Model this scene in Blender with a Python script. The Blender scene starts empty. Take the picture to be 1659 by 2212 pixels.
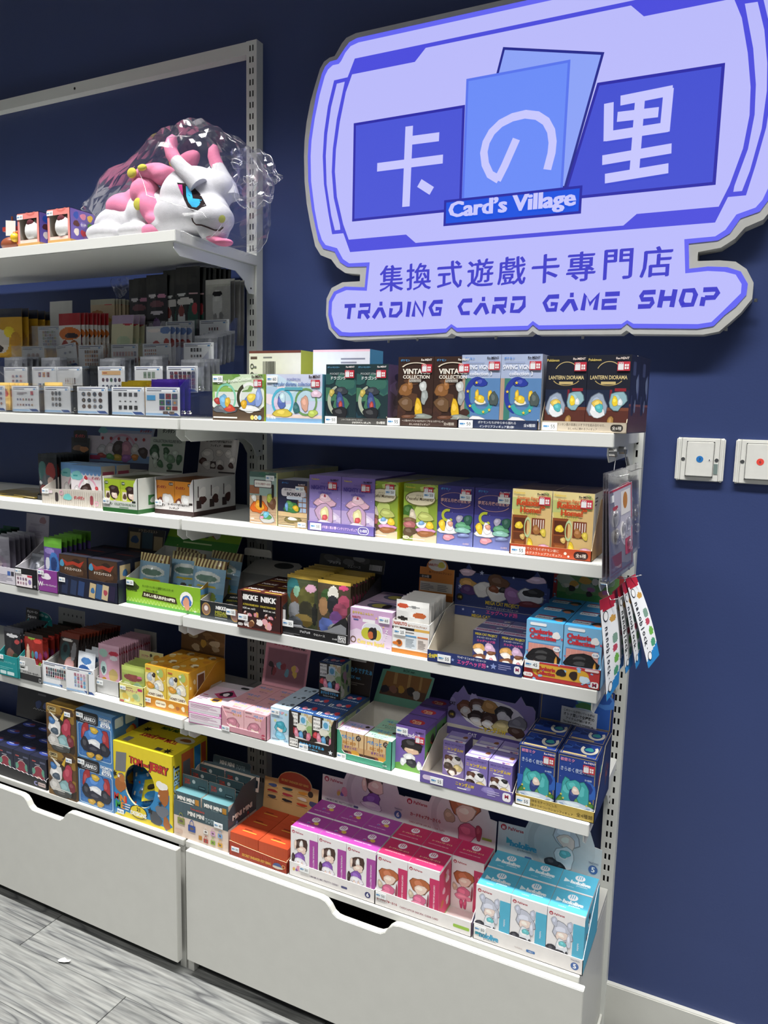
import bpy, math, random
from mathutils import Vector, Matrix, noise
from mathutils.bvhtree import BVHTree

SC = bpy.context.scene
COL = SC.collection

# ------------------------------------------------------------------ camera
def make_camera():
    yaw, pitch, roll = 0.45779, 0.13537, 0.02288
    cy, sy, cp, sp = math.cos(yaw), math.sin(yaw), math.cos(pitch), math.sin(pitch)
    fwd = Vector((-sy*cp, cy*cp, -sp)); right = Vector((cy, sy, 0)); up = right.cross(fwd)
    cr, sr = math.cos(roll), math.sin(roll)
    r2 = right*cr + up*sr; u2 = up*cr - right*sr
    cd = bpy.data.cameras.new('camera'); co = bpy.data.objects.new('camera', cd); COL.objects.link(co)
    m = Matrix((r2, u2, -fwd)).transposed().to_4x4(); m.translation = (1.10957, -1.25613, 1.32328)
    co.matrix_world = m
    cd.sensor_fit = 'VERTICAL'; cd.sensor_height = 36.0; cd.lens = 1626.208/2212*36.0
    cd.clip_start = 0.05
    SC.camera = co
make_camera()

# ------------------------------------------------------------------ light
w = bpy.data.worlds.new('world'); SC.world = w; w.use_nodes = True
bg = w.node_tree.nodes['Background']; bg.inputs[0].default_value = (0.93, 0.97, 1.0, 1); bg.inputs[1].default_value = 0.09
def ceiling_lamp(x, y, z, sx, sy, power, spread):
    ld = bpy.data.lights.new('downlight', 'AREA'); ld.shape = 'RECTANGLE'; ld.size = sx; ld.size_y = sy
    ld.energy = power; ld.spread = math.radians(spread); ld.color = (1.0, 0.985, 0.955)
    o = bpy.data.objects.new('downlight', ld); COL.objects.link(o); o.location = (x, y, z)
for lx in (-1.3, -0.1, 1.1, 2.3):
    ceiling_lamp(lx, -0.40, 2.79, 1.1, 0.12, 15, 84)
for lx in (-1.2, 0.6, 2.2):
    ceiling_lamp(lx, -2.0, 2.79, 1.1, 0.14, 13, 120)
SC.view_settings.view_transform = 'Standard'; SC.view_settings.look = 'None'
SC.view_settings.gamma = 1.0; SC.view_settings.use_curve_mapping = False
SC.view_settings.exposure = 0.30

# ------------------------------------------------------------------ colour + materials
def lin(c):
    return c/12.92 if c <= 0.04045 else ((c+0.055)/1.055)**2.4
def H(s):
    if not isinstance(s, str): return s
    s = s.lstrip('#')
    return tuple(lin(int(s[i:i+2], 16)/255) for i in (0, 2, 4)) + (1.0,)
MATS = {}
def mat(name, rough=0.5, metal=0.0, col=None, spec=0.5, bump=0, bscale=200, coat=0, emit=0, noise_amt=0.0, nscale=30):
    m = bpy.data.materials.new(name); m.use_nodes = True; nt = m.node_tree; b = nt.nodes['Principled BSDF']
    b.inputs['Roughness'].default_value = rough; b.inputs['Metallic'].default_value = metal
    b.inputs['Specular IOR Level'].default_value = spec; b.inputs['Coat Weight'].default_value = coat
    if col is None:
        a = nt.nodes.new('ShaderNodeAttribute'); a.attribute_name = 'Col'; src = a.outputs['Color']
    else:
        a = nt.nodes.new('ShaderNodeRGB'); a.outputs[0].default_value = H(col); src = a.outputs[0]
    if noise_amt:
        tc = nt.nodes.new('ShaderNodeTexCoord'); n = nt.nodes.new('ShaderNodeTexNoise'); n.inputs['Scale'].default_value = nscale
        n.inputs['Detail'].default_value = 5
        nt.links.new(tc.outputs['Object'], n.inputs['Vector'])
        mr = nt.nodes.new('ShaderNodeMapRange'); mr.inputs['To Min'].default_value = 1-noise_amt; mr.inputs['To Max'].default_value = 1+noise_amt
        mr.inputs['From Min'].default_value = 0.3; mr.inputs['From Max'].default_value = 0.7
        nt.links.new(n.outputs['Fac'], mr.inputs['Value'])
        mx = nt.nodes.new('ShaderNodeVectorMath'); mx.operation = 'SCALE'
        nt.links.new(src, mx.inputs[0]); nt.links.new(mr.outputs[0], mx.inputs['Scale']); src = mx.outputs[0]
    nt.links.new(src, b.inputs['Base Color'])
    if emit:
        nt.links.new(src, b.inputs['Emission Color']); b.inputs['Emission Strength'].default_value = emit
    if bump:
        tc = nt.nodes.new('ShaderNodeTexCoord'); n = nt.nodes.new('ShaderNodeTexNoise'); n.inputs['Scale'].default_value = bscale
        bp = nt.nodes.new('ShaderNodeBump'); bp.inputs['Strength'].default_value = bump; bp.inputs['Distance'].default_value = 0.002
        nt.links.new(tc.outputs['Object'], n.inputs['Vector']); nt.links.new(n.outputs['Fac'], bp.inputs['Height'])
        nt.links.new(bp.outputs[0], b.inputs['Normal'])
    MATS[name] = m
    return m
def clear_mat(name, tint=(1, 1, 1, 1), rough=0.03, refl=0.09, edge=0.5, haze=0.0):
    m = bpy.data.materials.new(name); m.use_nodes = True; nt = m.node_tree
    for n in list(nt.nodes):
        if n.type != 'OUTPUT_MATERIAL': nt.nodes.remove(n)
    out = [n for n in nt.nodes if n.type == 'OUTPUT_MATERIAL'][0]
    t = nt.nodes.new('ShaderNodeBsdfTransparent'); t.inputs[0].default_value = tint
    g = nt.nodes.new('ShaderNodeBsdfGlossy'); g.inputs['Roughness'].default_value = rough; g.inputs[0].default_value = (1, 1, 1, 1)
    lw = nt.nodes.new('ShaderNodeLayerWeight'); lw.inputs['Blend'].default_value = 0.25
    mr = nt.nodes.new('ShaderNodeMapRange'); mr.inputs['To Min'].default_value = refl; mr.inputs['To Max'].default_value = edge
    mx = nt.nodes.new('ShaderNodeMixShader')
    nt.links.new(lw.outputs['Fresnel'], mr.inputs['Value']); nt.links.new(mr.outputs[0], mx.inputs[0])
    src = t.outputs[0]
    if haze:
        d = nt.nodes.new('ShaderNodeBsdfDiffuse'); d.inputs[0].default_value = (0.9, 0.9, 0.95, 1)
        m2 = nt.nodes.new('ShaderNodeMixShader'); m2.inputs[0].default_value = haze
        nt.links.new(t.outputs[0], m2.inputs[1]); nt.links.new(d.outputs[0], m2.inputs[2]); src = m2.outputs[0]
    nt.links.new(src, mx.inputs[1]); nt.links.new(g.outputs[0], mx.inputs[2]); nt.links.new(mx.outputs[0], out.inputs[0])
    MATS[name] = m
    return m
mat('printed_card', 0.42, noise_amt=0.03, nscale=60)
mat('matte_paper', 0.7)
mat('pack_film', 0.28, coat=0.3)
mat('foil', 0.27, metal=0.85)
mat('powder_coat', 0.45, col='#dddeda', bump=0.05, bscale=900)
mat('post_paint', 0.45, col='#d9dbd6', bump=0.05, bscale=900)
mat('melamine', 0.45, col='#cbcbc5', bump=0.04, bscale=700, noise_amt=0.015)
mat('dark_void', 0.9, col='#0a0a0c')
mat('plastic', 0.35)
mat('chrome', 0.2, metal=1.0, col='#c9c9c9')
mat('plush_cloth', 0.95, spec=0.1, bump=0.25, bscale=500, noise_amt=0.03, nscale=120)
def sign_material():
    m = mat('sign_face', 0.3, emit=0.80, spec=0.2); nt = m.node_tree; b = nt.nodes['Principled BSDF']
    for l in list(nt.links):
        if l.to_socket == b.inputs['Base Color']: nt.links.remove(l)
    b.inputs['Base Color'].default_value = (0.02, 0.02, 0.03, 1)
sign_material()
mat('sign_metal', 0.5, col='#c6c6c2', metal=0.1, noise_amt=0.05)
clear_mat('acrylic', (0.985, 0.988, 0.99, 1), 0.03, 0.025, 0.45)
clear_mat('clear_film', (0.96, 0.96, 0.98, 1), 0.12, 0.07, 0.75, haze=0.04)
clear_mat('bag_film', (0.985, 0.985, 0.99, 1), 0.13, 0.03, 0.28, haze=0.01)
clear_mat('film_fold', (0.9, 0.9, 0.93, 1), 0.15, 0.25, 0.8, haze=0.35)

# ------------------------------------------------------------------ mesh builder
class MB:
    def __init__(s): s.v = []; s.f = []; s.c = []; s.m = []; s.smooth = []
    def add(s, vs, fs, col, mi=0, smooth=False):
        b = len(s.v); s.v.extend([tuple(x) for x in vs]); col = H(col)
        for f in fs:
            s.f.append(tuple(b+i for i in f)); s.c.append(col); s.m.append(mi); s.smooth.append(smooth)
    def box(s, a, b, col, mi=0, top=None, right=None, front=None, left=None, back=None, bottom=None):
        (x0, y0, z0), (x1, y1, z1) = a, b
        q = [(x0,y0,z0),(x1,y0,z0),(x1,y1,z0),(x0,y1,z0),(x0,y0,z1),(x1,y0,z1),(x1,y1,z1),(x0,y1,z1)]
        for f, c in (((0,1,5,4),front),((1,2,6,5),right),((2,3,7,6),back),((3,0,4,7),left),((4,5,6,7),top),((3,2,1,0),bottom)):
            s.add([q[i] for i in f], [(0,1,2,3)], c or col, mi)
    def plate(s, pts, O, U, V, t, col, back=None, edge=None, mi=0):
        """flat outline pts (metres along U,V) given thickness t against the normal UxV"""
        O, U, V = Vector(O), Vector(U), Vector(V); N = U.cross(V).normalized(); n = len(pts)
        A = [O+U*p[0]+V*p[1] for p in pts]; B = [p-N*t for p in A]
        s.add(A, [tuple(range(n))], col, mi); s.add(B, [tuple(range(n-1, -1, -1))], back or col, mi)
        s.add(A+B, [(i, n+i, n+(i+1) % n, (i+1) % n) for i in range(n)], edge or back or col, mi)
    def tube(s, pts, r, col, mi=0, seg=8, cap=True):
        pts = [Vector(p) for p in pts]; n = len(pts); rs = r if isinstance(r, (list, tuple)) else [r]*n
        vs = []; prev = None
        for i, p in enumerate(pts):
            d = (pts[min(i+1, n-1)]-pts[max(i-1, 0)]).normalized()
            if prev is None:
                a = d.orthogonal().normalized()
            else:
                a = (prev-d*prev.dot(d)).normalized()
            prev = a; b = d.cross(a)
            for k in range(seg):
                t = 2*math.pi*k/seg; vs.append(p+(a*math.cos(t)+b*math.sin(t))*rs[i])
        fs = [(i*seg+k, i*seg+(k+1) % seg, (i+1)*seg+(k+1) % seg, (i+1)*seg+k) for i in range(n-1) for k in range(seg)]
        s.add(vs, fs, col, mi, True)
        if cap:
            s.add(vs[:seg], [tuple(range(seg-1, -1, -1))], col, mi); s.add(vs[-seg:], [tuple(range(seg))], col, mi)
    def ellipsoid(s, c, r, col, mi=0, nu=16, nv=10, R=None):
        vs = []; c = Vector(c)
        for j in range(nv+1):
            p = math.pi*j/nv
            for i in range(nu):
                t = 2*math.pi*i/nu
                q = Vector((r[0]*math.sin(p)*math.cos(t), r[1]*math.sin(p)*math.sin(t), r[2]*math.cos(p)))
                vs.append(c+(R @ q if R else q))
        fs = [(j*nu+i, (j+1)*nu+i, (j+1)*nu+(i+1) % nu, j*nu+(i+1) % nu) for j in range(nv) for i in range(nu)]
        s.add(vs, fs, col, mi, True)
    def mesh(s, name, mats):
        me = bpy.data.meshes.new(name); me.from_pydata(s.v, [], s.f)
        at = me.attributes.new('Col', 'FLOAT_COLOR', 'FACE')
        flat = [x for c in s.c for x in c]; at.data.foreach_set('color', flat)
        for m in (mats if isinstance(mats, (list, tuple)) else [mats]): me.materials.append(MATS[m])
        me.polygons.foreach_set('material_index', s.m); me.polygons.foreach_set('use_smooth', s.smooth)
        me.update()
        return me
    def build(s, name, mats='printed_card', parent=None, loc=None, rz=0, **tags):
        return put(name, s.mesh(name, mats), loc or (0, 0, 0), rz, parent, **tags)
def put(name, me, loc=(0, 0, 0), rz=0, parent=None, label=None, cat=None, group=None, kind=None):
    o = bpy.data.objects.new(name, me); COL.objects.link(o); o.location = loc
    o.rotation_euler = rz if isinstance(rz, (tuple, list)) else (0, 0, rz)
    if parent: o.parent = parent
    if label: o['label'] = label
    if cat: o['category'] = cat
    if group: o['group'] = group
    if kind: o['kind'] = kind
    return o
def empty(name, loc, rz=0, **k): return put(name, None, loc, rz, **k)

# ------------------------------------------------------------------ lettering
_TX = {}
def text_mesh(s, bold):
    k = (s, bold)
    if k not in _TX:
        c = bpy.data.curves.new('lettering', 'FONT'); c.body = s; c.resolution_u = 2; c.offset = min(bold, 0.02)
        o = bpy.data.objects.new('lettering', c); COL.objects.link(o)
        me = bpy.data.meshes.new_from_object(o.evaluated_get(bpy.context.evaluated_depsgraph_get()))
        vs = [(v.co.x, v.co.y) for v in me.vertices]; fs = [tuple(p.vertices) for p in me.polygons]
        bpy.data.objects.remove(o); bpy.data.curves.remove(c); bpy.data.meshes.remove(me)
        _TX[k] = (vs, fs, min(v[0] for v in vs), max(v[0] for v in vs), min(v[1] for v in vs), max(v[1] for v in vs))
    return _TX[k]
STEP = 0.000018
class CV:
    """a flat print area: u,v in 0..1 of its width and height"""
    def __init__(s, mb, O, U, V, w, h, mi=0, base=0.0001):
        s.mb, s.O, s.U, s.V, s.w, s.h, s.mi = mb, Vector(O), Vector(U).normalized(), Vector(V).normalized(), w, h, mi
        s.N = s.U.cross(s.V); s.k = base; s.clip = True
    def P(s, x, y): return s.O+s.U*x+s.V*y+s.N*s.k
    def raw(s, pts, fs, col):
        s.k += STEP
        s.mb.add([s.P(*p) for p in pts], fs, col, s.mi)
        return s
    def cl(s, p):
        return (min(max(p[0], 0.0), s.w), min(max(p[1], 0.0), s.h)) if s.clip else p
    def poly(s, pts, col):
        return s.raw([s.cl((p[0]*s.w, p[1]*s.h)) for p in pts], [tuple(range(len(pts)))], col)
    def rect(s, u0, v0, u1, v1, col): return s.poly([(u0, v0), (u1, v0), (u1, v1), (u0, v1)], col)
    def rrect(s, u0, v0, u1, v1, r, col, n=4):
        x0, x1, y0, y1 = u0*s.w, u1*s.w, v0*s.h, v1*s.h; r = min(r*s.h, (x1-x0)/2, (y1-y0)/2); pts = []
        for cx, cy, a0 in ((x1-r, y1-r, 0), (x0+r, y1-r, 90), (x0+r, y0+r, 180), (x1-r, y0+r, 270)):
            for i in range(n+1):
                a = math.radians(a0+90*i/n); pts.append(s.cl((cx+r*math.cos(a), cy+r*math.sin(a))))
        return s.raw(pts, [tuple(range(len(pts)))], col)
    def ell(s, u, v, ru, rv, col, n=14, rot=0):
        c, d = math.cos(rot), math.sin(rot); pts = []
        for i in range(n):
            a = 2*math.pi*i/n; x, y = ru*s.w*math.cos(a), rv*s.h*math.sin(a)
            pts.append(s.cl((u*s.w+x*c-y*d, v*s.h+x*d+y*c)))
        return s.raw(pts, [tuple(range(n))], col)
    def disc(s, u, v, r, col, n=14): return s.ell(u, v, r*s.h/s.w, r, col, n)
    def ring(s, u, v, ru, rv, th, col, a0=0, a1=360, n=20):
        pts = []
        for i in range(n+1):
            a = math.radians(a0+(a1-a0)*i/n)
            for q in (1, 1-th):
                pts.append(s.cl((u*s.w+ru*s.w*q*math.cos(a), v*s.h+rv*s.h*q*math.sin(a))))
        return s.raw(pts, [(2*i, 2*i+2, 2*i+3, 2*i+1) for i in range(n)], col)
    def blob(s, u, v, ru, rv, col, seed=0, n=13):
        r = random.Random(seed); pts = []
        ph = [r.uniform(0, 6.28) for _ in range(3)]
        for i in range(n):
            a = 2*math.pi*i/n; q = 1+0.12*math.sin(2*a+ph[0])+0.1*math.sin(3*a+ph[1])+0.06*math.sin(5*a+ph[2])
            pts.append(s.cl((u*s.w+ru*s.w*q*math.cos(a), v*s.h+rv*s.h*q*math.sin(a))))
        return s.raw(pts, [tuple(range(n))], col)
    def star(s, u, v, r, col, n=5, q=0.45):
        return s.raw([s.cl((u*s.w+r*s.h*(1 if i % 2 == 0 else q)*math.sin(math.pi*i/n), v*s.h+r*s.h*(1 if i % 2 == 0 else q)*math.cos(math.pi*i/n))) for i in range(2*n)], [tuple(range(2*n))], col)
    def line(s, pts, wd, col):
        """polyline of width wd (fraction of height)"""
        P = [Vector((p[0]*s.w, p[1]*s.h)) for p in pts]; hw = wd*s.h/2; vs = []
        for i, p in enumerate(P):
            d = (P[min(i+1, len(P)-1)]-P[max(i-1, 0)]).normalized(); nn = Vector((-d.y, d.x))*hw
            vs += [s.cl(tuple(p+nn)), s.cl(tuple(p-nn))]
        return s.raw(vs, [(2*i, 2*i+1, 2*i+3, 2*i+2) for i in range(len(P)-1)], col)
    def text(s, t, u, v, h, col, mw=None, bold=0.0, shear=0.0, rot=0.0, al='c', stretch=None):
        """t centred on u,v with a letter height of h*height, no wider than mw*width"""
        vs, fs, x0, x1, y0, y1 = text_mesh(t, bold); tw = x1-x0; k = h*s.h/max(0.72, 0.0+(y1-y0 if ord(max(t)) > 0x2000 else 0.72)); kx = k
        if mw and tw*k > mw*s.w: kx = mw*s.w/tw; k = min(k, kx*1.35)
        if stretch: kx = stretch*s.w/tw
        ox = (x0+x1)/2 if al == 'c' else x0; oy = (y0+y1)/2; c, d = math.cos(rot), math.sin(rot); pts = []
        for x, y in vs:
            X, Y = (x-ox)*kx, (y-oy)*k; X += Y*shear
            pts.append((u*s.w+X*c-Y*d, v*s.h+X*d+Y*c))
        if bold > .02:
            e = (bold-.02)*kx
            s.raw([(p[0]-e*c, p[1]-e*d) for p in pts], fs, col); s.raw([(p[0]+e*c, p[1]+e*d) for p in pts], fs, col)
            return s
        return s.raw(pts, fs, col)
    def fine(s, u0, v0, u1, v1, n, col, seed=1):
        """rows of print too small to read"""
        r = random.Random(seed); hh = (v1-v0)/n
        for i in range(n):
            e = u0+(u1-u0)*r.uniform(0.55, 1.0); s.rect(u0, v0+hh*(i+0.25), e, v0+hh*(i+0.7), col)
        return s
    def scatter(s, u0, v0, u1, v1, n, cols, ru, rv, seed=1, jit=0.4):
        r = random.Random(seed)
        for i in range(n):
            q = r.uniform(1-jit, 1+jit)
            s.blob(r.uniform(u0, u1), r.uniform(v0, v1), ru*q, rv*q, cols[i % len(cols)], seed*31+i, 9)
        return s
    def grid(s, u0, v0, u1, v1, nx, ny, cols, fill=0.72, kind='rect', seed=1):
        r = random.Random(seed); dx, dy = (u1-u0)/nx, (v1-v0)/ny
        for j in range(ny):
            for i in range(nx):
                cu, cv = u0+dx*(i+0.5), v0+dy*(j+0.5); c = r.choice(cols)
                if kind == 'rect': s.rect(cu-dx*fill/2, cv-dy*fill/2, cu+dx*fill/2, cv+dy*fill/2, c)
                else: s.ell(cu, cv, dx*fill/2, dy*fill/2, c, 8)
                s.ell(cu, cv, dx*fill/4, dy*fill/4, r.choice(cols), 6)
        return s
    def barcode(s, u0, v0, u1, v1, col='#222222', seed=1):
        r = random.Random(seed); x = u0
        while x < u1:
            wd = (u1-u0)*r.choice((0.012, 0.02, 0.035)); s.rect(x, v0, min(x+wd, u1), v1, col); x += wd+(u1-u0)*r.choice((0.015, 0.025))
        return s

def box_mesh(name, w, d, h, base, front=None, right=None, top=None, left=None, mats='printed_card', topc=None, rightc=None, frontc=None):
    mb = MB(); mb.box((0, 0, 0), (w, d, h), base, top=topc, right=rightc, front=frontc)
    if front: front(CV(mb, (0, 0, 0), (1, 0, 0), (0, 0, 1), w, h))
    if right: right(CV(mb, (w, 0, 0), (0, 1, 0), (0, 0, 1), d, h))
    if left: left(CV(mb, (0, d, 0), (0, -1, 0), (0, 0, 1), d, h))
    if top: top(CV(mb, (0, 0, h), (1, 0, 0), (0, 1, 0), w, d))
    return mb.mesh(name, mats)
_PT = {}
def price_tag(parent, x, z, num='55', s=1.0, y=-0.0016):
    """small white shelf-price sticker on a front face"""
    if num not in _PT:
        mb = MB(); mb.box((0, 0, 0), (0.026, 0.0006, 0.0135), '#f2f4f4')
        c = CV(mb, (0, 0, 0), (1, 0, 0), (0, 0, 1), 0.026, 0.0135, base=0.0001)
        c.rect(.08, .42, .34, .62, '#3f86c0').rect(.36, .45, .46, .6, '#57a0cc').rect(.08, .3, .42, .36, '#b9c4cc').text(num, .72, .5, .45, '#3a3f45')
        _PT[num] = mb.mesh('price_tag', 'matte_paper')
    o = put('price_tag', _PT[num], (x, y, z), 0, parent); o.scale = (s, 1, s)
    return o
_SEAL = []
def seal(parent, x, z, s=1.0, y=-0.0014):
    """red and white shop sticker"""
    if not _SEAL:
        mb = MB(); mb.box((0, 0, 0), (0.02, 0.0005, 0.0145), '#c0283c')
        c = CV(mb, (0, 0, 0), (1, 0, 0), (0, 0, 1), 0.02, 0.0145, base=0.0001)
        c.rect(.06, .1, .5, .74, '#e4e4e6').ring(.2, .84, .1, .1, .45, '#e8d8da').ring(.38, .84, .1, .1, .45, '#e8d8da')
        for i in (0, 1):
            for j in (0, 1): c.rect(.58+.18*i, .18+.3*j, .72+.18*i, .42+.3*j, '#f0e4e4')
        _SEAL.append(mb.mesh('seal_sticker', 'matte_paper'))
    o = put('seal_sticker', _SEAL[0], (x, y, z), 0, parent); o.scale = (s, 1, s)
    return o
# heights of the shelf tops
ZT, Z1, Z2, Z3, Z4, ZD = 1.6826, 1.2935, 1.0767, 0.8603, 0.6190, 0.3274
import bmesh
# ================================================================== setting
def bevel_mesh(name, a, b, r, mats, seg=2):
    bm = bmesh.new(); bmesh.ops.create_cube(bm, size=1.0)
    for v in bm.verts:
        v.co = Vector([a[i]+(b[i]-a[i])*(v.co[i]+0.5) for i in range(3)])
    if r: bmesh.ops.bevel(bm, geom=bm.edges[:], offset=r, segments=seg, affect='EDGES', clamp_overlap=True)
    me = bpy.data.meshes.new(name); bm.to_mesh(me); bm.free(); me.materials.append(MATS[mats])
    return me

def wall_material():
    m = mat('navy_paint', 0.38, col='#384675', bump=0.06, bscale=260, noise_amt=0.04, nscale=3, spec=0.4)
    return m
wall_material()
put('wall_back', bevel_mesh('wall_back', (-2.6, 0.31, 0.0), (2.6, 0.42, 2.8), 0, 'navy_paint'), kind='structure')
mat('skirting_wood', 0.5, col='#d3d3cc', noise_amt=0.05, nscale=9, bump=0.1, bscale=60)
put('baseboard_back', bevel_mesh('baseboard_back', (0.907, 0.298, 0.0), (2.6, 0.312, 0.0995), 0.002, 'skirting_wood'), kind='structure')
put('baseboard_left', bevel_mesh('baseboard_left', (-2.6, 0.298, 0.0), (-1.24, 0.312, 0.0995), 0.002, 'skirting_wood'), kind='structure')
mat('ceiling_paint', 0.8, col='#d8d8d6')
put('ceiling', bevel_mesh('ceiling', (-2.6, -3.4, 2.8), (2.6, 0.42, 2.86), 0, 'ceiling_paint'), kind='structure')

# floor of grey wood-look planks running along the wall
def plank_material():
    m = bpy.data.materials.new('grey_plank'); m.use_nodes = True; nt = m.node_tree; b = nt.nodes['Principled BSDF']
    L = nt.links.new; tc = nt.nodes.new('ShaderNodeTexCoord'); oi = nt.nodes.new('ShaderNodeObjectInfo')
    ad = nt.nodes.new('ShaderNodeVectorMath'); ad.operation = 'ADD'
    sc = nt.nodes.new('ShaderNodeVectorMath'); sc.operation = 'SCALE'; sc.inputs['Scale'].default_value = 37.0
    cx = nt.nodes.new('ShaderNodeCombineXYZ'); L(oi.outputs['Random'], cx.inputs[0]); L(oi.outputs['Random'], cx.inputs[1]); L(cx.outputs[0], sc.inputs[0])
    L(tc.outputs['Object'], ad.inputs[0]); L(sc.outputs[0], ad.inputs[1])
    mp = nt.nodes.new('ShaderNodeMapping'); mp.inputs['Scale'].default_value = (.7, 8.0, 1.0); L(ad.outputs[0], mp.inputs[0])
    n0 = nt.nodes.new('ShaderNodeTexNoise'); n0.inputs['Scale'].default_value = 1.6; n0.inputs['Detail'].default_value = 2; L(mp.outputs[0], n0.inputs['Vector'])
    mu = nt.nodes.new('ShaderNodeMath'); mu.operation = 'MULTIPLY'; mu.inputs[1].default_value = 19.0; L(n0.outputs['Fac'], mu.inputs[0])
    fr = nt.nodes.new('ShaderNodeMath'); fr.operation = 'PINGPONG'; fr.inputs[1].default_value = 1.0; L(mu.outputs[0], fr.inputs[0])
    r1 = nt.nodes.new('ShaderNodeValToRGB'); e = r1.color_ramp.elements
    e[0].position = 0.0; e[0].color = H('#57585a'); e[1].position = 1.0; e[1].color = H('#868785')
    q = e.new(0.22); q.color = H('#7b7d7c'); L(fr.outputs[0], r1.inputs[0])
    mp2 = nt.nodes.new('ShaderNodeMapping'); mp2.inputs['Scale'].default_value = (9, 140, 1); L(ad.outputs[0], mp2.inputs[0])
    n1 = nt.nodes.new('ShaderNodeTexNoise'); n1.inputs['Scale'].default_value = 1.0; n1.inputs['Detail'].default_value = 6; L(mp2.outputs[0], n1.inputs['Vector'])
    r2 = nt.nodes.new('ShaderNodeValToRGB'); e = r2.color_ramp.elements; e[0].position = .32; e[0].color = (.5, .5, .51, 1); e[1].position = .68; e[1].color = (1.2, 1.2, 1.18, 1)
    L(n1.outputs['Fac'], r2.inputs[0])
    mx = nt.nodes.new('ShaderNodeMix'); mx.data_type = 'RGBA'; mx.blend_type = 'MULTIPLY'; mx.inputs[0].default_value = 1.0
    L(r1.outputs[0], mx.inputs[6]); L(r2.outputs[0], mx.inputs[7])
    mv = nt.nodes.new('ShaderNodeMapRange'); mv.inputs['To Min'].default_value = .86; mv.inputs['To Max'].default_value = 1.08; L(oi.outputs['Random'], mv.inputs['Value'])
    vs = nt.nodes.new('ShaderNodeVectorMath'); vs.operation = 'SCALE'; L(mx.outputs[2], vs.inputs[0]); L(mv.outputs[0], vs.inputs['Scale'])
    L(vs.outputs[0], b.inputs['Base Color']); b.inputs['Roughness'].default_value = .48
    bp = nt.nodes.new('ShaderNodeBump'); bp.inputs['Strength'].default_value = .12; bp.inputs['Distance'].default_value = .001; L(n1.outputs['Fac'], bp.inputs['Height']); L(bp.outputs[0], b.inputs['Normal'])
    MATS['grey_plank'] = m
plank_material()
mat('floor_joint', 0.8, col='#5d5f61')
fl = put('floor', bevel_mesh('floor', (-2.6, -3.4, -0.03), (2.6, 0.31, -0.0035), 0, 'floor_joint'), kind='structure')
PW = 0.14
plank_me = bevel_mesh('plank', (0, 0, -0.0035), (0.898, PW-0.0008, 0.0), 0.0006, 'grey_plank', 1)
offs = {0: -0.415, -1: -0.065, -2: -0.5, -3: -0.22, -4: -0.7, -5: -0.35}
for row in range(-12, 3):
    y = 0.012+(row-1)*PW
    if y > 0.3: continue
    o0 = offs.get(row, (row*0.37) % 0.9-0.9)
    for k in range(-3, 3):
        x = o0+k*0.9
        if x > 2.5 or x < -2.7: continue
        put('plank', plank_me, (x, y, 0), 0, fl)
mb = MB(); mb.plate([(0, .004), (.006, .0), (.02, .0015), (.03, .006), (.029, .014), (.02, .011), (.009, .017), (.003, .012)], (-.288, -.128, 0.0045), (1, .15, .08), (-.12, 1, -.1), 0.0004, '#f4f4f2')
mb.build('paper_scrap', 'matte_paper', label='small torn scrap of white paper lying on the grey floor', cat='paper scrap')

# ================================================================== shelving bays
def upright(x0, top, parent, wd=0.0295, y0=0.285, y1=0.3098):
    mb = MB(); xs = [0, .0085, .0125, .0165, .0205, wd]; zs = [0.0]; holes = []
    zt = top-0.0095
    sl = []
    while zt-0.0135 > 0.33: sl.append((zt-0.0135, zt)); zt -= 0.025
    for a, b in reversed(sl): zs += [a, b]; holes.append(a)
    zs.append(top); hs = set(holes)
    X = lambda i: x0+xs[i]
    for j in range(len(zs)-1):
        hole = zs[j] in hs
        cells = [(0, 1), (2, 3), (4, 5)] if hole else [(0, 5)]
        for a, b in cells:
            mb.add([(X(a), y0, zs[j]), (X(b), y0, zs[j]), (X(b), y0, zs[j+1]), (X(a), y0, zs[j+1])], [(0, 1, 2, 3)], '#ffffff')
        if hole:
            for a, b in ((1, 2), (3, 4)):
                p = [(X(a), zs[j]), (X(b), zs[j]), (X(b), zs[j+1]), (X(a), zs[j+1])]
                for k in range(4):
                    u, v = p[k], p[(k+1) % 4]
                    mb.add([(u[0], y0, u[1]), (v[0], y0, v[1]), (v[0], y0+.0015, v[1]), (u[0], y0+.0015, u[1])], [(0, 1, 2, 3)], '#ffffff')
    a, b = x0, x0+wd
    mb.add([(a, y0, 0), (a, y1, 0), (a, y1, top), (a, y0, top), (b, y0, 0), (b, y1, 0), (b, y1, top), (b, y0, top)], [(0, 1, 2, 3)[::-1], (4, 5, 6, 7), (3, 2, 6, 7)[::-1], (1, 5, 6, 2)[::-1]], '#ffffff')
    mb.add([(a, y0+.006, 0), (b, y0+.006, 0), (b, y0+.006, top-.002), (a, y0+.006, top-.002)], [(0, 1, 2, 3)], '#000000', 1)  # black sheet behind the slots, the shade inside the post put into colour
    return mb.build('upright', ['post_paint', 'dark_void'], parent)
BR = [(.004, -.001), (.004, -.013), (.022, -.0255), (.212, -.0235), (.24, -.039), (.262, -.068), (.2835, -.067), (.2835, -.001)]
_bm = MB(); _bm.plate(BR, (0, 0, 0), (0, 1, 0), (0, 0, 1), 0.0022, '#ffffff'); _bm.tube([(.0002, .27, -.055), (.001, .27, -.055)], .0022, '#333333', 1, 10)
bracket_me = _bm.mesh('bracket', ['post_paint', 'dark_void'])
TH = 0.0233
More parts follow.
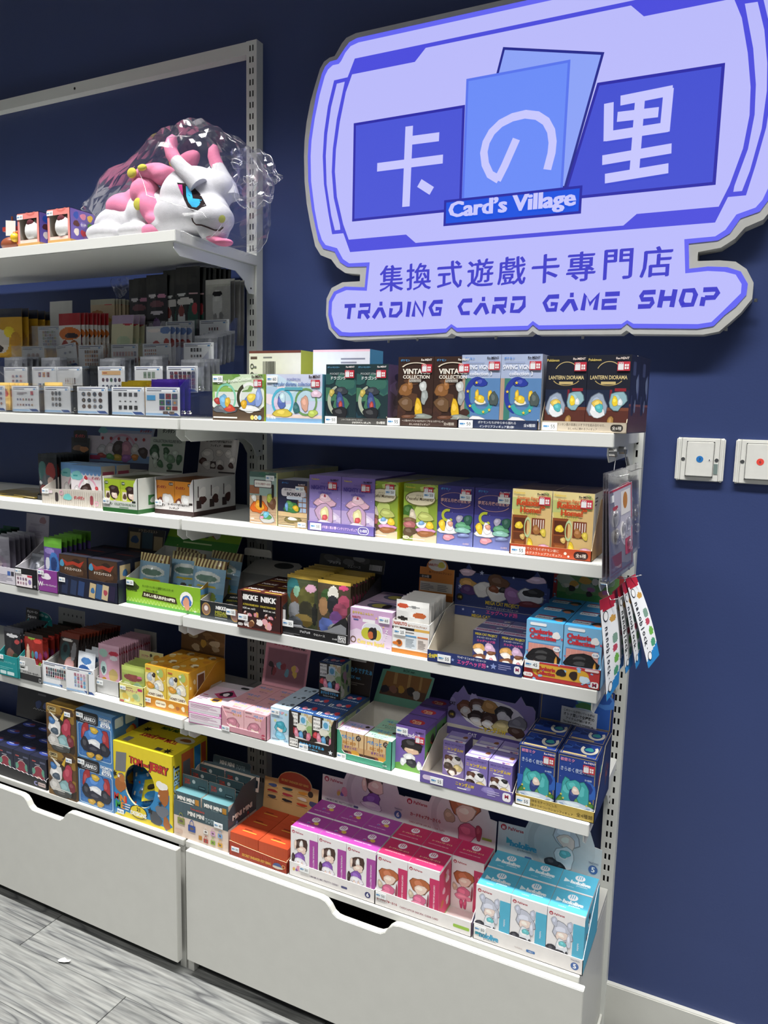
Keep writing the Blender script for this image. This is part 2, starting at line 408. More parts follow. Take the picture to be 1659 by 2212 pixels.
def shelf_bay(name, xl, xr, shelves, post_l, post_r, top, label):
    root = empty(name, ((xl+xr)/2, 0.3, 0), label=label, cat='shelving')
    off = Vector(root.location)
    def par(o): o.parent = root; o.location = Vector(o.location)-off; return o
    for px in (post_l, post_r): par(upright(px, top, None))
    for z in shelves:
        par(put('shelf', bevel_mesh('shelf', (xl, 0, z-TH), (xr, 0.2848, z), 0.0012, 'powder_coat')))
        for bx in (xl+.012, xr-.0075): par(put('bracket', bracket_me, (bx, 0, z-TH)))
    return root, par
lb, par = shelf_bay('shelving_bay', -1.204, -0.0055, (ZT, Z1, Z2, Z3, Z4), -1.2345, -0.0362, 2.1670, 'tall white slotted shelving bay at the left with an open top rail')
mb = MB(); mb.box((-1.205, .286, 2.1385), (-.0365, .309, 2.1665), '#ffffff'); mb.tube([(-.598, .2857, 2.152), (-.598, .29, 2.152)], .0035, '#000000', 1, 12)
par(mb.build('top_rail', ['post_paint', 'dark_void']))
shelf_bay('shelving_bay', 0.0, 0.9, (Z1, Z2, Z3, Z4), -0.0055, 0.8795, 1.315, 'shorter white slotted shelving bay below the glowing sign')

# base cabinets with one wide drawer each
def base_cabinet(xl, xr, yf, ztop, zbot, nx0, nx1, label, dx0, dx1):
    root = empty('drawer_cabinet', ((xl+xr)/2, 0.14, 0), label=label, cat='cabinet'); off = Vector(root.location)
    def par(o): o.parent = root; o.location = Vector(o.location)-off; return o
    par(put('deck', bevel_mesh('deck', (xl, 0, ZD-0.0155), (xr, 0.2848, ZD), 0.0010, 'melamine')))
    t = .018
    par(put('side_panel', bevel_mesh('side_panel', (xl, 0.003, 0.0), (xl+t, 0.2845, ZD-0.0157), 0.0005, 'melamine')))
    par(put('side_panel', bevel_mesh('side_panel', (xr-t, 0.003, 0.0), (xr, 0.2845, ZD-0.0157), 0.0005, 'melamine')))
    par(put('back_panel', bevel_mesh('back_panel', (xl+t, 0.276, 0.0), (xr-t, 0.2843, ZD-0.0157), 0, 'melamine')))
    par(put('bottom_panel', bevel_mesh('bottom_panel', (xl+t, 0.006, 0.045), (xr-t, 0.276, 0.06), 0, 'melamine')))
    mat_p = 'dark_plinth'
    if mat_p not in MATS: mat(mat_p, 0.6, col='#3a3a3c')
    par(put('plinth', bevel_mesh('plinth', (xl+t, 0.02, 0.0), (xr-t, 0.03, 0.045), 0, mat_p)))
    a, b = nx0, nx1; zt = ztop; d = .031
    pts = [(dx0, zbot), (dx1, zbot), (dx1, zt)]
    prof = [(b, zt), (b-.012, zt-.003), (b-.022, zt-.012), (b-.03, zt-.024), (b-.04, zt-d+.001), (b-.05, zt-d), (a+.05, zt-d), (a+.04, zt-d+.001), (a+.03, zt-.024), (a+.022, zt-.012), (a+.012, zt-.003), (a, zt)]
    pts += prof+[(dx0, zt)]
    mb = MB(); mb.plate(pts, (0, yf, 0), (1, 0, 0), (0, 0, 1), 0.016, '#ffffff')
    me = mb.mesh('drawer_front', 'melamine'); bm = bmesh.new(); bm.from_mesh(me)
    bmesh.ops.remove_doubles(bm, verts=bm.verts[:], dist=1e-5)
    ed = [e for e in bm.edges if e.is_manifold and e.calc_face_angle(0) > 1.2]
    bmesh.ops.bevel(bm, geom=ed, offset=0.0012, segments=2, affect='EDGES', clamp_overlap=True); bm.to_mesh(me); bm.free()
    par(put('drawer_front', me))
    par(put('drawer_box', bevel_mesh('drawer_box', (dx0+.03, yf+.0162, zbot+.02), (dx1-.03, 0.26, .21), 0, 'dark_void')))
    return root
base_cabinet(-1.204, -0.0055, -0.027, 0.3165, 0.034, -0.522, -0.340, 'white base cabinet with a handle-notch drawer at the left', -1.2, -0.0045)
base_cabinet(0.0, 0.9, -0.0165, 0.3165, 0.0425, 0.372, 0.552, 'white base cabinet with a handle-notch drawer under the sign, right end', 0.0135, 0.9115)
put('trim_1', bevel_mesh('trim_1', (0.9005, 0.0, 0.0), (0.9055, 0.297, 0.034), 0.001, 'skirting_wood'), kind='structure')

# ================================================================== illuminated sign
SX = 633
def mir(p): return [(2*SX-x, z) for x, z in reversed(p)]
def outline(tl, low): return [(x/1000, z/1000) for x, z in tl+low+mir(tl)]
o_tl = [(262,2125),(239,2120),(228,2111),(218,2098),(210,2088),(197,2087),(183,2081),(173,2068),(161,2037),(149,2003),(139,1961),(134,1922),(133,1889),(135,1834),(141,1786),(152,1737),(165,1690),(180,1669),(208,1658),(223,1640),(245,1626),(283,1621)]
o_lo = [(283,1606),(238,1606),(210,1595),(197,1572),(196,1535),(204,1504),(226,1482),(254,1477),(444,1481),(498,1480),(507,1487),(518,1481),(673,1480),(682,1487),(692,1480),(856,1477),(866,1484),(876,1477),(1002,1473),(1029,1478),(1046,1494),(1063,1511),(1079,1534),(1079,1562),(1066,1586),(1047,1600),(1020,1604),(983,1605)]
b_tl = [(266,2114),(247,2109),(236,2099),(226,2088),(217,2079),(199,2078),(187,2070),(179,2057),(165,2017),(154,1966),(146,1921),(144,1887),(146,1833),(156,1771),(165,1736),(174,1702),(187,1683),(217,1674),(232,1650),(251,1639),(300,1637)]
b_lo = [(296,1592),(245,1596),(217,1586),(204,1565),(203,1535),(212,1507),(233,1488),(261,1486),(443,1487),(494,1489),(506,1500),(519,1490),(672,1490),(682,1500),(695,1490),(855,1488),(866,1497),(878,1488),(992,1484),(1019,1488),(1036,1507),(1053,1521),(1069,1541),(1070,1560),(1057,1582),(1034,1591),(1002,1594),(970,1592)]
l_tl = [(270,2104),(251,2100),(238,2089),(228,2074),(222,2069),(207,2069),(195,2062),(187,2050),(174,2012),(162,1965),(154,1919),(152,1886),(154,1832),(164,1770),(174,1728),(184,1702),(194,1690),(224,1681),(240,1656),(256,1646),(308,1645)]
l_lo = [(302,1584),(250,1588),(224,1580),(213,1563),(212,1536),(221,1510),(240,1496),(262,1494),(494,1497),(506,1506),(519,1498),(672,1498),(682,1507),(695,1498),(856,1496),(866,1503),(878,1496),(992,1492),(1015,1495),(1032,1513),(1060,1544),(1060,1560),(1049,1577),(1030,1583),(1002,1586),(964,1584)]
sign = empty('light_sign', (SX/1000, 0.31, 1.47), label='glowing lavender and blue card shop sign on the navy wall', cat='sign')
def spar(o): o.parent = sign; o.location = -Vector(sign.location); return o
def Y0(y): return (0, y, 0)
def sign_plate(name, pts, y, t, col, mats):
    mb = MB(); mb.plate(pts, Y0(y), (1, 0, 0), (0, 0, 1), t, col); return spar(mb.build(name, mats))
sign_plate('sign_body', outline(o_tl, o_lo), .273, .0365, '#ffffff', 'sign_metal')
sign_plate('border_panel', outline(b_tl, b_lo), .2715, .0014, '#6466f2', 'sign_face')
sign_plate('face_panel', outline(l_tl, l_lo), .2708, .0006, '#bcbcfc', 'sign_face')
mb = MB()
def scv(base): 
    c = CV(mb, (0, .2708, 0), (1, 0, 0), (0, 0, 1), 1, 1, base=base); c.clip = False; return c
c = scv(.0002); BL, LT = '#4d4edd', '#bcbcfc'
def mm(p): return [(x/1000, z/1000) for x, z in p]
fo = [(262,2073),(245,2038),(211,2037),(196,1986),(187,1932),(184,1882),(188,1822),(200,1760),(211,1712),(240,1712),(258,1670)]
fi = [(429,2065),(405,2042),(256,2042),(241,2008),(227,1949),(218,1892),(216,1846),(222,1792),(239,1732),(254,1697),(395,1697),(418,1678)]
c.poly(mm(fo+mir(fo)), BL); c.poly(mm(fi+mir(fi)), LT)
sl = [(238,2030),(218,2029),(204,1982),(195,1927),(192,1882),(195,1821),(208,1753),(218,1720),(232,1720),(231,1730),(214,1790),(208,1846),(210,1895),(219,1955)]
c.poly(mm(sl), LT); c.poly(mm(mir(sl)), LT)
def framed(p, line, fill, wd=5.5):
    c.poly(mm(p), line); cx = sum(x for x, z in p)/len(p); cz = sum(z for x, z in p)/len(p); q = []
    n = len(p)
    for i in range(n):
        a, b, d = Vector(p[i-1]), Vector(p[i]), Vector(p[(i+1) % n]); e1 = (b-a).normalized(); e2 = (d-b).normalized()
        n1 = Vector((-e1.y, e1.x)); n2 = Vector((-e2.y, e2.x)); m_ = (n1+n2); m_ = m_/(1+n1.dot(n2)); q.append(tuple(b+m_*wd))
    c.poly(mm(q), fill)
framed([(262,1735),(520,1735),(520,1941),(262,1941)], '#2c2aa6', '#4a55d6')
framed([(735,1735),(1004,1735),(1004,1939),(784,1941),(735,1761)], '#2c2aa6', '#4450d2')
framed([(540,1815),(735,1755),(794,1993),(596,2037)], '#262a8c', '#8ea4f8', 5)
framed([(520,1740),(729,1740),(731,1991),(521,1990)], '#5a76ee', '#6c8df8', 5)
framed([(481,1707),(767,1707),(767,1759),(481,1759)], '#2526a2', '#1552e0', 5)
spar(mb.build('printed_panels', 'sign_face'))
WH = '#c8c8fe'
def glyph(name, base, draw):
    global mb
    mb = MB(); draw(scv(base)); spar(mb.build(name, 'sign_face'))
def strokes(pl, wd, col): return lambda c: [c.line(mm(p), wd, col) for p in pl]
glyph('character', .0025, strokes([[(397,1916),(394,1754)], [(402,1887),(466,1886)], [(323,1842),(476,1841)], [(424,1799),(453,1780)]], .0175, WH))
glyph('character', .0025, strokes([[(632,1860),(610,1812),(596,1786)], [(599,1787),(580,1799),(569,1820),(565,1843),(569,1862),(580,1880),(598,1894),(622,1902),(648,1904),(672,1898),(690,1885),(701,1866),(705,1845),(704,1825),(697,1795)]], .016, WH))
glyph('character', .0025, strokes([[(829,1902),(920,1906)], [(913,1910),(911,1836)], [(808,1901),(811,1834)], [(806,1842),(917,1844)], [(864,1902),(862,1766)], [(825,1874),(898,1872)], [(802,1800),(925,1806)], [(809,1766),(922,1772)]], .0175, WH))
glyph('english_name', .0025, lambda c: c.text('Card’s Village', .6245, 1.7335, .041, WH, stretch=.262, bold=.05))
DK = '#3f3ec8'
for ch, x in zip('集換式遊戲卡專門店', (363, 428, 499, 567, 634, 703, 773, 843, 912)):
    glyph('character', .0012, lambda c: c.text(ch, x/1000, 1.6075, .055, DK, bold=.0).text(ch, x/1000+.0011, 1.6075+.0006, .055, DK).text(ch, x/1000-.0011, 1.6075-.0006, .055, DK))
LET = {'T': [[(0,.9),(1,.9)], [(.5,.9),(.5,0)]], 'R': [[(.1,.55),(.1,0)], [(0,.9),(.9,.9),(.9,.45),(.15,.45)], [(.5,.45),(.95,0)]],
       'A': [[(0,0),(.42,.62),(.6,.62),(1,0)], [(.38,.95),(.64,.95)]], 'D': [[(.1,.62),(.1,.1),(.65,.1),(.95,.4),(.9,.9),(0,.9)]], 'I': [[(.5,1),(.5,0)]],
       'N': [[(.1,0),(.1,.95),(.88,.05),(.88,1)]], 'G': [[(1,.9),(.3,.9),(.05,.55),(.35,.1),(.9,.1),(.9,.45),(.5,.45)]], 'C': [[(1,.9),(.3,.9),(.05,.55),(.35,.1),(.95,.1)]],
       'M': [[(.08,0),(.08,.95),(.5,.35),(.92,.95),(.92,0)]], 'E': [[(1,.9),(.05,.9)], [(.05,.5),(.9,.5)], [(.05,.62),(.05,.1),(.95,.1)]],
       'S': [[(1,.9),(.2,.9),(.1,.7),(.2,.5),(.85,.5),(.92,.3),(.8,.1),(0,.1)]], 'H': [[(.1,1),(.1,0)], [(.9,1),(.9,0)], [(.1,.5),(.9,.5)]],
       'O': [[(.25,.1),(.08,.35),(.15,.9),(.75,.9),(.93,.65),(.85,.1),(.15,.1)]], 'P': [[(.12,.5),(.12,0)], [(0,.9),(.8,.9),(.95,.7),(.8,.45),(.2,.45)]]}
for word, x0, x1 in (('TRADING', 243, 492), ('CARD', 520, 672), ('GAME', 701, 856), ('SHOP', 884, 1030)):
    n = sum(.45 if ch == 'I' else 1 for ch in word); pitch = (x1-x0)/n; x = x0
    for ch in word:
        wd = pitch*(.45 if ch == 'I' else 1); lw = wd*.74
        glyph('letter', .0012, lambda c: [c.line([((x+q[0]*lw+q[1]*4)/1000, (1524+q[1]*32)/1000) for q in pl], .0088, DK) for pl in LET[ch]])
        x += wd
for x, z in ((.35, 1.471), (.42, 1.474), (.78, 1.471), (.60, 1.474), (1.04, 1.48), (1.085, 1.53)):
    mb = MB(); mb.tube([(x, .29, z+.006), (x, .29, z)], .0032, '#aaaaaa', 0, 8)
    spar(mb.build('fixing_screw', 'chrome'))

# ================================================================== wall switches
def wall_switch(x, num, colr, label):
    root = empty('wall_switch', (x, 0.31, 1.201), label=label, cat='light switch', group='switch plates on the navy wall')
    put('backplate', bevel_mesh('backplate', (0, -.008, 0), (.084, 0, .082), .0015, 'switch_plastic'), parent=root)
    for a, b in ((-.001, .0078), (.0762, .085)): put('side_cover', bevel_mesh('side_cover', (a, -.0105, -.0005), (b, 0, .0825), .003, 'switch_plastic', 3), parent=root)
    put('rocker_frame', bevel_mesh('rocker_frame', (.0165, -.0095, .0075), (.067, -.004, .0765), .0008, 'switch_plastic'), parent=root)
    put('rocker_gap', bevel_mesh('rocker_gap', (.0172, -.0098, .0082), (.0663, -.006, .0758), 0, 'dark_plinth'), parent=root)
    for gx in (.0082, .0754): put('groove', bevel_mesh('groove', (gx, -.0083, 0), (gx+.0005, -.004, .082), 0, 'dark_plinth'), parent=root)
    put('rocker', bevel_mesh('rocker', (.018, -.0125, .009), (.0655, -.005, .075), .0012, 'switch_plastic'), parent=root)
    for sx in (.0122, .0715):
        mb = MB(); mb.tube([(sx, -.0072, .041), (sx, -.0086, .041)], .0035, '#8f8a80', 0, 14); s_ = mb.build('screw', 'chrome', root)
    mb = MB(); mb.tube([(.042, -.012, .042), (.042, -.0128, .042)], .0063, colr, 0, 20); cv = CV(mb, (.0357, -.0128, .0357), (1, 0, 0), (0, 0, 1), .0126, .0126, base=.0001); cv.text(num, .5, .5, .45, '#262640')
    mb.build('dot_sticker', 'matte_paper', root)
    if num == '3':
        mb = MB(); mb.tube([(.059, -.012, .041), (.059, -.0128, .041)], .003, '#e8e8e8', 0, 12); mb.box((.0582, -.0131, .0397), (.0598, -.0126, .0423), '#333333'); mb.build('indicator', 'plastic', root)
        mb = MB(); mb.box((.0672, -.0088, .0145), (.0742, -.0075, .034), '#7d8f8b'); mb.build('logo_window', 'plastic', root)
    return root
mat('switch_plastic', 0.45, col='#e6e6e0', noise_amt=0.03, nscale=60)
wall_switch(.970, '3', '#1d78c4', 'square white wall switch with a round blue sticker reading 3')
wall_switch(1.0735, '6', '#f0493c', 'square white wall switch with a round red sticker reading 6')
# ================================================================== goods: helpers
ROW = ['front', 'second', 'third', 'fourth']
def cols_words(n): return {1: ['single'], 2: ['left', 'right'], 3: ['left', 'middle', 'right'], 4: ['far left', 'inner left', 'inner right', 'far right']}[n]
def grid_boxes(name, me, w, d, cols, rows, x, y, z, desc, group, gx=0.0006, gy=0.0006, skip=(), extra=None, rz=0, org=None):
    """each box of a display its own object; desc names the kind, the row and column single it out"""
    out = {}; cw = cols_words(cols); c_, s_ = math.cos(rz), math.sin(rz)
    for r in range(rows):
        for k in range(cols):
            if (k, r) in skip: continue
            lx, ly = k*(w+gx), r*(d+gy)
            pos = (x+lx*c_-ly*s_, y+lx*s_+ly*c_, z)
            where = (cw[k]+' ' if cols > 1 else '')+('box' if rows == 1 else 'box of the '+ROW[r]+' row')
            o = put(name, me, pos, rz, label=f'{desc}, {where}', cat='box', group=group)
            if extra and r == 0: extra(o, k)
            out[(k, r)] = o
    return out
def tray_body(w, d, front, fs, bs, out, inn, s1=None, art_front=None, art_right=None, art_left=None, t=0.0012, bk=None, sidec=None):
    mb = MB(); front = front if isinstance(front, list) else [(0, 0), (w, 0), (w, front), (0, front)]; s1 = d if s1 is None else s1; bk = bs if bk is None else bk
    mb.box((0, 0, 0), (w, d, t), inn)
    mb.plate(front, (0, 0, 0), (1, 0, 0), (0, 0, 1), t, out, inn, inn)
    side = [(0, 0), (d, 0), (d, bs)]+([(s1, bs)] if s1 < d-1e-6 else [])+[(0, fs)]
    mb.plate(side, (w, 0, 0), (0, 1, 0), (0, 0, 1), t, sidec or out, inn, inn)
    mb.plate([(d-a, b) for a, b in reversed(side)][::1], (0, d, 0), (0, -1, 0), (0, 0, 1), t, sidec or out, inn, inn)
    mb.plate([(0, 0), (w, 0), (w, bk), (0, bk)], (w, d, 0), (-1, 0, 0), (0, 0, 1), t, out, inn, inn)
    if art_front: art_front(CV(mb, (0, 0, 0), (1, 0, 0), (0, 0, 1), w, max(p[1] for p in front)))
    if art_right: art_right(CV(mb, (w, 0, 0), (0, 1, 0), (0, 0, 1), d, bs))
    if art_left: art_left(CV(mb, (0, d, 0), (0, -1, 0), (0, 0, 1), d, bs))
    return mb
def window(w, H, lip, i1=.004, i2=.011):
    return [(0, 0), (w, 0), (w, H), (w-i1, H), (w-i2, H-.016), (w-i2, lip+.006), (w-i2-.006, lip), (i2+.006, lip), (i2, lip+.006), (i2, H-.016), (i1, H), (0, H)]
def tray(name, pos, w, d, front, fs, bs, out, inn, label, cat='display tray', rz=0, group=None, **k):
    return tray_body(w, d, front, fs, bs, out, inn, **k).build(name, 'printed_card', None, pos, rz, label=label, cat=cat, group=group)
def header(parent, w, d, z0, pts, col, art=None, tilt=0.0, back='#e8e6e0', box=None, name='header_card'):
    """upright card at the back of a display; pts in metres from its lower-left corner"""
    mb = MB(); V = Vector((0, math.sin(tilt), math.cos(tilt)))
    mb.plate(pts, (0, 0, 0), (1, 0, 0), V, 0.0010, col, back, back)
    W = max(p[0] for p in pts); Hh = max(p[1] for p in pts)
    if art:
        cv = CV(mb, (0, 0, 0), (1, 0, 0), V, W, Hh); art(cv)
    return mb.build(name, 'printed_card', parent, (0, d-.0026, z0))
def rpts(w, h, r=0.004, n=3):
    p = [(0, 0), (w, 0)]
    for cx, cy, a0 in ((w-r, h-r, 0), (r, h-r, 90)):
        for i in range(n+1):
            a = math.radians(a0+90*i/n); p.append((cx+r*math.cos(a), cy+r*math.sin(a)))
    return p
def maker(c, u=.8, v=.955, h=.03, col='#23202a', mw=.32):
    c.text('Re-MENT', u, v, h, col, mw=mw, bold=.03); return c
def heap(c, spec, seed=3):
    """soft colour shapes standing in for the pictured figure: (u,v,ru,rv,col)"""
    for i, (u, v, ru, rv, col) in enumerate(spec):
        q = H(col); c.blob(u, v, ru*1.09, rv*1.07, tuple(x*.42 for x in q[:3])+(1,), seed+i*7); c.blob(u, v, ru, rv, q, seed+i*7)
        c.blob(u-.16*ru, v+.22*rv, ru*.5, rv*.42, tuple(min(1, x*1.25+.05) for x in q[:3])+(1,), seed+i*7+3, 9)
    return c

# ================================================================== right bay, top shelf
def art_circ1(c):
    c.rect(0, 0, 1, 1, '#7fa35c').rect(0, 0, 1, .3, '#5b4a3a').scatter(0, .35, 1, 1, 14, ['#a7cf7d', '#cfe0c2', '#6f9c48', '#e8efe4', '#8fbb60'], .14, .13, 5)
    c.rect(.05, .3, .95, .62, '#dfe5e0').rect(.05, .44, .95, .46, '#c6cdc8')
    c.ring(.27, .48, .2, .33, .17, '#86cdb0').ring(.72, .5, .2, .33, .2, '#f1f2f0', 20, 300).ring(.66, .5, .18, .3, .3, '#3c3a2c', 110, 230)
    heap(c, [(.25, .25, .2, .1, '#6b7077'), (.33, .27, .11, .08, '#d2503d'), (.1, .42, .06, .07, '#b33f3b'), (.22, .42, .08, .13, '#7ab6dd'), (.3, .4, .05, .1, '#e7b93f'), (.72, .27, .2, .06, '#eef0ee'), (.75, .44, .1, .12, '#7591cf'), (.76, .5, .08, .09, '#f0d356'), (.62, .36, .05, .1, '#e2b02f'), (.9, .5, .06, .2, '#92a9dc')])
    c.text('Circular diorama Collection', .43, .87, .075, '#f4f7f0', mw=.66, bold=.012, rot=.1); maker(c, .87, .95, .06, '#3a2020', .2)
    c.fine(.02, .03, .5, .1, 1, '#eae8e0', 2)
    for i, q in enumerate(('#e9d26a', '#f2f0d0', '#88bbe2')): c.disc(.78+.07*i, .08, .05, q)
    c.text('6', .85, .08, .07, '#d89a28', bold=.03)
def art_circ2(c):
    c.rect(0, 0, 1, 1, '#cdd3ea').rect(0, .0, 1, .16, '#e6cfc4').rect(.0, .45, 1, .75, '#bcd9e6').scatter(0, .2, 1, .95, 12, ['#e3cfe6', '#c9dff0', '#b7cfe8', '#f0dfe8', '#d8e9ee'], .14, .1, 9)
    c.ring(.3, .42, .2, .3, .2, '#57b7d3').ring(.72, .43, .2, .29, .16, '#6f9a5e')
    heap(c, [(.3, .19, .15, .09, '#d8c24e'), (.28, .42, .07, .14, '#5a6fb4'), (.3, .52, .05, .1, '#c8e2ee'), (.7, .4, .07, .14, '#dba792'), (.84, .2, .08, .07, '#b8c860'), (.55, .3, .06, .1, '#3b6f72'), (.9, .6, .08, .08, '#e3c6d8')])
    c.text('POKÉMON', .5, .9, .05, '#5a63a8', mw=.3).text('Circular diorama collection 2', .5, .8, .085, '#4c6fb0', mw=.72, shear=.15, bold=.01).rect(.34, .67, .66, .73, '#5fa8b8').rect(0, 0, 1, .09, '#7aa0c4')
    maker(c, .87, .95, .06, '#3a2020', .2); c.text('全6種類', .1, .09, .06, '#ffffff', mw=.2)
me1 = box_mesh('figure_box', .131, .058, .0945, '#8ea85e', art_circ1, rightc='#aac43a'); me2 = box_mesh('figure_box', .131, .058, .0945, '#c3d2e6', art_circ2, rightc='#5aa3bd')
b = put('figure_box', me1, (.0785, .012, Z1), 0, label='wide green figure box with two ring scenes, on the top right shelf', cat='box'); price_tag(b, .002, .078, '50'); seal(b, .106, .069, 1)
b = put('figure_box', me2, (.2145, .012, Z1), 0, label='wide pastel figure box with a blue ring and a green ring', cat='box'); price_tag(b, .002, .078, '60'); seal(b, .106, .069, 1)
def art_back1(c):
    c.rect(0, 0, 1, 1, '#d9d6cc').rect(0, .965, 1, 1, '#6a3c34').rect(.03, .88, .16, .92, '#5c4a44').fine(.28, .88, .56, .93, 1, '#777777').barcode(.27, .62, .52, .85).ring(.06, .78, .035, .04, .4, '#444444').ring(.06, .66, .035, .04, .4, '#444444').fine(.1, .74, .18, .8, 1, '#666666').fine(.1, .63, .2, .69, 1, '#666666', 4)
    c.text('CFAITCW', .43, .5, .045, '#8f8c86', mw=.2).text('MADE IN CHINA', .11, .32, .035, '#555555', mw=.18).text('発売元：株式会社リーメント', .22, .24, .05, '#3f3f3f', mw=.38)
def art_back2(c):
    c.rect(0, 0, 1, 1, '#dfe3ea').rect(0, .97, 1, 1, '#e9c3d0').fine(.5, .8, .95, .9, 2, '#8a8fa0').fine(.6, .72, .92, .78, 1, '#70758a', 5).text('GSOMIEH', .52, .55, .04, '#7a7f90', mw=.12)
for me, x, rc, lab in ((box_mesh('figure_box', .131, .058, .147, '#d9d6cc', art_back1, rightc='#b9c04a'), .1185, 0, 'cream box turned backwards with a barcode, standing behind the green box'), (box_mesh('figure_box', .131, .058, .147, '#dfe3ea', art_back2, rightc='#4d8fae'), .279, 0, 'pale grey box turned backwards, standing behind the pastel box')):
    put('figure_box', me, (x, .085, Z1), 0, label=lab, cat='box')

def std_tray(x, y, z, w, d, lip, bs, out, inn, art, label, rz=0, side=None, art_right=None, s1=.05, fs=None, num='55'):
    t = tray('display_tray', (x, y, z), w, d, lip, fs or lip, bs, out, inn, label, rz=rz, art_front=art, s1=s1, sidec=side, art_right=art_right)
    price_tag(t, .003, .001, num)
    return t
# dark teal pair
def art_dark(c):
    c.rect(0, 0, 1, 1, '#22373c').scatter(0, 0, 1, .8, 14, ['#2f5a58', '#1b2b33', '#3c6c60', '#47785c', '#24424e'], .2, .1, 4).ring(.42, .38, .36, .26, .3, '#aeb7a2', 100, 250)
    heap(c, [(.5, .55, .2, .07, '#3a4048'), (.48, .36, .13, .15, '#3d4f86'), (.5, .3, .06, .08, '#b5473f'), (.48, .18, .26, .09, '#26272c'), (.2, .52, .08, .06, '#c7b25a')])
    c.rect(.3, .0, .75, .06, '#9a8f80').text('ポケットモンスター', .25, .95, .03, '#6fb3dc', mw=.4, bold=.02).text('POCKET STAGE', .42, .84, .035, '#c8d0d0', mw=.6).text('ドラゴンタ', .42, .77, .06, '#dfe6e6', mw=.7, bold=.03)
    maker(c, .8, .955, .03, '#e6dede', .3)
me = box_mesh('figure_box', .0665, .064, .1115, '#22373c', art_dark, topc='#5a4f66', rightc='#5b4a6c', right=lambda c: c.scatter(0, .1, 1, .9, 8, ['#3f3556', '#76628e', '#2c2742'], .25, .1, 3))
def tagged(sx, sz, sc=1.0):
    return lambda o, k: seal(o, sx, sz, sc)
grid_boxes('figure_box', me, .0665, .064, 2, 1, .353, .0135, Z1+.0016, 'dark teal dragon figure box', 'dark teal figure boxes', extra=tagged(.042, .086))
std_tray(.3505, .012, Z1, .1365, .07, .0125, .02, '#4c4b49', '#8a857c', lambda c: c.text('ンタイプを持つポケモンたちが', .45, .7, .25, '#e8e6e0', mw=.55).text('ジオラマフィギュア!', .6, .3, .34, '#f2f0ea', mw=.4, bold=.02).text('全6種類', .9, .4, .4, '#f2f0ea', mw=.15), 'low grey tray holding two dark teal figure boxes', num='50')
# brown vintage pair
def art_vint(c):
    c.rect(0, 0, 1, 1, '#38251f').scatter(0, 0, 1, .7, 12, ['#4a3026', '#2a1a17', '#5a3c2b', '#432c26'], .2, .1, 7)
    heap(c, [(.22, .52, .16, .1, '#8d5f35'), (.35, .6, .07, .08, '#a06c3b'), (.25, .32, .2, .1, '#6e5136'), (.72, .57, .11, .07, '#c9ccca'), (.76, .42, .09, .1, '#9fa5a4'), (.6, .25, .11, .13, '#e3b52c'), (.72, .14, .24, .04, '#8e968f'), (.32, .13, .2, .03, '#6b4530')])
    c.ring(.5, .82, .42, .1, .12, '#e3d8c4', 20, 160).text('VINTAGE', .52, .79, .075, '#efe9dd', mw=.8, bold=.035).text('COLLECTION', .52, .71, .05, '#efe9dd', mw=.8, bold=.03).rect(.32, .635, .66, .675, '#b8b3ab').text('Pure Steel', .49, .655, .03, '#3a332e', mw=.3)
    c.text('ポケモン', .2, .95, .035, '#4b9ad8', mw=.3, bold=.02).rect(.36, .0, .8, .03, '#8a7866'); maker(c, .8, .955, .03, '#efe8e0', .32)
me = box_mesh('figure_box', .0705, .07, .124, '#38251f', art_vint, topc='#4a3a4a', rightc='#3a2620')
grid_boxes('figure_box', me, .0705, .07, 2, 1, .5065, .0140, Z1+.0016, 'brown vintage style figure box', 'brown figure boxes', extra=tagged(.047, .096))
std_tray(.4845, .0122, Z1, .1425, .145, .015, .085, '#43322c', '#b7a48c', lambda c: c.text('ージ風のオブジェ×はがねタイプをもつポケモンの', .52, .7, .26, '#e9e2d8', mw=.58).text('おしゃれなフィギュア', .48, .3, .26, '#e9e2d8', mw=.34).text('全6種類', .88, .45, .36, '#d9d0c4', mw=.16), 'brown tray with tan left side holding two vintage figure boxes', side='#b9a58b', s1=.05)
# blue swing pair
def art_swing(c):
    c.rect(0, 0, 1, 1, '#5c86b8').rect(0, .68, 1, 1, '#a9b6d4').rect(0, 0, .25, .68, '#b59a86').rect(.1, .1, .25, .68, '#3f7d72').rect(.25, .3, 1, .34, '#4d6f98').rect(0, 0, 1, .1, '#9c8d88')
    c.ring(.42, .45, .32, .25, .35, '#2c3f9c', 60, 260); c.ring(.55, .38, .3, .2, .35, '#3fa5a8', 200, 350)
    heap(c, [(.5, .62, .15, .06, '#2a3c9e'), (.5, .37, .14, .05, '#f1eee0'), (.5, .4, .12, .05, '#ecc93c'), (.42, .45, .05, .07, '#e8bf36'), (.75, .45, .05, .07, '#e8bf36'), (.45, .09, .28, .06, '#eceef2'), (.85, .4, .1, .1, '#4e5a58')])
    for u, v in ((.18, .5), (.25, .3), (.6, .22), (.75, .25), (.4, .62)): c.star(u, v, .025, '#efd03f')
    c.text('SWING VIGNETTE', .5, .83, .06, '#f3f4fa', mw=.9, bold=.025).text('collection 3', .5, .745, .05, '#f3f4fa', mw=.6, bold=.015).text('ポケモン', .2, .95, .035, '#3d83d0', mw=.3, bold=.02).fine(.1, .885, .9, .9, 1, '#8593bb'); maker(c, .8, .955, .03)
me = box_mesh('figure_box', .0715, .07, .1265, '#8fa3c8', art_swing, topc='#8f8cae', rightc='#9aa0ae')
grid_boxes('figure_box', me, .0715, .07, 2, 1, .6305, .0140, Z1+.0016, 'blue and silver swing figure box', 'blue swing figure boxes', extra=tagged(.05, .1))
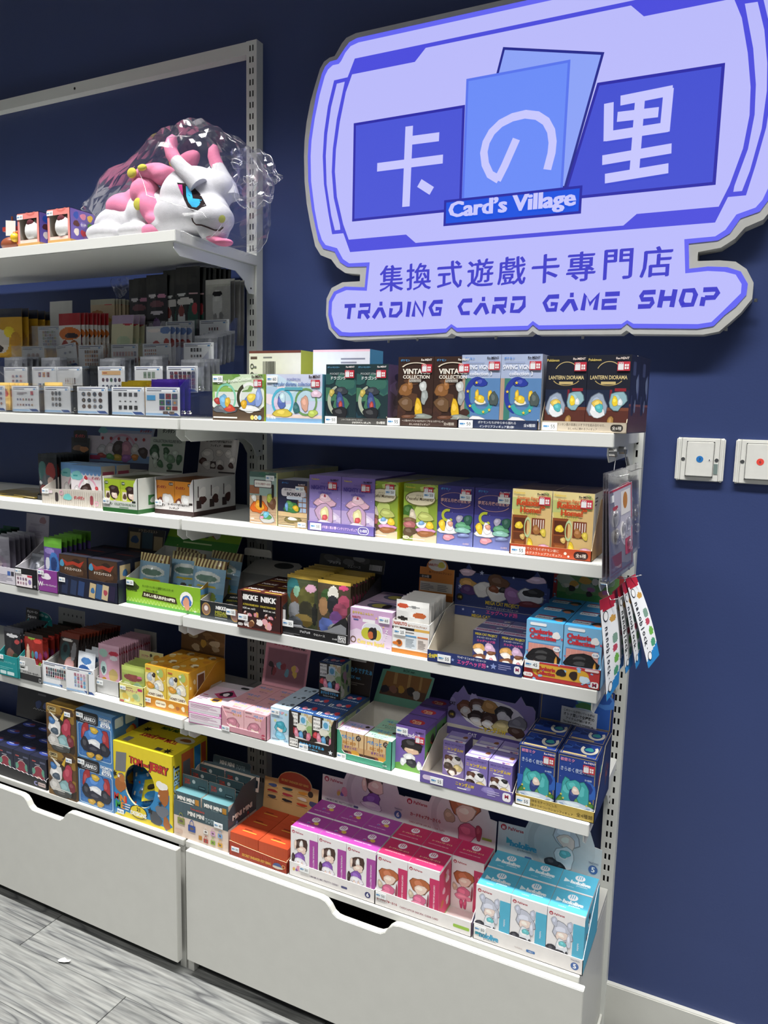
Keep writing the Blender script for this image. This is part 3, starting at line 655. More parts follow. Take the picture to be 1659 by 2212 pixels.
std_tray(.6265, .0122, Z1, .1455, .145, .0165, .085, '#26304f', '#b7a48c', lambda c: c.text('ポケモンたちがゆらゆら揺れる', .5, .7, .28, '#eef0f6', mw=.56).text('インテリアフィギュア第3弾!', .5, .27, .28, '#eef0f6', mw=.5).text('全6種類', .9, .5, .34, '#eef0f6', mw=.14), 'navy tray holding two blue swing figure boxes', side='#b4a18a', num='50')
# lantern pair
def art_lant(c):
    c.rect(0, 0, 1, 1, '#1d2740').rect(0, 0, 1, .3, '#5a2f27').rect(0, .28, 1, .32, '#7a4634').rect(0, .55, 1, 1, '#1b1e2c')
    c.text('LANTERN DIORAMA', .5, .71, .075, '#d9c48c', mw=.86, bold=.02).ring(.5, .76, .3, .16, .06, '#c8b27a', 25, 155).rect(.33, .62, .67, .655, '#c8b27a').ring(.5, .7, .34, .1, .08, '#b49d66', 200, 340)
    c.rect(.66, .53, .92, .57, '#8c2430').rect(.55, .35, .6, .55, '#7e2230')
    heap(c, [(.27, .34, .2, .17, '#9aa7bb'), (.27, .28, .17, .1, '#e9ebee'), (.28, .36, .12, .06, '#e4c35c'), (.32, .31, .1, .05, '#54b5bb'), (.74, .41, .19, .12, '#8fb6bf'), (.68, .4, .07, .06, '#efcf36'), (.8, .39, .05, .05, '#dfe6ea'), (.27, .09, .16, .03, '#b08a3e'), (.6, .12, .06, .1, '#a67f45')])
    c.text('Pokémon', .16, .94, .035, '#d8c068', mw=.3, bold=.02); maker(c, .8, .955, .03, '#e8d8d0', .34)
def art_lant_r(c):
    c.rect(0, 0, 1, 1, '#262a42').rect(0, 0, 1, .35, '#54343a').rect(.0, .34, 1, .37, '#8a5048').scatter(.2, .2, .9, .7, 8, ['#3a3f5e', '#59608a', '#232742', '#7d89a8'], .1, .12, 4).rrect(.2, .74, .5, .92, .03, '#4b5275')
me = box_mesh('figure_box', .0695, .065, .1235, '#1d2740', art_lant, topc='#2c2c40', right=art_lant_r)
LR = -.09
grid_boxes('figure_box', me, .0695, .065, 2, 2, .780, .0205, Z1+.0016, 'navy and gold lantern figure box', 'lantern figure boxes', extra=tagged(.048, .098), rz=LR, skip={(0, 1)})
std_tray(.7755, .0182, Z1, .1435, .134, .017, .126, '#b8ab97', '#c9ba9e', lambda c: c.rrect(.004, .05, .995, .95, .2, '#c3b7a4').text('ランタン風の容器とジオラマを組み合わせた、', .48, .7, .28, '#3b332c', mw=.56).text('おしゃれに飾れるフィギュア', .5, .3, .26, '#3b332c', mw=.34).rrect(.82, .15, .96, .82, .3, '#35302c').text('全6種', .89, .48, .34, '#f0ebe2', mw=.12), 'beige printed tray with navy sides holding lantern figure boxes', rz=LR, side='#2c2e46', art_right=lambda c: c.poly([(0, .14), (0, 0), (1, 0), (1, 1), (.4, 1)], '#2c2e46').poly([(.05, .02), (.95, .02), (.95, .32), (.12, .32)], '#4e3138').rect(.06, .22, .17, .42, '#d9d6cc').scatter(.4, .25, .85, .75, 6, ['#596089', '#3b4160', '#8590ae'], .06, .12, 8).fine(.35, .06, .85, .14, 2, '#b9b6c4'), s1=.045)

# ================================================================== right bay, second shelf
def art_kalos(c):
    c.rect(0, 0, 1, 1, '#c9a98a').rect(0, .55, 1, 1, '#9fb8b0').rect(0, .9, 1, 1, '#4f6a62').scatter(0, .9, 1, 1, 6, ['#3e6a58', '#6a8a72'], .1, .03, 3).rect(.0, .58, .35, .74, '#a0684a')
    for i in range(6): c.rect(0, .05+.05*i, 1, .055+.05*i, '#b3906e')
    c.rrect(.16, .7, .8, .85, .02, '#4a4348').rrect(.18, .715, .78, .835, .02, '#f1efe8').text('カラル地方へGO!', .48, .775, .045, '#8b2f33', mw=.54, bold=.02)
    heap(c, [(.34, .33, .27, .13, '#dd6a22'), (.36, .36, .16, .09, '#f0a832'), (.16, .5, .09, .06, '#e8e6e0'), (.8, .42, .16, .09, '#6f4a33'), (.72, .52, .09, .08, '#b3bf4a'), (.62, .14, .27, .1, '#b9bab8'), (.6, .16, .17, .06, '#4f8f4c'), (.6, .2, .1, .06, '#6fb6cf'), (.45, .14, .06, .03, '#d88aa8')])
    c.rrect(.36, .32, .45, .56, .03, '#2a1f1c').rrect(.8, .52, .88, .78, .03, '#2a1f1c').text('18種類', .1, .1, .03, '#ffffff', mw=.18).fine(.05, .02, .7, .05, 1, '#eeeeee'); maker(c, .78, .925, .028)
    c.rect(0.975, 0, 1, 1, '#dcdc9a')
me = box_mesh('figure_box', .0705, .0625, .111, '#6d7f6c', art_kalos, topc='#7c8072', top=lambda c: c.scatter(.1, .1, .9, .9, 8, ['#6b7a68', '#9a7a55', '#4a5a50', '#b09a78'], .15, .12, 6), rightc='#c9c98c')
bs = grid_boxes('figure_box', me, .0705, .0625, 1, 4, .1525, .0405, Z2, 'tan campsite figure box beside the post', 'tan campsite figure boxes'); price_tag(bs[(0, 0)], .042, .094, '50', .8)
def art_bonsai(c):
    c.rect(0, 0, 1, 1, '#2a2c48').rect(.68, .3, 1, .9, '#8a5a38')
    for i in (0, 1):
        for j in range(4): c.rect(.71+.14*i, .34+.11*j, .83+.14*i, .43+.11*j, '#a9bfdc')
    c.rect(0, 0, 1, .33, '#d8b98a')
    for i in range(7): c.rect(0, .02+.033*i, 1, .03+.033*i, '#3c3a34')
    heap(c, [(.48, .42, .24, .12, '#3f7f4a'), (.4, .5, .13, .06, '#5f9f5a'), (.62, .42, .1, .06, '#e2b92e'), (.3, .44, .06, .08, '#6f9fd0'), (.5, .17, .27, .06, '#7d7040'), (.5, .19, .17, .03, '#e8e6e0')])
    c.rrect(.12, .66, .95, .83, .06, '#e6dfe4').text('ぽけっと', .35, .8, .045, '#2c2c40', mw=.4, bold=.03).text('BONSAI', .55, .71, .07, '#26263a', mw=.72, bold=.05).rrect(.3, .6, .85, .66, .03, '#cfd8e6').text('ポケモン', .25, .94, .04, '#4c8fd6', mw=.38, bold=.02); maker(c, .82, .92, .03, '#e0d0d0', .28)
    c.rect(.02, .02, .6, .045, '#d8d4c8')
me = box_mesh('figure_box', .0705, .06, .0985, '#363a66', art_bonsai, topc='#a9aab8', rightc='#c9c4b8')
b = put('figure_box', me, (.2262, .0385, Z2), 0, label='dark indigo figure box with a miniature tree, next to the campsite box', cat='box'); price_tag(b, .043, .076, '50', .8); price_tag(b, .049, .003, '64', .75)
def art_night(c):
    c.rect(0, 0, 1, 1, '#8f7fc0').rect(0, 0, 1, .4, '#b7a3d0').rect(0, .75, 1, 1, '#7d68ad').scatter(0, .05, 1, .4, 8, ['#d6c7e2', '#e6dcec', '#c2b0d6'], .18, .08, 3).scatter(0, .4, 1, .95, 14, ['#e8e2f4', '#cfc4e6'], .008, .006, 8)
    heap(c, [(.5, .52, .3, .09, '#dcb0c4'), (.5, .6, .18, .07, '#e6c3cf'), (.5, .3, .27, .2, '#c9a6c6'), (.5, .3, .14, .13, '#e8dfa8'), (.5, .24, .08, .06, '#d0555a'), (.5, .14, .28, .05, '#ece4ea'), (.5, .08, .3, .03, '#cf9cc0')])
    c.poly([(.46, .62), (.54, .62), (.5, .68)], '#b23248').text('NIGHTY NIGHT', .5, .78, .075, '#46378c', mw=.86, bold=.04).text('collection', .5, .7, .05, '#5a4aa0', mw=.6, bold=.015).text('Pokémon', .2, .93, .03, '#c9b24a', mw=.28, bold=.02).text('Pokémon', .48, .865, .025, '#5a4a90', mw=.26); maker(c, .8, .93, .03)
me = box_mesh('figure_box', .0735, .065, .1115, '#8f7fc0', art_night, topc='#8d7fae', rightc='#5c4b96')
grid_boxes('figure_box', me, .0735, .065, 2, 3, .3052, .0335, Z2+.0016, 'lilac night time figure box', 'lilac figure boxes', extra=tagged(.044, .085), gx=.0012)
tray('display_tray', (.3030, .0310, Z2), .1525, .2, .0195, .0195, .02, '#6f62ad', '#a99dc8', 'low lilac tray holding lilac night time figure boxes', art_front=lambda c: c.text('ちが可愛く眠る♥インテリアフィギュア', .47, .5, .34, '#e9c8ea', mw=.56, bold=.02).rrect(.76, .12, .92, .88, .4, '#ffffff').rrect(.77, .17, .91, .83, .4, '#5f529e').text('全6種類', .84, .5, .34, '#ffffff', mw=.11)); price_tag(bpy.data.objects[-1] if False else COL.objects[-1], .007, .003, '50')
def art_peace(c):
    c.rect(0, 0, 1, 1, '#8ea63c').scatter(0, .3, 1, 1, 12, ['#9fbf45', '#b8cf5c', '#7c9a34', '#c8d87a'], .2, .1, 4).rect(0, 0, 1, .14, '#d3bfa0').rect(0, 0, .3, .5, '#8a9a45')
    heap(c, [(.14, .53, .16, .1, '#3d6a2a'), (.28, .45, .1, .1, '#cfc3ae'), (.2, .36, .2, .05, '#7a6040'), (.2, .28, .2, .06, '#b0696a'), (.2, .16, .19, .08, '#5a4632'), (.66, .44, .24, .07, '#b9c06c'), (.68, .21, .26, .05, '#d59ac0'), (.68, .15, .25, .05, '#9a6238'), (.55, .3, .13, .06, '#eef0f2'), (.55, .33, .08, .04, '#7faad6'), (.8, .3, .1, .07, '#ecc73a')])
    c.ell(.5, .75, .46, .13, '#6f6a3a', 18).ell(.5, .75, .43, .115, '#eadfbf', 18).text('Peaceful Moments!', .5, .745, .055, '#4a3a22', mw=.78, bold=.02).text('ポケモン', .48, .8, .03, '#6a5a32', mw=.4).text('Pokémon', .2, .94, .035, '#d9c44a', mw=.28, bold=.02).ell(.1, .06, .1, .03, '#efe2c2').text('全6種', .1, .06, .028, '#5a4a30', mw=.16).fine(.2, .03, .95, .06, 1, '#f2efe6'); maker(c, .8, .94, .03)
me = box_mesh('figure_box', .069, .065, .1095, '#b5bb2e', art_peace, topc='#8a8458', rightc='#b9be22', right=lambda c: c.scatter(.3, .1, .9, .8, 6, ['#5a5f22', '#7d8a2c', '#3f4420'], .14, .1, 3))
o = grid_boxes('figure_box', me, .069, .065, 1, 3, .4565-.0215, .037, Z2, 'yellow green garden figure box beside the lilac boxes', 'garden figure boxes', rz=-.06)
price_tag(o[(0, 0)], .041, .084, '50', .85); seal(o[(0, 0)], .041, .091, .95, -.0012)
o = grid_boxes('figure_box', me, .069, .065, 1, 3, .5155, .0335, Z2, 'yellow green garden figure box beside the indigo moon boxes', 'garden figure boxes'); price_tag(o[(0, 0)], .041, .084, '50', .85); seal(o[(0, 0)], .041, .091, .95, -.0012)
def art_moon(c):
    c.rect(0, 0, 1, 1, '#4a4a94').rect(0, .55, 1, 1, '#3b3679').rect(0, 0, 1, .25, '#7078b4').scatter(0, .1, 1, .95, 16, ['#9a94c8', '#c9c2e2'], .007, .005, 6).ring(.5, .75, .44, .13, .05, '#c69a94', 200, 340).ring(.5, .77, .44, .12, .05, '#c69a94', 20, 160)
    c.text('夢見る月夜の星散歩', .5, .755, .065, '#d8aaa6', mw=.82, bold=.02).ring(.3, .5, .18, .11, .4, '#b9c23a', 70, 320)
    heap(c, [(.3, .25, .24, .07, '#e8e6ea'), (.35, .33, .1, .09, '#f0eef0'), (.15, .33, .09, .09, '#e8c536'), (.38, .36, .08, .04, '#d9a08c'), (.33, .13, .15, .05, '#d7919c'), (.72, .34, .22, .06, '#5f9f78'), (.72, .27, .19, .05, '#8fc2b6'), (.62, .46, .09, .06, '#a49fb2'), (.86, .45, .1, .09, '#2f5a4c'), (.75, .19, .15, .03, '#8a97c6')])
    c.text('ポケモン', .22, .945, .04, '#4aa0dc', mw=.36, bold=.02).text('全6種類', .82, .045, .03, '#d9b9b6', mw=.25); maker(c, .8, .945, .03, '#e6d9e2')
me = box_mesh('figure_box', .071, .065, .1105, '#3b3679', art_moon, topc='#3a3866', rightc='#2f2d66')
o = grid_boxes('figure_box', me, .071, .065, 2, 3, .5845, .0345, Z2, 'indigo crescent moon figure box', 'indigo moon boxes', gx=.0015, extra=lambda o, k: (price_tag(o, .044, .085, '50', .85), seal(o, .046, .091, .9, -.0012)))
def art_relax(c):
    c.rect(0, 0, 1, 1, '#d9b87c').rect(0, .86, 1, 1, '#e0cf92').scatter(0, .5, 1, .95, 9, ['#cfc06a', '#e6d49a', '#b9c078'], .15, .08, 4).rect(0, 0, 1, .15, '#c08a45').rect(.02, .1, .4, .6, '#8b4a26').rect(.06, .35, .36, .56, '#5a2c18').rect(.06, .22, .36, .33, '#6a3820').rect(.1, .12, .34, .19, '#a5602f').rect(.52, .32, .85, .57, '#7a3a22')
    for i in range(5): c.rect(.56+.06*i, .4, .585+.06*i, .55, '#e6d8cc')
    c.ring(.42, .42, .09, .16, .25, '#b9cf9a')
    heap(c, [(.2, .44, .09, .06, '#ecc93a'), (.64, .39, .09, .07, '#a56f3c'), (.82, .36, .07, .06, '#d8c04a'), (.3, .27, .07, .04, '#d9b56a'), (.3, .08, .32, .05, '#8a4433'), (.5, .15, .08, .09, '#edc834'), (.85, .15, .12, .03, '#dba6c8')])
    c.text('Desktop Figure', .42, .865, .04, '#c9622e', mw=.56, bold=.025).text('Relaxing', .48, .785, .095, '#c24a24', mw=.86, bold=.06).text('Home!', .48, .69, .085, '#c24a24', mw=.6, bold=.06).text('リラクシングホーム', .48, .62, .03, '#6a4a30', mw=.5).text('Pokémon', .18, .945, .035, '#d8bb48', mw=.28, bold=.02); maker(c, .78, .94, .032)
me = box_mesh('figure_box', .0695, .064, .1135, '#e2d9bc', art_relax, topc='#5f4a3c', rightc='#e9e3d2', right=lambda c: c.fine(.1, .8, .5, .95, 3, '#6a5a48').scatter(.3, .1, .9, .6, 5, ['#a9743f', '#c9a36a', '#5f3a22'], .16, .08, 2))
grid_boxes('figure_box', me, .0695, .064, 2, 2, .7325, .0165, Z2+.0016, 'cream and orange desktop room figure box', 'desktop room figure boxes', gx=.0015, extra=tagged(.047, .088))
std_tray(.7315, .0140, Z2, .1425, .15, .0185, .1, '#c1502c', '#cbb28a', lambda c: c.text('うちでくつろぐポケモン達に', .38, .7, .26, '#fbe9d8', mw=.46).text('されるデスクトップフィギュア♪', .4, .3, .26, '#fbe9d8', mw=.5).disc(.69, .55, .14, '#fbe9d8', 10).disc(.73, .3, .1, '#fbe9d8', 10).rrect(.79, .12, .96, .85, .35, '#3c2320').text('全6種', .875, .48, .36, '#fff4e6', mw=.14), 'orange tray holding cream desktop room boxes at the shelf end', side='#b98d4e', s1=.06)

# ================================================================== right bay, third shelf
def art_medal(c):
    c.rect(0, 0, 1, 1, '#24282b').rect(0, 0, 1, .18, '#474c50').ell(.12, .55, .09, .36, '#b08a4a', 16).ell(.12, .55, .075, .3, '#8a6a5c', 16).ell(.12, .6, .04, .15, '#e3dad6').ell(.7, .45, .09, .36, '#b08a4a', 16).ell(.7, .45, .075, .3, '#94706a', 16).text('NIKKE', .42, .72, .2, '#f0f0ee', mw=.2, bold=.05).text('MEDAL', .42, .45, .18, '#a8a83c', mw=.24, bold=.04).text('COLLECTION', .42, .3, .1, '#a8a83c', mw=.26, bold=.02).fine(.3, .1, .7, .22, 1, '#8f9496')
t = tray('display_tray', (.0405, .0115, Z3), .135, .15, .040, .040, .075, '#24282b', '#a9a9a6', 'low black tray with an open white lid, beside the bright green tray', art_front=art_medal, s1=.13); price_tag(t, .072, .018, '55', .95)
mb = MB(); ho = [(.03+.0*i, .0) for i in range(0)]
n = 14; hole = [(.088+.024*math.cos(2*math.pi*i/n), .045+.012*math.sin(2*math.pi*i/n)) for i in range(n)]
mb.plate([(0, 0), (.135, 0), (.135, .0), (.135, .055), (.12, .066), (.015, .066), (0, .055)], (0, 0, 0), (1, 0, 0), (0, .94, .34), .001, '#c9c7c2', '#b9b7b2'); cv = CV(mb, (0, 0, 0), (1, 0, 0), (0, .94, .34), .135, .066); cv.ell(.66, .72, .2, .2, '#3c3c3e', 16)
mb.build('open_lid', 'printed_card', t, (0, .149, .075))
mb = MB(); mb.plate(rpts(.078, .018, .007), (0, 0, 0), (1, 0, 0), (0, 0, 1), .001, '#d4d2cc'); mb.build('lid_flap', 'printed_card', t, (-.008, .17, .112))
for i, (x, y, rz) in enumerate(((.068, .03, .25), (.104, .045, .05))):
    mb = MB(); mb.box((0, 0, 0), (.048, .0665, .004), '#20262a'); cv = CV(mb, (0, 0, .004), (1, 0, 0), (0, 1, 0), .048, .0665); cv.rect(.05, .04, .95, .96, '#2a3236').text('NIKKE', .5, .82, .09, '#e8e8e6', mw=.6, bold=.04).text('MEDAL', .5, .62, .1, '#a8a83c', mw=.7, bold=.03).ell(.5, .25, .3, .22, '#6a5a48', 14).ell(.5, .25, .25, .18, '#cabdb6', 14)
    o = mb.build('medal_pack', 'pack_film', None, (x, y, Z3+.012+.006*i), (.35, 0, rz), label=f'black medal pack lying in the open black tray, {("front", "rear")[i]} one', cat='packet', group='medal packs')
def art_nikke(c):
    c.rect(0, 0, 1, 1, '#3a1d1d').rect(.02, .3, .92, .98, '#241618').rect(.1, .33, .48, .95, '#1b1214').rect(.5, .33, .86, .95, '#1b1214')
    c.text('NIKKE', .27, .84, .13, '#f2f0ee', mw=.34, bold=.06).text('NIKKE', .68, .84, .13, '#f2f0ee', mw=.33, bold=.06).text('COLLECTION FIGURE RICH', .28, .66, .05, '#d8c23c', mw=.34, bold=.02).text('COLLECTION FIGURE', .68, .66, .05, '#d8c23c', mw=.33, bold=.02).text('BOX ver. vol.2', .28, .57, .045, '#efeeea', mw=.26, bold=.02).text('BOX ver. vol.2', .68, .57, .045, '#efeeea', mw=.26, bold=.02)
    c.scatter(.12, .36, .46, .44, 8, ['#c9955a', '#7a3a2c', '#e6c9c4', '#d98fa0', '#3c2620'], .04, .05, 2).scatter(.54, .36, .84, .44, 6, ['#5a2a22', '#c98b52', '#e8dcd8', '#6a3a30'], .04, .05, 3).scatter(.22, .1, .75, .24, 14, ['#c44a3c', '#e6a9b0', '#efe6e2', '#7a4a30', '#e0b88a', '#f0e8e8'], .05, .07, 5).rect(0, 0, 1, .06, '#5a2420').rrect(.02, .06, .13, .14, .03, '#efece8')
me = tray_body(.11, .15, window(.11, .0805, .027, .010, .013), .0805, .0805, '#3a1d1d', '#2a1616', art_front=None, sidec='#5f2a20')
cvf = CV(me, (0, 0, 0), (1, 0, 0), (0, 0, 1), .11, .0805); cvf.scatter(.2, .1, .8, .26, 14, ['#c44a3c', '#e6a9b0', '#efe6e2', '#7a4a30', '#e0b88a', '#f0e8e8'], .05, .07, 5).rect(0, 0, 1, .05, '#5a2420').rrect(.02, .06, .13, .13, .03, '#efece8').text('全6種', .075, .095, .04, '#3a1d1d', mw=.09)
t = me.build('display_tray', 'printed_card', None, (.1525, -.0035, Z3), 0, label='dark maroon display tray with a cut-out front, beside the low black tray', cat='display tray'); price_tag(t, .003, .017, '55', .95)
def art_nk(c):
    c.rect(0, 0, 1, 1, '#1b1214').text('NIKKE', .5, .84, .15, '#f2f0ee', mw=.9, bold=.06).text('COLLECTION FIGURE RICH', .5, .64, .055, '#d8c23c', mw=.94, bold=.02).text('BOX ver. vol.2', .5, .54, .05, '#efeeea', mw=.7, bold=.02).scatter(.1, .34, .9, .42, 9, ['#c9955a', '#7a3a2c', '#e6c9c4', '#d98fa0', '#3c2620'], .08, .06, 2)
me = box_mesh('figure_box', .053, .048, .078, '#4a2420', art_nk, top=lambda c: c.rect(0, 0, 1, 1, '#54281f').text('NIKKE', .5, .6, .22, '#efe9e4', mw=.7, bold=.05).rect(.1, .2, .9, .3, '#c9a848'))
grid_boxes('figure_box', me, .053, .048, 2, 3, .1542, -.0016, Z3+.0016, 'black and maroon figure box in the maroon tray', 'maroon tray figure boxes')
# pouch: a filled foil or film packet standing upright
def pouch(name, w, h, t, art=None, base='#888888', mats='pack_film', crimp=None, crimpc=None, hang=False, seed=0):
    mb = MB(); nx, nz = 6, 9; rnd = random.Random(seed)
    def th(u, v):
        e = min(1.0, max(0.0, math.sin(math.pi*min(max((v-.03)/.9, 0), 1)))); return t*0.5*(max(0, math.sin(math.pi*u))**.5)*(e**.5)+.0003
    F = [[None]*(nx+1) for _ in range(nz+1)]; B = [[None]*(nx+1) for _ in range(nz+1)]
    for j in range(nz+1):
        for i in range(nx+1):
            u, v = i/nx, j/nz; k = th(u, v)*(1+.25*rnd.uniform(-1, 1)); wob = .0012*math.sin(5*v+seed)+.0008*math.sin(9*u+seed)
            F[j][i] = (u*w, -k+wob, v*h); B[j][i] = (u*w, k+wob, v*h)
    vs = [p for r in F for p in r]; fs = [(j*(nx+1)+i, j*(nx+1)+i+1, (j+1)*(nx+1)+i+1, (j+1)*(nx+1)+i) for j in range(nz) for i in range(nx)]
    def colour(v):
        if crimp and v > crimp: return crimpc
        return base
    off = len(mb.v); mb.v.extend(vs)
    from_art = art or (lambda u, v: base)
    sub = 6 if w*h > .006 else 5
    for j in range(nz):
        for i in range(nx):
            a, b_, c_, d_ = (Vector(F[j][i]), Vector(F[j][i+1]), Vector(F[j+1][i+1]), Vector(F[j+1][i]))
            for q in range(sub):
                for p in range(sub):
                    def L(s, r): return (a*(1-s)+b_*s)*(1-r)+(d_*(1-s)+c_*s)*r
                    u = (i+(p+.5)/sub)/nx; v = (j+(q+.5)/sub)/nz
                    mb.add([L(p/sub, q/sub), L((p+1)/sub, q/sub), L((p+1)/sub, (q+1)/sub), L(p/sub, (q+1)/sub)], [(0, 1, 2, 3)], from_art(u, v), 0, True)
    for j in range(nz):
        for i in range(nx):
            mb.add([B[j][i], B[j][i+1], B[j+1][i+1], B[j+1][i]], [(3, 2, 1, 0)], colour(j/nz), 0, True)
    for j in range(nz):
        mb.add([F[j][0], F[j+1][0], B[j+1][0], B[j][0]], [(0, 1, 2, 3)], base); mb.add([F[j][nx], B[j][nx], B[j+1][nx], F[j+1][nx]], [(0, 1, 2, 3)], base)
    return mb.mesh(name, mats)
def patch_art(base, top=None, topc=None, spots=(), bands=()):
    """colour field for a packet: spots are (u,v,ru,rv,col)"""
    base = H(base); sp = [(a, b, c, d, H(e)) for a, b, c, d, e in spots]; bn = [(a, b, H(c)) for a, b, c in bands]; tc = H(topc) if topc else None
    def f(u, v):
        col = base
        for a, b, c in bn:
            if a <= v < b: col = c
        for a, b, c, d, e in sp:
            if ((u-a)/c)**2+((v-b)/d)**2 < 1: col = e
        if top and v > top: col = tc
        return col
    return f
ORD = ['front one']+[q+' from the front' for q in 'second third fourth fifth sixth seventh eighth ninth tenth eleventh twelfth thirteenth fourteenth fifteenth sixteenth'.split()]
def pack_row(name, me, n, p0, p1, desc, group, tilt=0.0, cat='packet', jit=.0015, seed=1, sink=0.0, rz=0, shared=True):
    """n packets one behind another from p0 to p1; each is named by its place from the front"""
    r = random.Random(seed)
    for i in range(n):
        f = i/max(1, n-1); p = Vector(p0)*(1-f)+Vector(p1)*f+Vector((r.uniform(-jit, jit), 0, r.uniform(-jit, jit)*.6))
        lab = f'{desc}, {ORD[i]}'
        put(name, me, p, (-tilt, 0, rz+r.uniform(-.02, .02)), label=lab, cat=cat, group=group)
waf = pouch('wafer_pack', .075, .118, .012, patch_art('#4a5038', .94, '#c9a94a', [(.2, .75, .22, .2, '#2f6a6e'), (.3, .62, .18, .16, '#6a4a2c'), (.35, .72, .12, .1, '#86b49a'), (.65, .62, .25, .22, '#5c5a30'), (.3, .35, .25, .18, '#8d8f94'), (.65, .38, .22, .2, '#3c3a2c'), (.55, .22, .3, .12, '#7d6a3a'), (.3, .16, .26, .12, '#5e6268'), (.78, .8, .16, .07, '#d8a9c0'), (.9, .35, .07, .2, '#2b2b28')]), '#3c3426', 'pack_film', .9, '#b8963c')
waf2 = pouch('wafer_pack', .075, .118, .012, patch_art('#4c4234', .94, '#d2b04e', [(.3, .66, .2, .2, '#3f5a34'), (.2, .55, .16, .16, '#a07a56'), (.5, .78, .16, .14, '#d8d6cc'), (.5, .6, .18, .16, '#2a2c30'), (.82, .66, .16, .12, '#b0506a'), (.72, .5, .2, .14, '#93485e'), (.6, .36, .18, .14, '#7a4f8e'), (.3, .22, .25, .14, '#5a6db0'), (.62, .16, .26, .12, '#8b8d90'), (.8, .9, .14, .04, '#c94a78'), (.9, .2, .1, .2, '#c0b090')]), '#4a3a2a', 'pack_film', .9, '#c4a244')
pack_row('wafer_pack', waf, 10, (.2635, .018, Z3+.006), (.2575, .130, Z3+.006), 'left column gold-topped wafer packet', 'wafer packets', .03, jit=.002, seed=4)
pack_row('wafer_pack', waf2, 10, (.3385, .012, Z3+.004), (.3345, .128, Z3+.004), 'right column gold-topped wafer packet', 'wafer packets', .03, jit=.002, seed=6)
def art_waf(c):
    c.rect(0, 0, 1, .34, '#1a1a1c').rect(0, .335, 1, .35, '#c9c9c9').text('ジョジョの', .36, .21, .09, '#cfcfd2', mw=.16, bold=.05).text('ウエハース', .58, .18, .08, '#e6e6e6', mw=.2, bold=.01).rect(.86, .06, .975, .29, '#f2f2f2').rect(.87, .075, .965, .275, '#17171a').text('BAN', .918, .215, .085, '#f4f4f4', mw=.08, bold=.03).text('DAI', .918, .13, .085, '#f4f4f4', mw=.08, bold=.03).text('全34種', .81, .14, .06, '#e9e9e9', mw=.09)
    c.fine(.02, .03, .3, .1, 2, '#7a7a7c').rect(.012, .42, .055, .9, '#d9d9d9').poly([(.06, .4), (.3, .44), (.34, .36), (.06, .36)], '#9a9ca2').poly([(.62, .36), (.98, .36), (.98, .6), (.9, .7), (.8, .58), (.72, .44)], '#85878c')
wf = [(0, 0), (.154, 0), (.154, .046), (.148, .055), (.138, .05), (.12, .035), (.11, .021), (.06, .021), (.05, .025), (.012, .03), (.006, .055), (0, .058)]
t = tray('display_tray', (.2615, .0025, Z3), .154, .145, wf, .058, .112, '#222224', '#2c2c2e', 'black display tray filled with gold-topped wafer packets', art_front=art_waf, s1=.135, sidec='#3a3a3c', bk=.118); price_tag(t, .002, .018, '55', 1)
header(t, .16, .145, .116, rpts(.16, .03), '#232325', lambda c: c.scatter(.1, .5, .8, .95, 10, ['#6b6b6e', '#8f8f92', '#4a4a4c'], .08, .2, 4).text('ウエハース', .55, .3, .2, '#b9b9bb', mw=.2, bold=.02).barcode(.78, .2, .97, .6, '#dddddd').text('ジョジョ', .25, .45, .22, '#c9c9cc', mw=.2, bold=.05), .25)
def art_cats(c):
    c.rect(0, 0, 1, 1, '#cfa9cf').blob(.1, .1, .4, .35, '#ead6ea', 2).blob(.8, .15, .4, .3, '#ead6ea', 3).rrect(.28, .18, .78, .66, .2, '#f4f2f4').rrect(.3, .2, .76, .64, .18, '#dedfe6').rect(.3, .66, .6, .74, '#f4f2f4').ell(.42, .37, .15, .16, '#c2c03c').ell(.53, .38, .1, .17, '#2a2426').ell(.5, .34, .07, .1, '#c8693c').ell(.66, .36, .09, .14, '#d8c850').ell(.6, .4, .05, .16, '#2a2426')
    c.text('おやすみニャルト!', .3, .88, .075, '#d9c230', mw=.5, bold=.04).text('NARUTO', .15, .76, .06, '#b04a50', mw=.2, bold=.04).rect(.08, .68, .2, .71, '#4a5a9a').text('Cats are liquid', .5, .12, .11, '#f0d977', mw=.64, bold=.06, rot=-.02).ring(.08, .16, .07, .09, .3, '#7a5a4a').text('MegaHouse', .92, .07, .03, '#6a4a9a', mw=.1).text('全6種', .87, .72, .06, '#6a4a8a', mw=.12)
    for u, v, h in ((.88, .5, .08), (.86, .38, .07), (.83, .29, .05)): c.text('Z', u, v, h, '#fbf6fb', bold=.03)
    for u, v in ((.63, .8), (.8, .6), (.85, .8)): c.star(u, v, .03, '#efd06a', 4)
me = box_mesh('figure_box', .0915, .073, .0765, '#cfa9cf', art_cats, top=lambda c: c.rect(0, 0, 1, 1, '#d6bcd8').ell(.55, .5, .34, .3, '#6a6a86').ell(.5, .5, .18, .2, '#b9b060').ell(.68, .5, .1, .2, '#32282c').rect(.1, .8, .9, .9, '#8a7ab0'), rightc='#bfa2c2')
o = grid_boxes('figure_box', me, .0915, .073, 1, 2, .4165, .0115, Z3, 'pale purple box with a glass jar picture', 'pale purple jar boxes'); price_tag(o[(0, 0)], .063, .054, '60', .9)
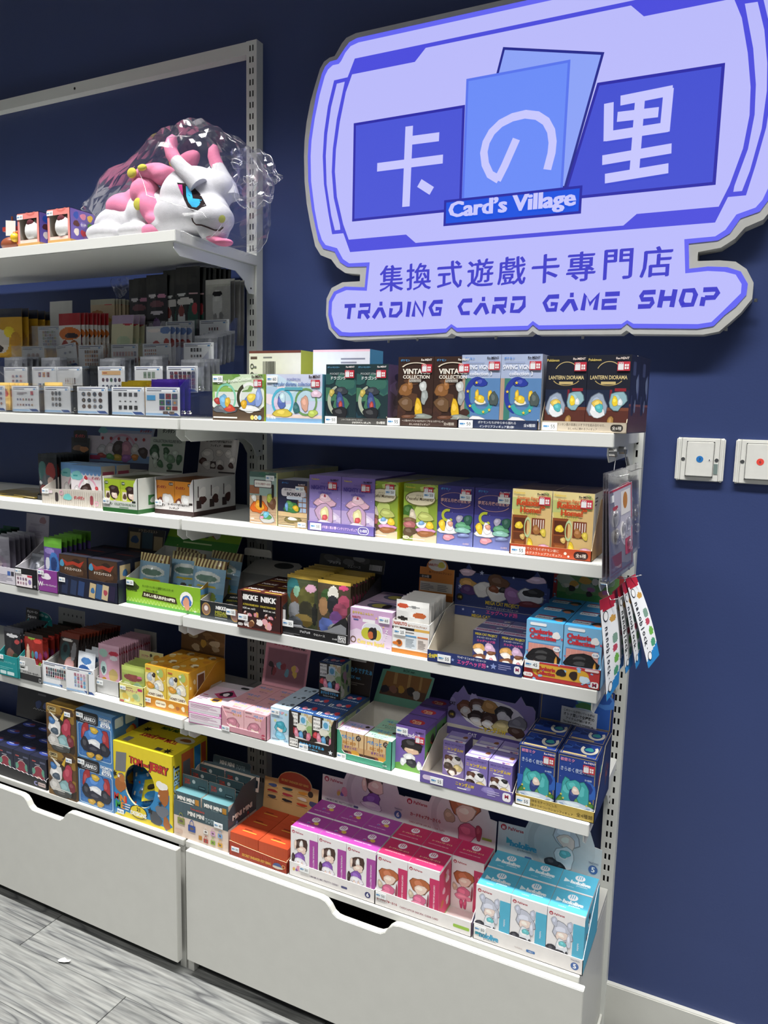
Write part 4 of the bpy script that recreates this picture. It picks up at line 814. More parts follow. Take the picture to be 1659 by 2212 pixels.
# white badge packets with a tall orange header
wp = pouch('badge_pack', .068, .095, .004, patch_art('#f0efec', spots=[(.2, .88, .18, .05, '#c8553a'), (.72, .72, .2, .06, '#c9693c'), (.2, .62, .17, .04, '#2a2624'), (.2, .5, .17, .03, '#d8b06a'), (.62, .18, .22, .14, '#d9cf5a'), (.62, .1, .2, .08, '#c9a58a'), (.55, .88, .16, .02, '#8f8f8f'), (.2, .36, .16, .03, '#b9b9b9')]), '#e4e2dd', 'pack_film')
pack_row('badge_pack', wp, 12, (.5135, .019, Z3+.008), (.5115, .105, Z3+.008), 'white badge packet in the orange and white tray', 'white badge packets', .02, seed=8)
def art_naru(c):
    c.rect(0, 0, 1, 1, '#efeeec').rect(0, 0, 1, .14, '#cf7f2f').rect(0, .74, .6, .82, '#2b2625').rect(.6, .74, 1, .82, '#e0b25a').text('NARUTO', .22, .92, .1, '#b8452f', mw=.36, bold=.05).text('全20種', .12, .78, .07, '#f4f0ea', mw=.2, bold=.02).text('缶バッジコレクション', .68, .9, .07, '#b06a35', mw=.5, bold=.03).fine(.04, .64, .95, .72, 1, '#8a8684').rect(.36, .2, .66, .6, '#d9e2ea').rect(.69, .2, .97, .6, '#eadfd8').fine(.38, .22, .64, .5, 7, '#8a949c').fine(.71, .22, .95, .5, 7, '#9a8f88', 3).disc(.2, .32, .11, '#d3732c').disc(.2, .34, .07, '#7a4a28').ell(.1, .3, .08, .05, '#d97a2e').rect(.36, .56, .66, .6, '#5f9fd0').rect(.69, .56, .97, .6, '#d87a4a')
t = tray('display_tray', (.5078, .0125, Z3), .0775, .125, .064, .064, .082, '#ece9e4', '#e2ded6', 'white and orange printed tray holding white badge packets', art_front=art_naru, sidec='#e8e5de', art_right=lambda c: c.scatter(.1, .2, .9, .55, 6, ['#4a4a4a', '#c9762f', '#8a8a8a'], .05, .06, 3).rect(0, 0, 1, .1, '#cf7f2f')); price_tag(t, .004, .036, '25', .95)
hp = [(0, 0), (.0755, 0), (.0755, .066)]+[(.038+.024*math.cos(math.radians(a)), .066+.021*math.sin(math.radians(a))) for a in range(0, 181, 20)]+[(0, .066)]
header(t, .0775, .125, .08, hp, '#d9883a', lambda c: c.rect(0, 0, 1, .14, '#a85f24').rect(.03, .2, .97, .42, '#d9d2c6').fine(.05, .22, .46, .38, 4, '#8a8a8a').fine(.54, .22, .95, .38, 4, '#8a8a8a', 4).rect(0, .5, .35, .58, '#2b2625').text('全20種', .17, .54, .06, '#f4f0ea', mw=.26).text('缶バッジコレクション', .6, .66, .06, '#7a3f1c', mw=.66, bold=.02).ell(.5, .83, .27, .14, '#efe9e0').text('NARUTO', .38, .83, .07, '#b8452f', mw=.28, bold=.05).blob(.62, .84, .09, .08, '#d9cf5a', 3), .06)
# navy star tray with cat-ear header
def art_mega(c):
    c.rect(0, 0, 1, 1, '#28366e').text('全8種', .06, .5, .4, '#e6d23c', mw=.1, bold=.04).text('ワンピース ニャンピースニャーン!', .48, .78, .2, '#f0f0f6', mw=.3, bold=.03).text('エッグヘッド編', .48, .4, .42, '#d8559a', mw=.3, bold=.05).fine(.76, .3, .9, .8, 3, '#8f8fc0').rrect(.92, .2, .985, .85, .2, '#f0f0f2').text('M', .952, .55, .28, '#b03a6a', bold=.05)
    for u, v, r, q in ((.28, .45, .16, '#8fa0d8'), (.65, .4, .12, '#c9d0ee'), (.71, .5, .3, '#8fa0d8')): c.star(u, v, r, q)
t = tray('display_tray', (.5878, .0, Z3), .181, .135, [(0, 0), (.181, 0), (.181, .018), (0, .022)], .022, .078, '#28366e', '#c9c1b2', 'navy star tray, half empty, with cat-ear header card', art_front=art_mega, s1=.085); price_tag(t, .021, .003, '55', 1)
def hump(w, h, ears, r=.006):
    p = [(0, 0), (w, 0), (w, h*.62), (w*.965, h*.66), (w*.965, h-.008), (w*.93, h)]
    for e in sorted(ears, reverse=True): p += [(e*w+.011, h), (e*w, h+.016), (e*w-.011, h)]
    return p+[(w*.07, h), (w*.04, h-.008), (w*.03, h*.66), (0, h*.62)]
def art_mega_h(c):
    c.rect(0, 0, 1, .72, '#2a3a78').rect(.03, 0, .97, .8, '#2f4182')
    for v in (.5, .6): c.rect(.03, v, .97, v+.02, '#5f74b8')
    heap(c, [(.14, .62, .1, .1, '#d9a860'), (.14, .5, .08, .1, '#5b3a7a'), (.3, .55, .1, .14, '#f2f0f2'), (.46, .72, .11, .13, '#6a4630'), (.46, .5, .13, .13, '#f4f1ee'), (.42, .58, .05, .07, '#8a4a2c'), (.52, .58, .04, .06, '#2a2426'), (.63, .5, .1, .14, '#a878b4'), (.8, .52, .12, .14, '#f2f0f2'), (.84, .6, .1, .08, '#24222a'), (.8, .38, .1, .06, '#7a2c3a'), (.12, .84, .09, .06, '#e6c8dc'), (.86, .84, .1, .06, '#e6c8dc')], 9)
    c.text('MEGA CAT PROJECT', .52, .3, .07, '#efd34a', mw=.36, bold=.04).text('ワンピース ニャンピースニャーン!', .52, .225, .04, '#f4f4f8', mw=.34, bold=.02).text('エッグヘッド編', .52, .135, .085, '#d8559a', mw=.36, bold=.05).text('MEGA CAT', .3, .03, .055, '#e0c53c', mw=.2, bold=.03).disc(.055, .35, .07, '#2b2426').text('5種', .055, .35, .05, '#e6d23c', mw=.06)
    for u, v, r in ((.05, .56, .05), (.28, .86, .05), (.62, .84, .03), (.94, .34, .05), (.1, .12, .03), (.22, .1, .03)): c.star(u, v, r, '#c4cdf0')
header(t, .19, .135, .058, hump(.19, .088, (.13, .86)), '#2a3a78', art_mega_h, .08)
def art_mcat(c):
    c.rect(0, 0, 1, 1, '#2b356e').text('MEGA CAT PROJECT', .5, .89, .07, '#e6d23c', mw=.84, bold=.04).text('ニャンピースニャーン!', .5, .8, .055, '#f0f0f6', mw=.84, bold=.02).text('エッグヘッド編', .5, .7, .08, '#d8559a', mw=.84, bold=.05)
    heap(c, [(.25, .48, .22, .13, '#d9a860'), (.65, .5, .2, .14, '#d9b9dc'), (.25, .35, .18, .1, '#f2ece8'), (.3, .14, .28, .13, '#7a4a30'), (.25, .1, .15, .1, '#efe9e4'), (.72, .2, .22, .18, '#f2f0f2'), (.72, .15, .07, .07, '#c98a9a'), (.72, .36, .16, .06, '#7a4a30')])
me = box_mesh('figure_box', .0505, .047, .061, '#2b356e', art_mcat, top=lambda c: c.rect(0, 0, 1, 1, '#6a6f9c').rect(0, .0, 1, .42, '#d9cfe2').text('EGGHEAD', .5, .22, .2, '#c0518c', mw=.84, bold=.05).scatter(.15, .6, .85, .85, 5, ['#d9c8b4', '#8a6a9a', '#efe9ee'], .1, .1, 3), rightc='#7a5a90')
grid_boxes('figure_box', me, .0505, .047, 2, 2, .6645, .033, Z3+.0016, 'small navy cat figure box in the navy star tray', 'small navy cat boxes', gx=.001)
# red tray of light blue boxes
def art_chok(c):
    c.rect(0, 0, 1, 1, '#7fbbe4').rect(.06, .02, .94, .63, '#5a93c8').rect(.08, .02, .92, .61, '#e09a8e')
    for i in range(5): c.rect(.08, .1+.1*i, .92, .106+.1*i, '#edc0b6').rect(.2+.15*i, .02, .206+.15*i, .61, '#edc0b6')
    c.scatter(.03, .05, .05, .95, 4, ['#d85a6a'], .02, .015, 3).scatter(.95, .05, .98, .95, 4, ['#d85a6a'], .02, .015, 4).rrect(.1, .92, .55, .97, .02, '#f4f6fa').text('Chokorin', .4, .83, .085, '#c8303c', mw=.62, bold=.08).text('Collection', .46, .73, .085, '#c8303c', mw=.7, bold=.08).blob(.82, .79, .1, .07, '#f6f4f2', 3).ell(.85, .56, .1, .045, '#f4f6fa').text('全6種', .85, .56, .035, '#3a5a9a', mw=.14)
    heap(c, [(.5, .4, .38, .16, '#1f1d20'), (.5, .24, .3, .15, '#c9977a'), (.5, .36, .33, .09, '#1f1d20'), (.84, .3, .04, .12, '#d99a3c')])
me = box_mesh('figure_box', .0645, .062, .1035, '#7fbbe4', art_chok, top=lambda c: c.rect(0, 0, 1, 1, '#3f9ad2').rrect(.12, .3, .6, .6, .06, '#eef2f6').rect(.15, .62, .66, .72, '#b03848').text('Chokorin', .36, .46, .12, '#32466a', mw=.4, bold=.04).blob(.8, .5, .16, .2, '#2a2224', 3).blob(.8, .34, .12, .12, '#c97f5e', 5), rightc='#3f2028')
grid_boxes('figure_box', me, .0645, .062, 2, 3, .7718, .0045, Z3+.0016, 'light blue figure box in the red tray', 'light blue figure boxes', gx=.0012)
t = tray('display_tray', (.7705, .0025, Z3), .1325, .19, [(0, 0), (.1325, 0), (.1325, .036), (0, .032)], .036, .1, '#c03a3c', '#8fb8d8', 'red dotted tray of light blue boxes at the shelf end', sidec='#8fbfe0', s1=.06, art_front=lambda c: c.rrect(.12, .22, .86, .82, .3, '#dca93a').scatter(.03, .05, .97, .95, 12, ['#8fbfe6'], .022, .055, 5).text('Chokorin', .3, .62, .2, '#b92a34', mw=.24, bold=.07).text('Collection', .3, .4, .2, '#b92a34', mw=.24, bold=.07).blob(.5, .55, .06, .2, '#2a2224', 3).blob(.66, .52, .06, .2, '#352420', 6).blob(.8, .4, .06, .2, '#cfe4f4', 4).rrect(.88, .08, .98, .38, .1, '#f2f0ee').text('M', .93, .23, .2, '#a83a5a', bold=.05).rrect(.0, .12, .13, .32, .1, '#f4f0ec').text('全6種', .07, .22, .1, '#b92a34', mw=.1).rrect(.8, .84, .98, .96, .06, '#f0d8d8')); price_tag(t, .002, .02, '45', 1)
header(t, .1325, .19, .1, rpts(.1325, .06), '#b23a3a', lambda c: c.rect(.06, .05, .94, .92, '#6f9a5a').rect(.06, .05, .94, .3, '#3f8a44').scatter(.1, .45, .9, .9, 10, ['#b9c0a8', '#8aa08a', '#d9d2c0', '#5a7a5a'], .1, .14, 4).scatter(.2, .3, .85, .75, 9, ['#d9a040', '#b06a9a', '#2a2224', '#5f8f5a', '#c98a6a', '#e6d8c8'], .08, .13, 7).scatter(.02, .05, .04, .95, 5, ['#8fbfe6'], .015, .03, 2), .12)
# ================================================================== right bay, fourth shelf
def art_flat_f(c): c.rect(0, 0, 1, 1, '#c96aa8').rect(.02, .34, .98, .92, '#efe6ec').fine(.06, .42, .94, .84, 5, '#b98aa8').rect(.02, .06, .94, .32, '#d9d6da')
def art_flat_t(c):
    c.rect(0, 0, 1, 1, '#e3cfe0').rect(.0, .78, 1, 1, '#c9c4cc').poly([(.3, .45), (.62, .3), (.95, .5), (.62, .72)], '#c0447a').blob(.62, .52, .16, .13, '#2a2430', 3).blob(.62, .5, .09, .07, '#f2e9ee', 5).poly([(.42, .2), (.62, .12), (.78, .2), (.7, .32), (.52, .32)], '#e6a040').rect(.5, .17, .7, .26, '#33262a').fine(.06, .33, .3, .4, 1, '#c0447a').fine(.05, .15, .36, .3, 3, '#6a4a5c').rrect(.7, .84, .95, .92, .04, '#26262a')
me = box_mesh('flat_box', .0885, .132, .0243, '#c96aa8', art_flat_f, top=art_flat_t, rightc='#b0589a')
put('flat_box', me, (.0150, -.0015, Z4), .05, label='flat pink box, lower of the two stacked beside the post', cat='box', group='flat pink boxes')
put('flat_box', me, (.0140, -.0005, Z4+.0245), .055, label='flat pink box, upper of the two stacked beside the post', cat='box', group='flat pink boxes')
# pink display
def art_peta(bg, fg, hair, txt):
    def f(c):
        c.rect(0, 0, 1, 1, bg).text('ぺたっと', .66, .86, .11, '#4f94d0', mw=.5, bold=.06).text('ねじまき', .7, .74, .1, '#d9a05a', mw=.46, bold=.05).text(txt, .3, .78, .07, fg, mw=.44, bold=.03)
        heap(c, [(.48, .36, .27, .24, hair), (.48, .28, .17, .13, '#f0d6c8'), (.48, .1, .2, .1, hair), (.48, .42, .22, .12, hair)])
        c.rect(.06, .93, .36, .96, '#9a6a72')
    return f
def top_peta(bg):
    return lambda c: c.rect(0, 0, 1, 1, bg).text('ぺたっと', .42, .68, .26, '#4f94d0', mw=.6, bold=.06).text('ねじまき', .6, .42, .24, '#d9b07a', mw=.56, bold=.05).text('BOX ver.', .6, .18, .12, '#a06a72', mw=.4, bold=.03)
me = box_mesh('figure_box', .0575, .048, .0545, '#e2a9b2', art_peta('#e6b6bc', '#c25a74', '#d08a9c', 'まどか☆マギカ'), top=top_peta('#dfa8b0'))
grid_boxes('figure_box', me, .0575, .048, 2, 3, .1065, .0020, Z4+.0014, 'pink cube figure box in the pink tray', 'pink cube boxes', gx=.001)
fr = [(0, 0), (.1195, 0), (.1195, .0555), (.116, .0535), (.105, .0405), (.105, .019), (.1, .0135), (.022, .0135), (.0145, .019), (.0135, .034), (.002, .054), (0, .0555)]
t = tray('display_tray', (.1050, .0005, Z4), .1195, .152, fr, .0555, .0555, '#cf96a2', '#d9b0b8', 'pink tray with a cut-out front full of pink cubes', art_front=lambda c: c.disc(.93, .13, .1, '#b8405a').text('全5種', .93, .13, .07, '#f6e4e6', mw=.09)); price_tag(t, .002, .0008, '55', .8)
header(t, .1195, .152, .056, [(0, 0), (.1195, 0), (.1225, .112), (-.001, .112)], '#d49aa6', lambda c: c.rect(.05, .06, .95, .8, '#b98794').rect(.07, .08, .93, .78, '#8d6470').scatter(.18, .3, .84, .38, 5, ['#d9a0ac', '#3a3238', '#d8c060', '#6aa6b8', '#8a4048'], .05, .1, 4, .1).scatter(.16, .42, .84, .46, 5, ['#d9a0ac', '#3a3238', '#d8c060', '#6aa6b8', '#8a4048'], .06, .07, 6, .1).text('ますこっと', .38, .9, .1, '#b8405a', mw=.4, bold=.05).text('BOX ver.', .75, .88, .09, '#2a2024', mw=.3, bold=.04), .22)
# pale blue column of three
def art_lb(c):
    c.rect(0, 0, 1, 1, '#b9d6e8').scatter(0, 0, 1, .4, 5, ['#a6c9e0', '#cfe3ee'], .25, .12, 3).fine(.4, .86, .95, .95, 1, '#d9a6b0').scatter(.4, .84, .95, .9, 5, ['#e0a2a8', '#e6c07a', '#9fc79a', '#a9b6e0'], .05, .03, 6, .1).text('ぺたっと', .5, .74, .045, '#5a8ab8', mw=.8, bold=.02).star(.25, .62, .06, '#d8de9a', 8)
    heap(c, [(.55, .45, .27, .17, '#4fb0c4'), (.52, .2, .27, .12, '#7cc0dc'), (.52, .38, .15, .07, '#efdccf'), (.55, .52, .24, .1, '#3f9fb4')])
    c.rect(.08, .05, .5, .075, '#6a7f90').text('全5種', .82, .06, .045, '#4a6a9a', mw=.3)
me = box_mesh('figure_box', .0465, .0445, .0735, '#b9d6e8', art_lb, top=lambda c: c.rect(0, 0, 1, 1, '#bcd3e4').scatter(.3, .4, .85, .75, 6, ['#40505c', '#5a6a76'], .08, .09, 4), rightc='#a9c4d8')
o = grid_boxes('figure_box', me, .0465, .0445, 1, 3, .2268, .0125, Z4, 'pale blue box with a teal shape beside the pink tray', 'pale blue boxes'); price_tag(o[(0, 0)], .002, .059, '55', .8)
# black slime style display
def art_slime(c):
    c.rect(0, 0, 1, 1, '#2a2320').rect(.5, .42, 1, 1, '#c9d2b4').scatter(.5, .5, 1, .98, 8, ['#a9c08a', '#e3e2d2', '#c9b48a', '#8fb070'], .18, .12, 5).rect(.04, .6, .36, .97, '#f2f0ec')
    for i, s_ in enumerate(('転生したら', 'スライム', 'だった件')): c.text(s_, .2, .905-.115*i, .085, '#26221f', mw=.29, bold=.04)
    c.rect(.45, .68, .75, .93, '#cfe2ee').ell(.6, .8, .11, .09, '#5fa6cc')
    heap(c, [(.15, .46, .1, .1, '#c23a44'), (.3, .4, .1, .13, '#d98a9e'), (.52, .36, .1, .12, '#5fa0d0'), (.7, .42, .11, .1, '#2a2426'), (.85, .36, .1, .13, '#d07a90'), (.5, .24, .45, .05, '#e6e2de')])
    c.text('おすわりですたぁ', .5, .13, .11, '#58a9dc', mw=.8, bold=.06).text('マスコット BOX ver.', .5, .04, .05, '#d9e4ea', mw=.6, bold=.02)
top_slime = lambda c: c.rect(0, 0, 1, 1, '#264a80').scatter(.3, .45, .85, .7, 7, ['#c23a44', '#d98a9e', '#5fa0d0', '#efe6e2', '#8a3a44'], .09, .13, 4).text('おすわりですたぁ', .6, .2, .16, '#cfe4f4', mw=.7, bold=.05).rect(.04, .2, .2, .5, '#e9ecee').rect(.08, .25, .16, .45, '#5a6a80')
r_slime = lambda c: c.rect(0, 0, 1, 1, '#aebf94').scatter(.1, .1, .9, .9, 12, ['#d9d4b8', '#7fa06a', '#5f8a4c', '#c49ab0', '#4f6f9a', '#e4e2d6'], .15, .12, 8)
me = box_mesh('figure_box', .0535, .0475, .0765, '#2a2320', art_slime, top=top_slime, right=r_slime)
grid_boxes('figure_box', me, .0535, .0475, 2, 3, .2792, .0075, Z4+.0014, 'black and navy figure box in the black tray', 'black and navy figure boxes', gx=.001)
fr = window(.1125, .079, .021, .004, .0105)
t = tray('display_tray', (.2775, .0055, Z4), .1125, .15, fr, .079, .0785, '#231d1c', '#3a3430', 'black tray with a cut-out front holding navy-topped boxes', sidec='#9fb08a', art_right=lambda c: (c.rect(0, 0, 1, 1, '#a9bb8e'), c.rect(0, .9, 1, 1, '#26486f'), c.scatter(.05, .1, .95, .85, 16, ['#d9d4b8', '#7fa06a', '#5f8a4c', '#c46a86', '#4f6fa6', '#e4e2d6'], .07, .12, 8), c.rect(0, 0, .06, 1, '#231d1c')), art_front=lambda c: (c.rect(.02, .03, .2, .25, '#efece8'), c.text('スライム', .11, .19, .06, '#26221f', mw=.16, bold=.04), c.text('だった件', .11, .09, .06, '#26221f', mw=.16, bold=.04), c.text('おすわりですたぁ', .5, .155, .09, '#4fa6da', mw=.52, bold=.07), c.text('マスコット BOX ver.', .48, .06, .045, '#6fb9e0', mw=.36, bold=.02), c.star(.9, .1, .07, '#e6edf2'))); price_tag(t, .026, .0012, '55', .85)
header(t, .11, .15, .079, [(0, 0), (.1125, 0), (.1185, .1), (.002, .1)], '#3a2c24', lambda c: c.rect(.45, .72, .82, .98, '#d9d4cc').text('スライム', .63, .9, .08, '#26221f', mw=.32, bold=.04).text('だった件', .63, .79, .08, '#26221f', mw=.32, bold=.04).text('おすわりですたぁ', .66, .52, .13, '#5aa9d4', mw=.6, bold=.06).text('BOX ver.', .6, .36, .07, '#5aa9d4', mw=.28, bold=.03).fine(.4, .18, .85, .26, 2, '#8a7f74'), .16)
b = put('figure_box', me, (.2905, .1040, Z4+.079), .02, label='single black figure box standing on top of the navy-topped boxes', cat='box')
# green display
def art_grn(c):
    c.rect(0, 0, 1, 1, '#caa070').rect(0, .5, 1, 1, '#d9b98a')
    for i in range(4): c.rect(.08+.24*i, .5, .11+.24*i, 1, '#9a6a3c')
    c.text('ぺたっと', .38, .8, .13, '#4f94d0', mw=.56, bold=.06).text('ねじまき', .45, .6, .12, '#c98a3c', mw=.56, bold=.05).disc(.8, .84, .1, '#3a2a26').text('刃', .8, .84, .1, '#e6dcd0').text('ますこっと', .5, .44, .09, '#7a4a9a', mw=.66, bold=.04).rect(0, 0, 1, .3, '#4a3222').scatter(.1, .1, .9, .26, 6, ['#2a211e', '#d9a23c', '#8a4a3a', '#e6d8c8', '#3a2a30'], .12, .09, 5)
def top_grn(bg, tx): return lambda c: c.rect(0, 0, 1, 1, bg).text('ぺたっと', .4, .74, .2, '#4f94d0', mw=.5, bold=.06).text('ねじまき', .55, .52, .2, '#d9a66a', mw=.5, bold=.05).text(tx, .45, .28, .12, '#4a4a5a', mw=.6, bold=.03).text('BOX ver.', .5, .12, .1, '#3a3a4a', mw=.36).disc(.82, .78, .1, '#4a3a3a')
ga = box_mesh('figure_box', .059, .048, .058, '#c9a47a', art_grn, top=top_grn('#c9b9dc', 'ますこっとvol.2')); gb = box_mesh('figure_box', .059, .048, .058, '#c9a47a', art_grn, top=top_grn('#a9d8bc', 'ますこっとvol.1'))
put('figure_box', ga, (.3925, .0110, Z4+.0014), 0, label='small figure box with a lilac top in the green tray', cat='box', group='green tray boxes')
put('figure_box', gb, (.4535, .0110, Z4+.0014), 0, label='small figure box with a mint top at the front of the green tray', cat='box', group='green tray boxes')
put('figure_box', gb, (.4535, .0600, Z4+.0014), 0, label='small figure box with a mint top standing behind another in the tray', cat='box', group='green tray boxes')
t = tray('display_tray', (.3905, .0092, Z4), .1245, .165, window(.1245, .0605, .0135, .006, .0125), .0605, .064, '#4aa183', '#dcd9d0', 'sea green tray with three small boxes and a photo lid', sidec='#6fb89a', art_front=lambda c: c.disc(.88, .12, .085, '#2f7d62').text('全5種', .88, .12, .06, '#e4f2ea', mw=.09)); price_tag(t, .002, .0008, '55', .8)
header(t, .1245, .165, .064, [(0, 0), (.1245, 0), (.1345, .072), (.124, .074), (.121, .089), (.03, .089), (.026, .074), (.01, .072)], '#7fc2a6', lambda c: c.poly([(.08, .2), (.88, .2), (.96, .78), (.15, .78)], '#6a4630').poly([(.1, .42), (.9, .42), (.96, .78), (.15, .78)], '#a06a34').rect(.3, .5, .36, .78, '#c99a5a').rect(.55, .46, .6, .78, '#c99a5a').rect(.76, .46, .8, .78, '#c99a5a').scatter(.16, .32, .8, .4, 6, ['#2a211e', '#3a2a26', '#d9a23c', '#d8d0c8', '#a06a54', '#2c2430'], .07, .1, 5, .1).text('ますこっとvol.1', .55, .94, .07, '#2f5a48', mw=.5, bold=.03).text('BOX ver.', .55, .855, .06, '#2f5a48', mw=.28, bold=.03), .35)
# purple doll column
def art_doll(c):
    c.rect(0, 0, 1, 1, '#7d62b0').rect(0, 0, 1, .13, '#6fa648').blob(.5, .12, .55, .06, '#6fa648', 3).text('Petadoll', .5, .83, .1, '#efe9f4', mw=.8, bold=.03)
    heap(c, [(.55, .58, .29, .17, '#2a2426'), (.54, .5, .24, .1, '#ecc6a8'), (.5, .3, .2, .11, '#eceaea'), (.55, .2, .2, .08, '#26262e'), (.27, .2, .1, .09, '#e6e6e8'), (.83, .17, .1, .09, '#e6e6e8'), (.55, .63, .3, .12, '#2a2426')]); maker(c, .82, .92, .035, '#3a2a4a', .3); c.text('全6種', .88, .04, .03, '#f0f4ea', mw=.16)
r_doll = lambda c: c.rect(0, 0, 1, 1, '#5f9f52').rect(0, .9, 1, 1, '#7d62b0').scatter(.2, .15, .8, .8, 7, ['#2a2426', '#d8a888', '#c94a3c', '#e6e6e6', '#3a5a9a'], .14, .08, 4)
me = box_mesh('figure_box', .0625, .053, .0905, '#7d62b0', art_doll, right=r_doll, top=lambda c: c.rect(0, 0, 1, 1, '#7358a6').rect(0, .08, 1, .12, '#2a2440').ell(.52, .55, .26, .22, '#c23a40', 18).text('Peta', .5, .6, .16, '#f0d0a8', mw=.34, bold=.02).text('doll', .54, .45, .16, '#f0d0a8', mw=.26, bold=.02))
o = grid_boxes('figure_box', me, .0625, .053, 1, 3, .5155, .0260, Z4, 'purple and green doll box between the green and lilac trays', 'purple doll boxes', gy=.004); price_tag(o[(0, 0)], .001, .074, '50', .95); seal(o[(0, 0)], .042, .062, .95)
# lilac cat tray
def art_ny(c):
    c.rect(0, 0, 1, 1, '#6a5aa0').rrect(.03, .3, .14, .7, .2, '#d9c8e2').scatter(.1, .2, .9, .8, 6, ['#8a7cc0', '#9a8ecb'], .05, .2, 4).text('ニャンダムW', .5, .65, .34, '#e0c23c', mw=.2, bold=.06).fine(.42, .2, .58, .4, 1, '#f0eef6').fine(.74, .25, .88, .75, 3, '#b9b0d8').rrect(.9, .15, .985, .85, .2, '#f4f2f6').text('M', .942, .55, .3, '#b03a5a', bold=.05)
t = tray('display_tray', (.5805, -.0005, Z4), .182, .135, [(0, 0), (.182, 0), (.182, .0235), (0, .0185)], .0185, .068, '#6a5aa0', '#d9d2c4', 'lilac tray of small cat boxes with a cat-ear header', art_front=art_ny, s1=.09); price_tag(t, .022, .003, '55', 1)
def art_ny_h(c):
    c.rect(0, 0, 1, .15, '#574a90').scatter(.05, .2, .95, .9, 8, ['#b3aad6', '#a499cc'], .04, .1, 6).ell(.5, .52, .36, .3, '#f2eef4', 18)
    heap(c, [(.2, .56, .09, .15, '#7a4630'), (.21, .5, .06, .1, '#f0e6e0'), (.34, .66, .1, .13, '#5f3a2c'), (.34, .6, .07, .08, '#f2ece8'), (.34, .42, .1, .13, '#3a2622'), (.34, .36, .07, .08, '#f2ece8'), (.48, .68, .09, .13, '#b98a4c'), (.48, .42, .1, .15, '#4a2c24'), (.47, .34, .07, .08, '#f2ece8'), (.63, .6, .1, .14, '#26242a'), (.63, .54, .07, .1, '#f4f2f2'), (.63, .36, .1, .13, '#d9c88c'), (.79, .46, .09, .14, '#8f8f98'), (.78, .3, .08, .1, '#4a342c')], 5)
    c.text('ニャンダムW', .52, .25, .12, '#e0c23c', mw=.3, bold=.06).text('CAT', .3, .07, .07, '#e6e2f0', mw=.1, bold=.04).disc(.05, .4, .08, '#3a2c34').text('5種', .05, .4, .05, '#e0c23c', mw=.06).text('CAT', .05, .62, .09, '#2c2438', mw=.07, bold=.05).rect(.9, .1, .97, .16, '#c23a4a')
header(t, .188, .135, .046, hump(.188, .088, (.16, .8)), '#8d80bb', art_ny_h, .1)
def art_nb(c):
    c.rect(0, 0, 1, 1, '#7f6fb2').text('MEGA CAT PROJECT', .5, .9, .05, '#4a3a80', mw=.84, bold=.02).text('ニャンダムW', .5, .78, .1, '#e0c23c', mw=.88, bold=.07).fine(.2, .65, .9, .71, 1, '#f4f2f8').ell(.5, .34, .46, .3, '#f0ecf2', 16)
    heap(c, [(.28, .5, .17, .1, '#5f3a2c'), (.27, .42, .12, .06, '#f2ece8'), (.65, .48, .18, .12, '#f4f2f2'), (.7, .54, .12, .06, '#26242a'), (.25, .28, .18, .1, '#3a2622'), (.7, .26, .19, .11, '#d9c88c'), (.45, .14, .22, .11, '#4a2c24'), (.45, .1, .15, .07, '#f2ece8')], 4)
me = box_mesh('figure_box', .0445, .046, .0705, '#7f6fb2', art_nb, top=lambda c: c.rect(0, 0, 1, 1, '#8f82bd').rect(.1, .3, .9, .55, '#b9b2c8').rect(0, 0, 1, .2, '#e6e0ee').scatter(.3, .06, .8, .16, 4, ['#c94a78', '#6a4a8a', '#8a5a3c'], .08, .06, 3).blob(.8, .6, .1, .14, '#7a4a30', 3), rightc='#5d4f92')
for p, lab in (((.6080, .0440), 'standing alone at the left of the lilac tray'), ((.6690, .0010), 'at the front middle of the lilac tray'), ((.7150, .0010), 'at the front right of the lilac tray'), ((.6690, .0500), 'in the second row middle of the lilac tray'), ((.7150, .0500), 'in the second row right of the lilac tray')):
    put('figure_box', me, (p[0], p[1]+.002, Z4+.0014), 0, label='small lilac cat box '+lab, cat='box', group='small lilac cat boxes')
# blue and gold display
def art_sky(c):
    c.rect(0, 0, 1, 1, '#1c2f66').rect(.035, .02, .965, .98, '#b39a56').rect(.05, .03, .95, .97, '#1f3f90').scatter(.06, .05, .94, .6, 10, ['#2650a8', '#1a3582', '#2f62b8'], .2, .1, 4).scatter(.1, .1, .9, .9, 12, ['#b9cdf0', '#dfe8f8'], .008, .005, 6)
    c.text('初音ミク', .26, .92, .055, '#df8fb4', mw=.4, bold=.05).text('きらめく夜空の物語', .52, .77, .075, '#cfdcf2', mw=.84, bold=.005).text('全4種類', .8, .65, .03, '#dfe8f4', mw=.2)
    heap(c, [(.5, .26, .4, .16, '#4f8a3c'), (.3, .4, .17, .2, '#3fa6a8'), (.68, .4, .17, .2, '#3fa6a8'), (.45, .5, .2, .1, '#45b0b0'), (.45, .37, .11, .1, '#2c3f80'), (.5, .44, .1, .06, '#ecd6c8'), (.5, .2, .42, .06, '#cfdcee'), (.5, .1, .28, .05, '#5fa04a')]); c.ring(.5, .2, .4, .06, .25, '#8fa6cc', 180, 360); maker(c, .82, .935, .032, '#f0dfe4', .3)
    for u, v in ((.14, .34), (.2, .28), (.88, .3), (.8, .24)): c.star(u, v, .022, '#e6cf4a')
top_sky = lambda c: c.rect(0, 0, 1, 1, '#1c2f66').rect(.05, .05, .95, .95, '#b39a56').rect(.065, .07, .935, .93, '#223f8e').scatter(.1, .4, .6, .85, 6, ['#3a5fb0', '#1a3070'], .16, .12, 4).ring(.7, .55, .22, .32, .35, '#e6e0cc', 150, 400).blob(.7, .55, .1, .13, '#3f9f9a', 3).rect(.1, .1, .7, .17, '#c9b068')
